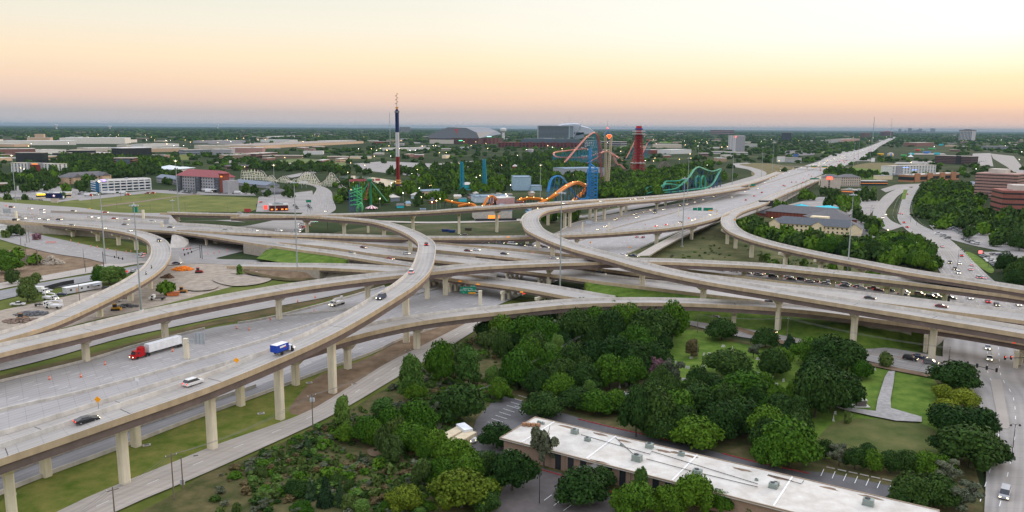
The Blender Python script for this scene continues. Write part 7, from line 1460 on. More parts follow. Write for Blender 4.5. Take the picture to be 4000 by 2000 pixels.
def truck(name,label,g,a,cabcol,cab=(2.6,2.4,2.7),cx_=0,body=None,L_=7.5,wheels=(),extra=None):
 root=empty(name,tuple(g),a,label,'truck');m=MB();x1=L_/2;cl,cw_,chh=cab
 pr=[(x1,.5),(x1,1.35),(x1-.75,1.5),(x1-1.15,chh),(x1-cl,chh),(x1-cl,.5)];n=len(pr)
 m.add([(x,-cw_/2,z)for x,z in pr]+[(x,cw_/2,z)for x,z in pr],[tuple(range(n)),tuple(range(2*n-1,n-1,-1))]+[((i+1)%n,i,n+i,n+(i+1)%n)for i in range(n)]);o=part('cab',m,P_('cab_%d_%d_%d'%cabcol,cabcol,rough=.35),root)
 m=MB();m.add([(x1-.78,-cw_*.44,1.56),(x1-1.10,-cw_*.42,chh-.15),(x1-1.10,cw_*.42,chh-.15),(x1-.78,cw_*.44,1.56),(x1-.74,-cw_*.44,1.58),(x1-1.06,-cw_*.42,chh-.13),(x1-1.06,cw_*.42,chh-.13),(x1-.74,cw_*.44,1.58)],[(7,6,5,4),(0,1,5,4),(1,2,6,5),(2,3,7,6),(3,0,4,7)]);m.box((x1-cl*.62,0,chh-.75),(.8,cw_+.04,.8));part('window',m,GLASS,root)
 m=MB();m.box((0,0,.75),(L_-.6,1.0,.4));part('chassis',m,DARKM,root)
 for wx in wheels:
  for s_ in(-1,1):m=MB();m.tube([(wx,s_*1.15-.15,.5),(wx,s_*1.15+.15,.5)],.5,12);part('wheel',m,TYRE,root)
 for s_ in(-1,1):solid((x1+.02,s_*.85,.95),(.1,.35,.22),'headlight',HEADL,root)
 if extra:extra(root,x1)
 return root
P,s,ww=PATHS['interstate']
ga,gb_=G(505,1408,.5),G(716,1348,.5);mid=(ga+gb_)/2;an=math.atan2(*(ga-gb_)[1::-1])
def semi(root,x1):
 tl_=13.6;m=MB();m.box((x1-6.2-tl_/2,0,2.6),(tl_,2.55,2.85));part('trailer',m,P_('trailer_white',(222,224,226),rough=.5),root)
 solid((x1-6.2-tl_/2,0,1.05),(tl_-1,1.1,.25),'trailer_frame',DARKM,root);solid((x1-6.2-tl_*.45,-1.29,3.0),(1.4,.02,.35),'decal',P_('oil_red',(150,30,36)),root)
 m=MB();m.hull8([(x1-4.6,-1.2,.6),(x1-2.6,-1.2,.6),(x1-2.6,1.2,.6),(x1-4.6,1.2,.6)],[(x1-4.6,-1.15,3.7),(x1-3.1,-1.15,3.4),(x1-3.1,1.15,3.4),(x1-4.6,1.15,3.7)]);part('sleeper',m,P_('cab_176_18_26',(176,18,26),rough=.35),root)
truck('semi_truck','red semi truck with a long white trailer driving left on the interstate',mid,an,(176,18,26),cab=(3.2,2.4,2.75),L_=20.5,wheels=(8.7,5.4,4.2,-8,-9.2),extra=semi)
def bx_(col1,L2,z1=3.4,strip=None):
 def f(root,x1):
  solid((x1-2.5-L2/2,0,(z1+1.0)/2),(L2,2.4,z1-1.0),'cargo_box',P_('box_%d_%d_%d'%col1,col1,rough=.45),root)
  if strip:
   solid((x1-2.5-L2/2,0,z1+.02),(L2*.96,2.3,.05),'box_roof',WHITE,root)
   for k_,s_ in enumerate((-1,1)):solid((x1-2.5-L2*.5,s_*1.21,2.3),(L2*.5,.02,.5),'decal',WHITE,root);solid((x1-2.5-L2*.3,s_*1.215,2.0),(L2*.2,.02,.3),'decal',P_('oil_red',(150,30,36)),root)
 return f
g,a=on_path(1108,1378,'curved_flyover');truck('box_truck','bright blue box truck with a white roof on the tall flyover',g,a if math.cos(a)>0 else a+math.pi,(230,230,235),L_=6.6,cab=(1.9,1.95,2.0),wheels=(2.2,-1.9),extra=bx_((24,62,160),4.6,2.9,strip=1))
def bucket(root,x1):
 solid((x1-5,0,1.3),(4.6,2.4,.9),'utility_body',WHITE,root);m=MB();m.tube([(x1-6.3,0,1.8),(x1-6.5,.1,3.2),(x1-3.4,0,3.3),(x1-1.2,.2,3.0)],.28,6);part('boom',m,WHITE,root);solid((x1-7.2,0,3.2),(1.0,.9,1.1),'bucket',WHITE,root)
g,a=on_path(1318,1192,'interstate');truck('utility_truck','white bucket truck with a folded boom on the interstate below the long flyover',g,a+math.pi,(222,222,215),L_=8.6,cab=(2.6,2.3,2.5),wheels=(3,-1.8,-2.9),extra=bucket)
for(x,y,a,lab,ec)in((198,1172,-15,'white dump truck parked beside the site trailer',bucket),(165,1196,-10,'white truck hitched to a long cream tank trailer in the yard',None),(212,1203,175,'white flatbed truck with a crane arm at the yard edge',bucket),(160,1146,-5,'white box truck at the back of the yard',bx_((214,214,210),4.4)),(618,1170,185,'white work truck beside the lone round tree',None)):truck('work_truck',lab,G(x,y,.4),math.radians(a),(216,216,212),L_=7.4,cab=(2.3,2.2,2.4),wheels=(2.5,-2.2),extra=ec)
for(x,y,a,lab,c_)in((370,762,12,'white semi trailer parked beside the blue motel',(230,230,230)),(345,766,10,'orange red truck tractor parked near the billboard lot',(190,60,40)),(480,757,5,'white bucket truck by the motel construction',(220,220,215)),(235,778,180,'white van truck parked beneath the billboard',(225,225,225)),(815,752,0,'white delivery truck before the red roofed hotel',(225,225,225)),(2843,748,-100,'white box truck on the interstate in the distance',(225,225,225)),(2559,832,-110,'long dark car carrier truck on the interstate',(60,60,66)),(930,757,0,'white shuttle bus right of the red roofed hotel',(225,225,225))):truck('truck',lab,G(x,y,.5),math.radians(a),c_,L_=9,wheels=(3,-3),extra=bx_((220,222,224)if 'dark' not in lab else(70,70,76),6))
g=G(425,758,.3);m=MB();m.box((0,0,2.4),(15,2.6,2.8));root=empty('trailer',tuple(g),.12,'long white trailer standing in front of the white motel','trailer');part('box',m,WHITE,root);m=MB();[m.tube([(x,-1.2,.5),(x,1.2,.5)],.5,10)for x in(-5,-4,5)];part('axle',m,TYRE,root)
for(x,y,lab,lc)in((497,763,'orange boom lift truck on the bare soil by the motel',(200,84,36)),(575,758,'brown and red machine on the bare soil',(140,60,44)),(595,757,'orange red skid machine right of the brown one',(180,70,44))):truck('site_machine',lab,G(x,y,.3),.1,lc,L_=6,cab=(3.4,2.2,2.4),wheels=(2,-2))
g=G(1815,1718);truck('rental_truck','white box truck parked behind the cream containers',(g[0]+.5,g[1],.2),math.radians(-60),(225,226,228),L_=7.6,cab=(2.2,2.1,2.3),wheels=(2.6,-2.2),extra=bx_((222,224,226),5.0,3.1))
for(x,y,lab)in((592,1049,'motorcycle nearest the bend of the left flyover'),(571,1073,'motorcycle following lower on the left flyover')):
 g,a=on_path(x,y,'left_flyover');root=empty('motorcycle',tuple(g),a,lab,'motorcycle');m=MB();[m.tube([(q_,-.06,.33),(q_,.06,.33)],.33,10)for q_ in(-.7,.7)];part('wheels',m,TYRE,root).name='wheel';m=MB();m.tube([(-.7,0,.4),(-.4,0,.8),(.3,0,.85),(.7,0,.35)],.16,6);m.tube([(.45,-.35,1.0),(.45,.35,1.0)],.03,5);part('frame',m,DARKM,root);solid((.72,0,.8),(.1,.2,.2),'headlight',HEADL,root)
 p=MB();p.tube([(-.15,0,.8),(-.1,0,1.15),(.05,0,1.4)],[.2,.22,.13],8);p.tube([(.05,0,1.42),(.07,0,1.5)],[.06,.06],6);p.lathe([(.05,1.48),(.13,1.56),(.14,1.66),(.08,1.76)],8,(.08,0))
 for s_ in(-1,1):p.tube([(-.15,s_*.12,.82),(.25,s_*.2,.78),(.1,s_*.2,.35),(.25,s_*.2,.3)],[.1,.09,.06,.05],6);p.tube([(.03,s_*.2,1.35),(.22,s_*.28,1.1),(.43,s_*.3,1.02)],[.07,.05,.04],6)
 tag(link('person',p.mesh('person',P_('rider_clothes',(60,62,66))),None,tuple(g),a),'rider in dark clothes and helmet on the '+('upper' if 'nearest' in lab else 'lower')+' motorcycle','person')
# = poles, signs, signals, site things
def mast(px,py,ty,lab,z=0,lit=False):
 g=G(px,py,z);h=ztop(g,ty)-z;root=empty('light_mast',tuple(g),0,lab,'light pole','high light masts');m=MB();m.tube([(0,0,0),(0,0,h)],[.42,.16],10);part('pole',m,METAL,root);m=MB();m.lathe([(1.1,-.2),(1.1,.35),(.5,.4)],12);part('footing',m,BARR,root)
 m=MB();m.lathe([(1.2,h-.4),(1.25,h-.15),(.3,h),(.1,h+1.0)],12);part('ring',m,METAL,root)
 me=MB();me.lathe([(.28,0),(.34,-.35),(.34,-.5)],8);me=me.mesh('luminaire',METAL)
 for k in range(8):o=link('luminaire',me,root,(1.7*math.cos(k*.785),1.7*math.sin(k*.785),h-.1))
 if lit:m=MB();m.lathe([(.5,h-.9),(.5,h-.45)],8);part('lamp',m,LAMP,root)
for px,py,ty,lab in((64,806,605,'high mast at the far left edge'),(412,1029,704,'high mast rising from the left junction behind the signal arm'),(552,1213,800,'high mast in the construction yard with a ring of lamps'),(700,862,626,'high mast beside the left highway in front of the red roofed hotel'),(1162,1070,711,'high mast on the round footing left of the bow flyover'),(1076,829,643,'high mast before the maroon restaurant'),(2187,1168,752,'high mast standing at the street bridge right of the picture centre'),(2110,793,643,'high mast behind the hairpin flyover'),(2664,963,695,'high mast beside the ramp and meadow'),(2684,792,617,'high mast in front of the red lattice tower trees'),(2859,735,594,'high mast left of the interstate in the distance'),(2974,696,575,'high mast by the dry grass slope'),(3307,1106,759,'high mast between the right flyover and the queue'),(678,863,782,'shorter grey mast beside the tall one at left'),(2727,622,555,'thin far mast left of the twin slab tower'),(3016,672,548,'thin mast above the dry field'),(3333,650,560,'thin mast beside the interstate bridge'),(3351,638,548,'thin mast right of the interstate bridge'),(3398,632,540,'thin mast near the black sign post')):mast(px,py,ty,lab,lit=ty in(704,626,605,643))
SGN=plain('sign_green',(0,118,88));SGY=plain('sign_amber',(240,160,20));SGR=plain('sign_back_grey',(168,172,176));SGO=mat('glowing_amber_plate',(.9,.33,.02),emit=(1,.35,.02),estr=.35,var=0);SGRD=mat('glowing_red_plate',(.8,.06,.03),emit=(1,.06,.02),estr=.35,var=0)  # amber and red sign plates are given a glow of their own, no lamp
def frame_s(px0,px1,yb,z0):a,b=G(px0,yb,z0),G(px1,yb,z0);return a,b
def panel(root,c,w,h,m_,n_='sign_panel',rz=0,t=.12):m=MB();m.box(c,(w,t,h),rz);return part(n_,m,m_,root)
g=G(1876,1195);root=empty('guide_sign',tuple(g),-.05,'green overhead guide sign with amber exit panel on a concrete column','road sign');k=1/ppm(g);h1=ztop(g,1135)
m=MB();m.box((0,0,h1/2),(1.5,1.3,h1));part('column',m,PIER,root);m=MB();[m.tube([(0,y_,h1-z_),(-27*k,y_,h1-z_)],.1,5)for y_ in(-.4,.4)for z_ in(.3,1.5)];part('truss',m,METAL,root)
sw,sh=60*k,27*k;cx_=-47*k;cz=h1+.2;panel(root,(cx_,-.8,cz),sw,sh,SGN);panel(root,(cx_+sw*.33,-.8,cz+sh/2+.35),sw*.3,.7,SGN);panel(root,(cx_+sw*.26,-.9,cz-sh*.38),sw*.46,sh*.24,SGY)
for t_,x_,z_,s_ in(('Ballpark Way',0,sh*.24,.78),('AT&T Way - Baird Farm Rd',0,-.0,.70),('\u2193',-sw*.28,-sh*.36,.8)):sign_text(t_,s_,WHITE,root,(cx_+x_,-.9,cz+z_),ext=.01)
sign_text('EXIT ONLY',.6,DARKM,root,(cx_+sw*.26,-.99,cz-sh*.38),ext=.01);sign_text('EXIT 29',.5,WHITE,root,(cx_+sw*.33,-.9,cz+sh/2+.35),ext=.01)
def cant(px,py,ty,z,lab,arm,wd,hh,m_=SGR,txt=None,gcol=PIER,name='overhead_sign',back=True):
 g=G(px,py,z);root=empty(name,tuple(g),0,lab,'road sign');k=1/ppm(g);h1=ztop(g,ty)-z;m=MB();m.box((0,0,h1/2),(1.5,1.4,h1));part('column',m,gcol,root);m=MB();L_=arm*k
 [m.tube([(0,y_,h1-z_),(L_,y_,h1-z_)],.1,5)for y_ in(-.4,.4)for z_ in(.3,1.4)];[m.bar((L_*i/8,-.4,h1-.3),(L_*(i+1)/8,-.4,h1-1.4),.06)for i in range(8)];part('truss',m,METAL,root)
 w_=wd*k;c=(L_-(w_/2 if arm>0 else-w_/2),-.7,h1+.2);panel(root,c,w_,hh*k,m_)
 for i in range(3):m=MB();m.box((c[0]-w_/2+w_*(i+.5)/3,-.85,c[2]),(.18,.15,hh*k+.3));(part('stiffener',m,METAL,root)if back else None)
 for i,t_ in enumerate(txt or()):sign_text(t_,hh*k*.17,WHITE,root,(c[0],-.78,c[2]+hh*k*(.26-.24*i)),ext=.01)
 return root
cant(730,1404,1322,0,'grey sign back on a concrete column beside the red truck',78,42,46)
cant(65,861,825,5.8,'white sign back left of a column on the far left highway',-48,31,19);cant(634,887,866,7,'white sign back on a short column left of the street bridge',28,20,16)
cant(561,856,820,6.5,'green overhead sign on a concrete column at far left',-38,18,21,SGN,(),back=False)
for(x0,x1,yb,yt,lab,pans)in((2275,2376,906,868,'steel sign gantry seen from behind on the interstate',((.25,26,13,SGR),)),(2650,2800,846,814,'sign gantry with three green signs over the interstate',((.42,16,10,SGN),(.54,15,13,SGN),(.76,36,12,SGN))),(3160,3200,722,697,'small green sign bar over the frontage lanes',((.5,34,5,SGN),)),(2925,2955,742,722,'green and amber sign far along the interstate',((.5,16,9,SGN),))):
 a,b=G(x0,yb),G(x1,yb+(x1-x0)*.03);root=empty('sign_gantry',tuple(a),0,lab,'road sign');k=1/ppm(a);h1=ztop(a,yt);L_=b[0]-a[0];dy=b[1]-a[1]
 for x_,y_ in((0,0),(L_,dy)):m=MB();m.box((x_,y_,h1/2),(1.2,1.2,h1));part('column',m,PIER,root)
 m=MB();[m.tube([(0,q_,h1-z_),(L_,dy+q_,h1-z_)],.12,5)for q_ in(-.5,.5)for z_ in(0,1.4)];[m.bar((L_*i/20,dy*i/20-.5,h1-(i%2)*1.4),(L_*(i+1)/20,dy*(i+1)/20-.5,h1-((i+1)%2)*1.4),.07)for i in range(20)];part('truss',m,METAL,root)
 for f_,w_,h_,mm_ in pans:panel(root,(L_*f_,dy*f_-.9,h1),w_*k,h_*k,mm_)
 if len(pans)==3:panel(root,(L_*.83,dy*.83-1.0,h1-4.5*k),18*k,4*k,SGY)
 if x0==2925:panel(root,(L_*.5,-1,h1-6*k),16*k,3*k,SGY)
for i_,(x,y,key,c)in enumerate(((1797,1098,'street_bridge',SGO),(1867,1110,'street_bridge',SGO),(2037,1140,'street_bridge',SGO),(2046,1146,'street_bridge',SGRD),(907,940,'highway_carriageway',SGO),(1985,926,'middle_flyover',SGO),(2714,1029,'long_overpass',SGO),(3630,1281,'near_overpass',SGO),(3958,1332,'near_overpass',SGO),(3958,1338,'near_overpass',SGRD),(2080,989,'highway_frontage',SGRD),(2160,997,'highway_frontage',SGRD),(134,1289,'left_flyover',SGO))):
 P,s,ww=PATHS[key]
 if key=='highway_carriageway':g=G(x,y,6.5)
 else:
  z_=9.;
  for _ in range(5):g=G(x,y,z_);i=int(np.hypot(P[:,0]-g[0],P[:,1]-g[1]).argmin());z_=P[i,2]+.3
 w_=12/ppm(g);m=MB();m.box((0,-.5,0),(w_,.1,w_*.38));a_=0
 tag(link('clearance_sign',m.mesh('clearance_sign',c),None,tuple(g),a_),('amber' if c is SGO else 'red')+' plate fixed to the side of a bridge deck','sign','plates on the bridge sides')
for(x,y,ty,m_,lab,z)in((385,1597,1560,SGY,'amber diamond warning sign on the tall flyover near the black car',16.6),(925,1436,1407,SGY,'amber diamond warning sign beside the blue truck deck',18.2),(2306,957,950,SGY,'left of two amber diamond signs on the interstate shoulder',0),(2460,976,968,SGY,'right of two amber diamond signs on the interstate shoulder',0),(2869,872,858,SGY,'amber diamond sign at the bend of the right flyover',12),(2690,862,852,SGRD,'red round sign above the interstate lanes',6),(353,828,815,SGY,'amber diamond sign on the far left slip road',5.5),(25,812,803,SGRD,'orange red diamond sign at the far left highway',5),(496,1075,1060,SGRD,'orange diamond sign beside the yard road',0),(1191,897,884,SGRD,'orange red sign at the street below the far flyover',0),(537,1508,1482,WHITE,'white round sign on the interstate median',0)):
 g=G(x,y,z);root=empty('warning_sign',tuple(g),0,lab,'road sign');h=max(1.8,ztop(g,ty)-z);m=MB();m.tube([(0,0,0),(0,0,h)],.06,5);part('post',m,METAL,root);m=MB();m.box((0,-.08,0),(1.1,.06,1.1));o=part('sign_plate',m,m_,root,(0,0,h));o.rotation_euler=(0,math.pi/4 if m_ is not WHITE else 0,0)
a,b=G(198,798),G(226,798);k=1/ppm(a);root=empty('billboard',tuple((a+b)/2),0,'navy billboard with an outlined star on a pale tapering base','billboard');h0,h1=ztop(a,774),ztop(a,755)
m=MB();m.prism([(-11*k,0),(11*k,0),(11*k,2),(-11*k,2)],0,h0,top=[(-15*k,0),(14*k,0),(14*k,2),(-15*k,2)]);part('base',m,P_('pale_stone',(190,178,165)),root);m=MB();m.box((1*k,.5,(h0+h1)/2),(64*k,1.6,h1-h0));part('panel',m,P_('billboard_navy',(16,32,78)),root)
def star(R,r):return[((R if i%2==0 else r)*math.sin(i*math.pi/5),(R if i%2==0 else r)*math.cos(i*math.pi/5))for i in range(10)]
for R,c_,yy in((6.6*k,glow('star_pink_glow',(1,.62,.72),.9),-.36),(4.9*k,P_('billboard_navy',(16,32,78)),-.42),(3.6*k,glow('star_white_glow',(1,.9,.92),1.0),-.48)):m=MB();m.add([(x+2*k,yy,z+(h0+h1)/2)for x,z in star(R,R*.42)],[tuple(range(10))]);part('star',m,c_,root)
for(x0,x1,yb,y0,y1,m_,lab)in((2960,3018,826,806,783,DARKM,'black billboard back beside the right flyover'),(1031,1046,828,818,802,glow('panel_red_glow',(1,.08,.06),1),'red and white lit sign on a post left of the maroon restaurant'),(1197,1217,830,790,781,SGN,'dark green sign board on tall posts by the park street'),(1173,1202,735,714,707,WHITE,'white billboard above the wooden coaster'),(3402,3416,640,632,617,WHITE,'white tapering sign by the water park'),(3097,3118,624,612,602,P_('blue_board',(70,100,150)),'blue billboard behind the entrance building'),(955,980,830,828,815,P_('tent_red',(0,0,0)),'red sign block over the closed stand by the field'),(3822,3836,994,990,979,glow('corner_sign_glow',(1,.22,.22),1),'glowing red round sign at the street corner')):
 g=G((x0+x1)/2,yb);k=1/ppm(g);h0,h1=ztop(g,y0),ztop(g,y1);root=empty('sign_board',tuple(g),0,lab,'sign');panel(root,(0,0,(h0+h1)/2),(x1-x0)*k,h1-h0,m_,'board',t=.6)
 for s_ in(-.3,.3):m=MB();m.tube([(s_*(x1-x0)*k,.1,0),(s_*(x1-x0)*k,.1,h0)],.25,6);part('post',m,METAL,root)
WPTS={}
def upole(px,py,ty,lab,arm=2.4,xf=0,name='utility_pole',grp='utility poles',z=0):
 g=G(px,py,z);h=max(5,ztop(g,ty)-z);root=empty(name,tuple(g),0,lab,'utility pole',grp);m=MB();m.tube([(0,0,0),(0,0,h)],[.17,.11],8);part('pole',m,WOOD,root)
 if arm:m=MB();m.box((0,0,h-.7),(arm,.12,.14),.7);part('crossarm',m,WOOD,root)
 for i in range(3 if arm else 0):m=MB();m.lathe([(.07,h-.6),(.07,h-.35)],6,((i-1)*arm*.35,(i-1)*arm*.3));part('insulator',m,WHITE,root)
 for i in range(xf):m=MB();m.lathe([(.28,h-2.2),(.3,h-2.1),(.3,h-1.3),(.2,h-1.2)],10,(.45*math.cos(i*2.1),.45*math.sin(i*2.1)));part('transformer',m,P_('pale_transformer',(170,175,178)),root)
 return np.array([g[0],g[1],h-.4+z])
def wires(a,b,n=3,lab='power lines strung between two poles',sp=.8,sag=1.0):
 root=empty('power_line',(0,0,0),0,lab,'wire')
 for i in range(n):o=np.array([(i-(n-1)/2)*sp,(i-(n-1)/2)*sp*.7,0]);pts=[tuple(a+(b-a)*t+o*1.0-np.array([0,0,sag*4*t*(1-t)]))for t in np.linspace(0,1,10)];m=MB();m.tube(pts,.026,4);part('wire',m,P_('dull_wire',(120,118,116)),root)
p0=upole(448,2012,1902,'leaning utility pole at the bottom edge by the frontage road');p1=upole(680,1953,1769,'tall utility pole in the verge beside the metered pole');p2=upole(1223,1686,1537,'utility pole with transformers beside the frontage road',xf=3);p3=upole(1595,1430,1362,'utility pole at the top of the frontage road',xf=1);p4=upole(1866,1325,1232,'slim pole under the near overpass',arm=0)
pb=upole(715,1908,1781,'short brown pole with a grey meter box',arm=0);g=G(716,1902);m=MB();m.box((0,-.25,1.3),(.9,.4,1.2));thing1('meter_box',m,P_('pale_transformer',(170,175,178)),'grey meter box fixed to the short brown pole','meter box',None,tuple(g))
wires(p0,p1,lab='three wires sagging between the two poles at lower left');wires(p1,p2,lab='three wires running up the verge past the flyover piers',sag=1.6);wires(p2,p3,lab='three wires from the transformer pole up the road',sag=1.8);wires(p0,p0+(p0-p1)*1.2,lab='wires leaving the bottom edge at lower left')
q1=upole(1864,1600,1516,'utility pole in the thicket right of the pale trees');q2=upole(2035,1500,1428,'utility pole in the grove with a wide crossarm');q3=upole(2384,1300,1232,'utility pole at the top of the grove');wires(q1,q2,lab='wires crossing the thicket to the grove');wires(q2,q3,lab='wires crossing the grove towards the overpass')
upole(2447,1614,1521,'pole with three white transformers rising behind the white roof',xf=3);upole(2082,1530,1452,'pole with a pale bracket in the grove',arm=1.2);r1=upole(2724,1300,1225,'bare pole left of the round tree by the street',arm=0);r2=upole(2780,1296,1227,'bare pole beside the red SUV',arm=0);r3=upole(3074,1330,1238,'pole in front of the near overpass pier',arm=1.0);r4=upole(3701,1462,1355,'tall pole at the right street corner',arm=1.0);wires(r1,r3,2,'two thin wires along the street behind the grove');wires(r3,r4,3,'wires crossing in front of the green slope');upole(2722,1404,1330,'bare lamp pole in the cemetery',arm=0)
for i_,(x,y,t)in enumerate(((330,1045,975),(103,1010,950),(151,1040,980),(148,1037,975),(312,1180,1110),(82,960,890),(105,950,885),(115,948,884),(456,1010,965),(335,1065,1015),(360,800,765),(473,785,750),(587,778,745),(458,823,788),(588,828,795),(891,828,805),(724,825,790),(3944,1115,1052),(3953,1115,1058),(3860,1046,1000),(3145,765,700),(3128,775,712),(3110,785,722),(3095,797,735),(3165,752,693),(3075,806,748),(3060,815,757),(3180,742,690))):upole(x,y,t,'plain wooden utility pole beside a road',arm=1.4 if i_%2 else 0,grp='plain roadside poles')
SIGB=mat('signal_housing',(.015,.015,.015),rough=.5)
def signal(px,py,ty,ax,ay,nh,lab,lit=LAMPR,z=.4):
 g=G(px,py,z);h=ztop(g,ty)-z;root=empty('traffic_signal',tuple(g),0,lab,'traffic light');m=MB();m.tube([(0,0,0),(0,0,h)],.2,8);part('pole',m,DARKM,root)
 e=G(ax,ay,z+h*.78)-g;e[2]=h*.78;s0=np.array([0,0,h*.8]);m=MB();m.tube([tuple(s0),tuple(e)],[.14,.08],6);part('arm',m,DARKM,root)
 for i in range(nh):
  p=s0+(e-s0)*(1-.2*i);m=MB();m.box(tuple(p+[0,0,.1]),(.5,.45,1.3));hd=part('signal_head',m,SIGB,root);m=MB();m.lathe([(.14,-.04),(.14,.04)],8);o=part('lens',m,lit,hd,tuple(p+[0,-.28,.5]));o.rotation_euler=(math.pi/2,0,0)
signal(3702,1457,1390,3893,1447,4,'long black signal arm reaching over the broad street at right',DARKM);signal(4040,1440,1385,3926,1399,2,'signal arm with red lights at the right edge',LAMPR);signal(405,1039,983,479,1011,3,'black signal arm at the left junction below the mast',DARKM);signal(790,1012,958,721,995,3,'black signal arm pointing left under the highway bridge',DARKM);signal(783,1008,956,717,975,3,'second signal arm behind it with red lights',LAMPR);signal(1281,898,862,1232,868,2,'signal arm with a green light beyond the middle flyover',LAMPG);signal(3706,1180,1130,3795,1146,3,'signal arm at the junction under the long flyover',DARKM);signal(3490,845,828,3525,836,3,'avenue signals showing red in front of the median trees',LAMPR)
def lamp(px,py,ty,lab,arms=1,lit=True,grp=None,two=False):
 g=G(px,py,.3);h=max(3,ztop(g,ty));root=empty('street_lamp',tuple(g),0,lab,'street lamp',grp);m=MB();m.tube([(0,0,0),(0,0,h)],[.11,.07],7);part('pole',m,DARKM,root)
 for s_ in((-1,1)if two else(1,)):
  if arms:m=MB();m.tube([(0,0,h-.2),(s_*.5,0,h+.1),(s_*1.1,0,h)],.05,5);part('arm',m,DARKM,root)
  m=MB();m.lathe([(.1,h+.05),(.3,h-.3),(.3,h-.4)],8,(s_*1.1 if arms else 0,0));part('lamp_head',m,LAMP if lit else DARKM,root)
lamp(3952,1790,1662,'black double headed street lamp beside the broad street',two=True,lit=False);lamp(2107,1965,1858,'parking lot lamp with a boxy head near the driveway',arms=0,lit=False);lamp(2860,1480,1452,'small white lamp over the round cemetery oak',lit=False)
for(x,y,t)in((3404,895,880),(3222,862,852),(3172,862,850),(3138,874,861),(3015,862,853),(3335,878,868),(3468,912,898),(3740,1108,1090)):lamp(x,y,t,'bright warm lamp on a short pole near the inns',arms=0,grp='lamps around the inns')
for(x,y,t)in((3400,845,805),(3405,850,815),(3556,870,815),(3580,880,828),(3740,1040,978)):lamp(x,y,t,'tall curved street lamp along the avenue',lit=False,grp='curved avenue lamps')
lr=random.Random(12)
SP=[(345,546),(430,536),(384,534),(463,536),(363,560),(573,560),(605,560),(650,562),(666,561),(725,560),(745,570),(794,562),(852,572),(925,551),(951,550),(1221,537),(1245,540),(1451,598),(1471,604),(1486,597),(1602,605),(1622,604),(1510,603),(1701,585),(1500,516),(1547,512),(2173,540),(2295,602),(2424,608),(2520,645),(2715,562),(2732,568),(2698,635),(2100,850),(3080,570),(3118,560),(3350,574),(3395,560),(3980,640),(3990,610),(3760,560)]
for i in range(110):SP.append((lr.uniform(0,4000),lr.choice([lr.uniform(528,600),lr.uniform(540,720)])))
for i in range(26):SP.append((lr.uniform(1350,2000),lr.uniform(700,830)))
me1=MB();me1.tube([(0,0,0),(0,0,8.5)],.12,5);me1=me1.mesh('pole',METAL);me2=MB();me2.lathe([(.2,8.4),(.5,8.6),(.5,8.9),(.2,9.2)],8);mA=me2.mesh('lamp_head',LAMP);mB=me2.mesh('lamp_head',LAMPW)
for(x,y)in SP:
 if 3050<x<3500 and y<700 and y>560:continue
 g=G(x,y);sc_=max(1.0,min(1.9,g[1]/1500));o=empty('street_lamp',tuple(g),0,('lit lamp among the theme park trees' if 1350<x<2000 and y>690 else 'small lit street lamp in the distant town'),'street lamp',('theme park lamps' if 1350<x<2000 and y>690 else 'lit lamps of the distant town'));o.scale=(sc_,sc_,sc_*.8+.2);link('pole',me1,o);link('lamp_head',mA if lr.random()<.7 else mB,o)
mb_=MB();mb_.lathe([(.34,0),(.32,.2),(.29,1.0),(.12,1.08)],10);bodym=mb_.mesh('drum',mat('barrel_orange',(.75,.13,.03),var=.1));mb_=MB();[mb_.lathe([(.335-z*.04,z),(.335-z*.04,z+.14)],10)for z in(.4,.72)];bandm=mb_.mesh('band',WHITE)
for it in '194 1482,316 1473,410 1424,674 1373,924 1283,973 1289,1056 1250,1163 1180,1231 1163,1435 1163,1227 1219,123 920,147 926,149 936,156 932,90 913,62 908,41 904,277 941,306 953,355 963,380 967,421 975,453 980,493 985,511 984,812 992,836 990,858 985,889 980,2456 858,2575 838,2622 826,2521 878,2395 889,2710 785,118 819,126 837,238 847,363 856,330 883,340 883,500 864'.split(','):
 x,y=map(float,it.split());z=6.6 if(y<886 and x<510 and y>815)else.45;g=G(x,y,z);o=empty('traffic_barrel',tuple(g),0,'orange and white traffic barrel '+('on the interstate lanes' if y>1100 else 'far along the interstate' if x>2000 else 'along the left streets'),'traffic barrel','orange traffic barrels');link('drum',bodym,o);link('band',bandm,o)
for(x,y,lab)in((200,951,'striped barricade across the left street'),(930,1197,'small striped barricade behind the interstate barrier')):
 g=G(x,y,.4);root=empty('barricade',tuple(g),0,lab,'barricade');[panel(root,(0,0,.5+.45*i),7 if x<500 else 3,.25,P_('barricade_pink',(216,130,120)),'board')for i in range(3)];m=MB();[m.bar((s_*2,0,0),(s_*2,0,1.6),.06)for s_ in(-1,1)];part('leg',m,METAL,root)
sr=random.Random(6)
def heap(name,lab,px,py,w,n,m_,sz,cat,hh=1.0,box=True):
 g=G(px,py);k=1/ppm(g);m=MB()
 for i in range(n):r=sr.random()**.6*w*k/2;a=sr.uniform(0,6.28);q_=sr.uniform(.5,1)*sz;hz_=hh*(1-r/(w*k/2))*sr.random()*2+q_*.3;m.box((r*math.cos(a),r*math.sin(a)*.6,hz_),(q_*sr.uniform(.8,2.0),q_,q_*sr.uniform(.4,.8)),a)
 return thing1(name,m,m_,lab,cat,None,tuple(g))
heap('barrier_heap','heap of stacked orange plastic barriers in the yard',712,1055,78,150,mat('barrier_orange',(.80,.24,.02),var=.15),1.3,'heap',1.2)
heap('rubble_heap','pale broken concrete rubble heap in the brown lot',205,1030,90,240,P_('rubble_concrete',(176,166,152)),1.3,'heap',2.6);heap('rubble_heap','grey rubble heap left of the pale one',112,1022,60,120,P_('rubble_grey',(118,106,98)),1.3,'heap',1.8)
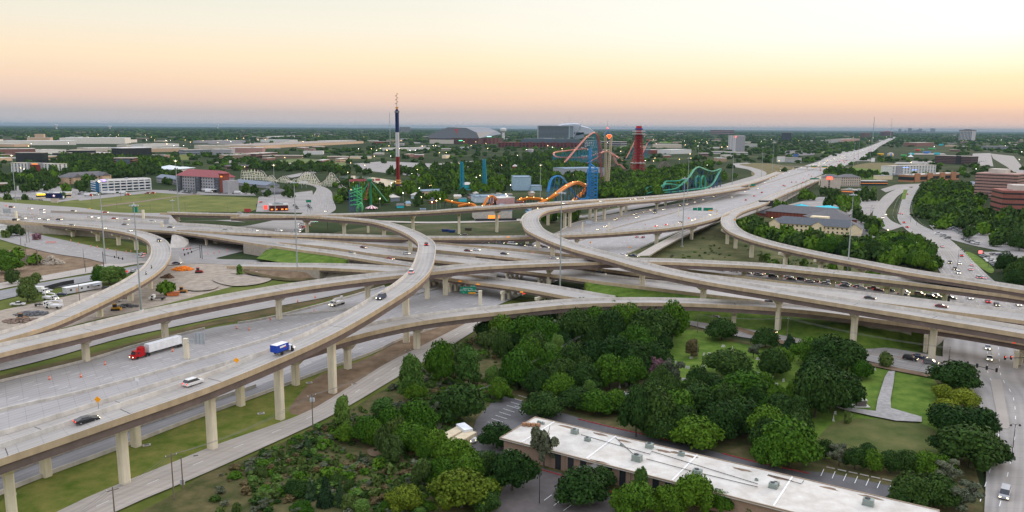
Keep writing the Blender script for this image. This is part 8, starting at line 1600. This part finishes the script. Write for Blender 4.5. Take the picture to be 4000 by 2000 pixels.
heap('scrap_heap','scattered scrap and timber at the lower left of the yard',80,1255,130,170,P_('scrap_brown',(130,112,98)),1.0,'heap',.7);heap('scrap_heap','long heap of pale pipes and timber beside the parked trucks',120,1228,120,120,P_('scrap_grey',(98,98,100)),1.2,'heap',.6);heap('scrap_heap','brown wreckage beside the left flyover pier',655,1085,40,70,P_('scrap_rust',(104,80,60)),1.2,'heap',1.4);heap('scrap_heap','dark scrap under the left flyover',500,1198,90,60,P_('scrap_grey',(98,98,100)),1,'heap',.5);heap('stone_heap','pale rock pile in the grass below the long flyover',556,1268,34,60,P_('rubble_concrete',(0,0,0)),1.0,'heap',.5);heap('scrap_heap','pale debris on the soil left of the round mast footing',1005,1066,44,40,P_('rubble_concrete',(0,0,0)),.9,'heap',.3)
poly('foundation_slab',[(830,1095),(905,1070),(1000,1085),(1060,1095),(1000,1115),(900,1120)],mat('sandy_ground',(.31,.265,.215),var=.3,scale=.25,detail=12,spec=.1),.2);poly('foundation_slab',[(720,1130),(780,1110),(850,1118),(830,1135),(760,1140)],mat('sandy_ground',(0,0,0)),.22);poly('soil_bank',[(1000,1035),(1110,1040),(1290,1062),(1230,1095),(1110,1100),(1000,1080),(950,1060)],mat('patchy_soil_bank',(0,0,0)),.2)
b_=MB();g0,g1=G(262,1153),G(400,1128);d=g1-g0;w_=float(np.hypot(*d[:2]));root=empty('site_trailer',tuple(g0),math.atan2(d[1],d[0]),'long white site office trailer with a porch in the yard','trailer');b_.box((w_/2,1.8,1.9),(w_,3.4,2.8));part('wall',b_,P_('trailer_grey',(188,188,190)),root);m=MB();m.box((w_/2,1.8,3.4),(w_+.4,3.8,.2));part('roof',m,WHITE,root);m=MB();m.box((w_*.8,-1.0,2.8),(w_*.25,2.4,.15));part('porch_roof',m,METAL,root);[solid((w_*q_,.07,2.1),(1.0,.1,.8),'window',GLASS,root)for q_ in(.12,.42,.6,.9)];solid((w_*.28,.07,1.6),(.9,.1,2.0),'door',P_('tan_render',(0,0,0)),root)
wall_line('fence','black mesh fence behind the white site trailer',[(170,1140),(230,1122),(290,1110)],2.4,.15,DARKM,'fence');wall_line('fence','dark silt fence along the yard slabs',[(900,1072),(1000,1080),(1100,1096)],.8,.1,DARKM,'fence')
for(x,y,lab,c_)in((712,1143,'tan bulldozer beside the orange dumpster',(170,120,60)),(452,1212,'yellow digger among the scrap under the left flyover',(190,140,40)),(85,1250,'brown loader at the yard corner',(140,104,70)),(776,1066,'red lift machine beside the orange barriers',(150,50,44))):
 root=empty('digger',tuple(G(x,y)),.2,lab,'machine');mt=P_('machine_%d'%c_[0],c_);solid((0,0,1.0),(3.2,1.9,.9),'body',mt,root);solid((-.3,0,2.1),(1.4,1.5,1.3),'cab',GLASS,root);solid((-.3,0,2.85),(1.6,1.7,.15),'cab_roof',mt,root);[solid((0,s_*1.1,.4),(3.4,.5,.8),'track',TYRE,root)for s_ in(-1,1)];solid((2.1,0,.6),(.3,2.6,1.0),'blade',mt,root)
for(x,y,c_,lab,rz)in((677,1156,(196,110,60),'orange skip beside the lone tree',.3),(1740,905,(30,62,120),'left blue skip on the far green verge',0),(1765,908,(30,70,130),'right blue skip on the far green verge',0),(1830,900,(84,70,64),'brown crate stack on the far green verge',0)):root=empty('skip',tuple(G(x,y)),rz,lab,'skip');m=MB();m.prism([(-2.4,-1.1),(2.4,-1.1),(2.4,1.1),(-2.4,1.1)],.2,1.9,top=[(-2.9,-1.2),(2.9,-1.2),(2.9,1.2),(-2.9,1.2)]);part('bin',m,P_('skip_%d_%d'%c_[:2],c_),root);[solid((0,s_*1.22,1.85),(5.8,.12,.2),'rim',DARKM,root)for s_ in(-1,1)]
gs=random.Random(14);STO=P_('pale_gravestone',(188,186,178));gm=[MB()for _ in range(3)];gm[0].box((0,0,.45),(.6,.2,.9));gm[0].box((0,0,.06),(.9,.4,.12));gm[1].box((0,0,.35),(1.1,.3,.7));gm[1].box((0,0,.08),(1.5,.5,.16));gm[2].prism([(-.3,-.3),(.3,-.3),(.3,.3),(-.3,.3)],0,.4);gm[2].prism([(-.18,-.18),(.18,-.18),(.18,.18),(-.18,.18)],.4,1.7,top=[(-.08,-.08),(.08,-.08),(.08,.08),(-.08,.08)]);gm=[m.mesh('gravestone',STO)for m in gm]
for it in '2765 1413,2720 1447,2748 1435,2690 1440,2684 1438,2711 1465,2726 1468,2742 1470,2825 1355,2804 1380,2770 1385,2926 1440,2962 1462,2441 1500,2465 1505,2420 1515,2448 1508,3010 1500,3032 1505,3020 1478,2980 1500,2775 1515,2750 1388,2960 1405,3343 1523,3350 1488,3417 1447,3255 1645,3262 1618,2640 1420,2560 1460,2600 1440,3060 1490,2890 1400,2860 1370,2955 1380,2700 1400'.split(','):x,y=map(float,it.split());k_=gs.choice([0,0,1,2]);tag(link('gravestone',gm[k_],None,tuple(G(x,y,.1)),gs.uniform(-.3,.3)),['small upright','wide low','obelisk shaped'][k_]+' pale gravestone in the cemetery','gravestone','gravestones of the cemetery')
g=G(3362,1588,.1);root=empty('monument',tuple(g),0,'large pale stone monument beside the gravel path','monument');solid((0,0,.15),(4.6,2.4,.3),'base',STO,root);solid((0,0,1.1),(2.8,1.3,1.7),'tablet',P_('grey_tablet',(110,100,98)),root);solid((0,0,2.05),(3.2,1.6,.25),'cap',STO,root)
for it in '45 1935,573 1740,779 1583,1208 1496,1020 1616,1385 1502,765 1783'.split(','):x,y=map(float,it.split());g=G(x,y,.15);m=MB();m.box((0,0,.1),(1.9,1.2,.2));m.box((0,0,.21),(1.1,.6,.04),mi=1);tag(link('drain_inlet',m.mesh('drain_inlet',[BARR,DARKM]),None,tuple(g),.5),'square concrete drain inlet in the grass verge','drain','drain inlets in the verge')
a,b=G(3020,660),G(3320,668);d=b-a;w_=float(np.hypot(*d[:2]));root=empty('road_bridge',tuple(a),math.atan2(d[1],d[0]),'plain road bridge crossing the interstate in the distance with green signs','overpass');solid((w_/2,0,6.6),(w_,12,1.0),'deck',CONC2,root);solid((w_/2,-6.05,6.9),(w_,.4,2.0),'girder',WALLC,root)
for q_ in(.1,.27,.45,.62,.8):solid((w_*q_,0,3.0),(1.6,9,6.2),'pier',PIER,root)
for q_,w2 in((.54,20),(.68,18),(.78,16)):panel(root,(w_*q_,-6.5,7.3),w2/ppm(a),6.5/ppm(a),SGN);(panel(root,(w_*q_,-6.7,5.9),w2/ppm(a),2.2/ppm(a),SGY)if q_<.7 else None)
# = undergrowth and unique labels
ug=[];sc_poly=[G(*p)[:2]for p in((420,2150),(720,1925),(1000,1790),(1298,1650),(1535,1510),(1696,1410),(1870,1305),(1990,1260),(2100,1300),(2050,1500),(1900,1650),(1740,1760),(1700,1900),(1650,2100))]
ur=random.Random(31);xs_=[p[0]for p in sc_poly];ys_=[p[1]for p in sc_poly]
while len(ug)<3000:
 x,y=ur.uniform(min(xs_),max(xs_)),ur.uniform(min(ys_),max(ys_))
 if not inpoly(x,y,sc_poly)or(math.sin(x*.21)+math.sin(y*.17+x*.05)+math.sin(x*.06+y*.09)+ur.uniform(-1,1))<-.6:continue
 w=.5+2.2*ur.random()**2;ug.append((np.array([x,y,0.]),w*1.3,w*ur.uniform(.3,.75),ur.choice(['weed','weed','elm','oak','grey','brown','poplar'])))
mp_=[G(*p)[:2]for p in((2480,1010),(2640,940),(2800,900),(2960,980),(3300,1060),(3500,1100),(3200,1095),(2880,1040))]
for _ in range(4000):
 x,y=ur.uniform(60,260),ur.uniform(350,620)
 if inpoly(x,y,mp_)and ur.random()<.18 and not in_path((x,y),('highway_frontage','exit_ramp','right_flyover')):w=ur.uniform(1,3);ug.append((np.array([x,y,0.]),w,w*.4,ur.choice(['weed','elm','grey'])))
forest('undergrowth',ug,'lo','low mixed weeds and shrubs')
ORD=['','first','second','third','fourth','fifth','sixth','seventh','eighth','ninth','tenth','eleventh','twelfth','thirteenth','fourteenth']
bpy.context.view_layer.update()
by={}
for o in scene.objects:
 if o.parent is None and 'label' in o and o.get('kind')is None:by.setdefault(o['label'],[]).append(o)
for lab,os_ in by.items():
 if len(os_)<2:continue
 if len(os_)>14:
  for o in os_:
   if 'group' not in o:o['group']=lab
  continue
 cx_=[]
 for o in os_:p=o.matrix_world.translation;cx_.append((proj((p.x,p.y,p.z))[0],o))
 cx_.sort(key=lambda t:t[0]);n=len(cx_)
 for i,(x,o)in enumerate(cx_):
  pre=('left one of two: ' if i==0 else 'right one of two: ')if n==2 else('leftmost of %d: '%n if i==0 else 'rightmost of %d: '%n if i==n-1 else ORD[i+1]+' from the left: ')
  o['label']=' '.join((pre+lab).split()[:16])
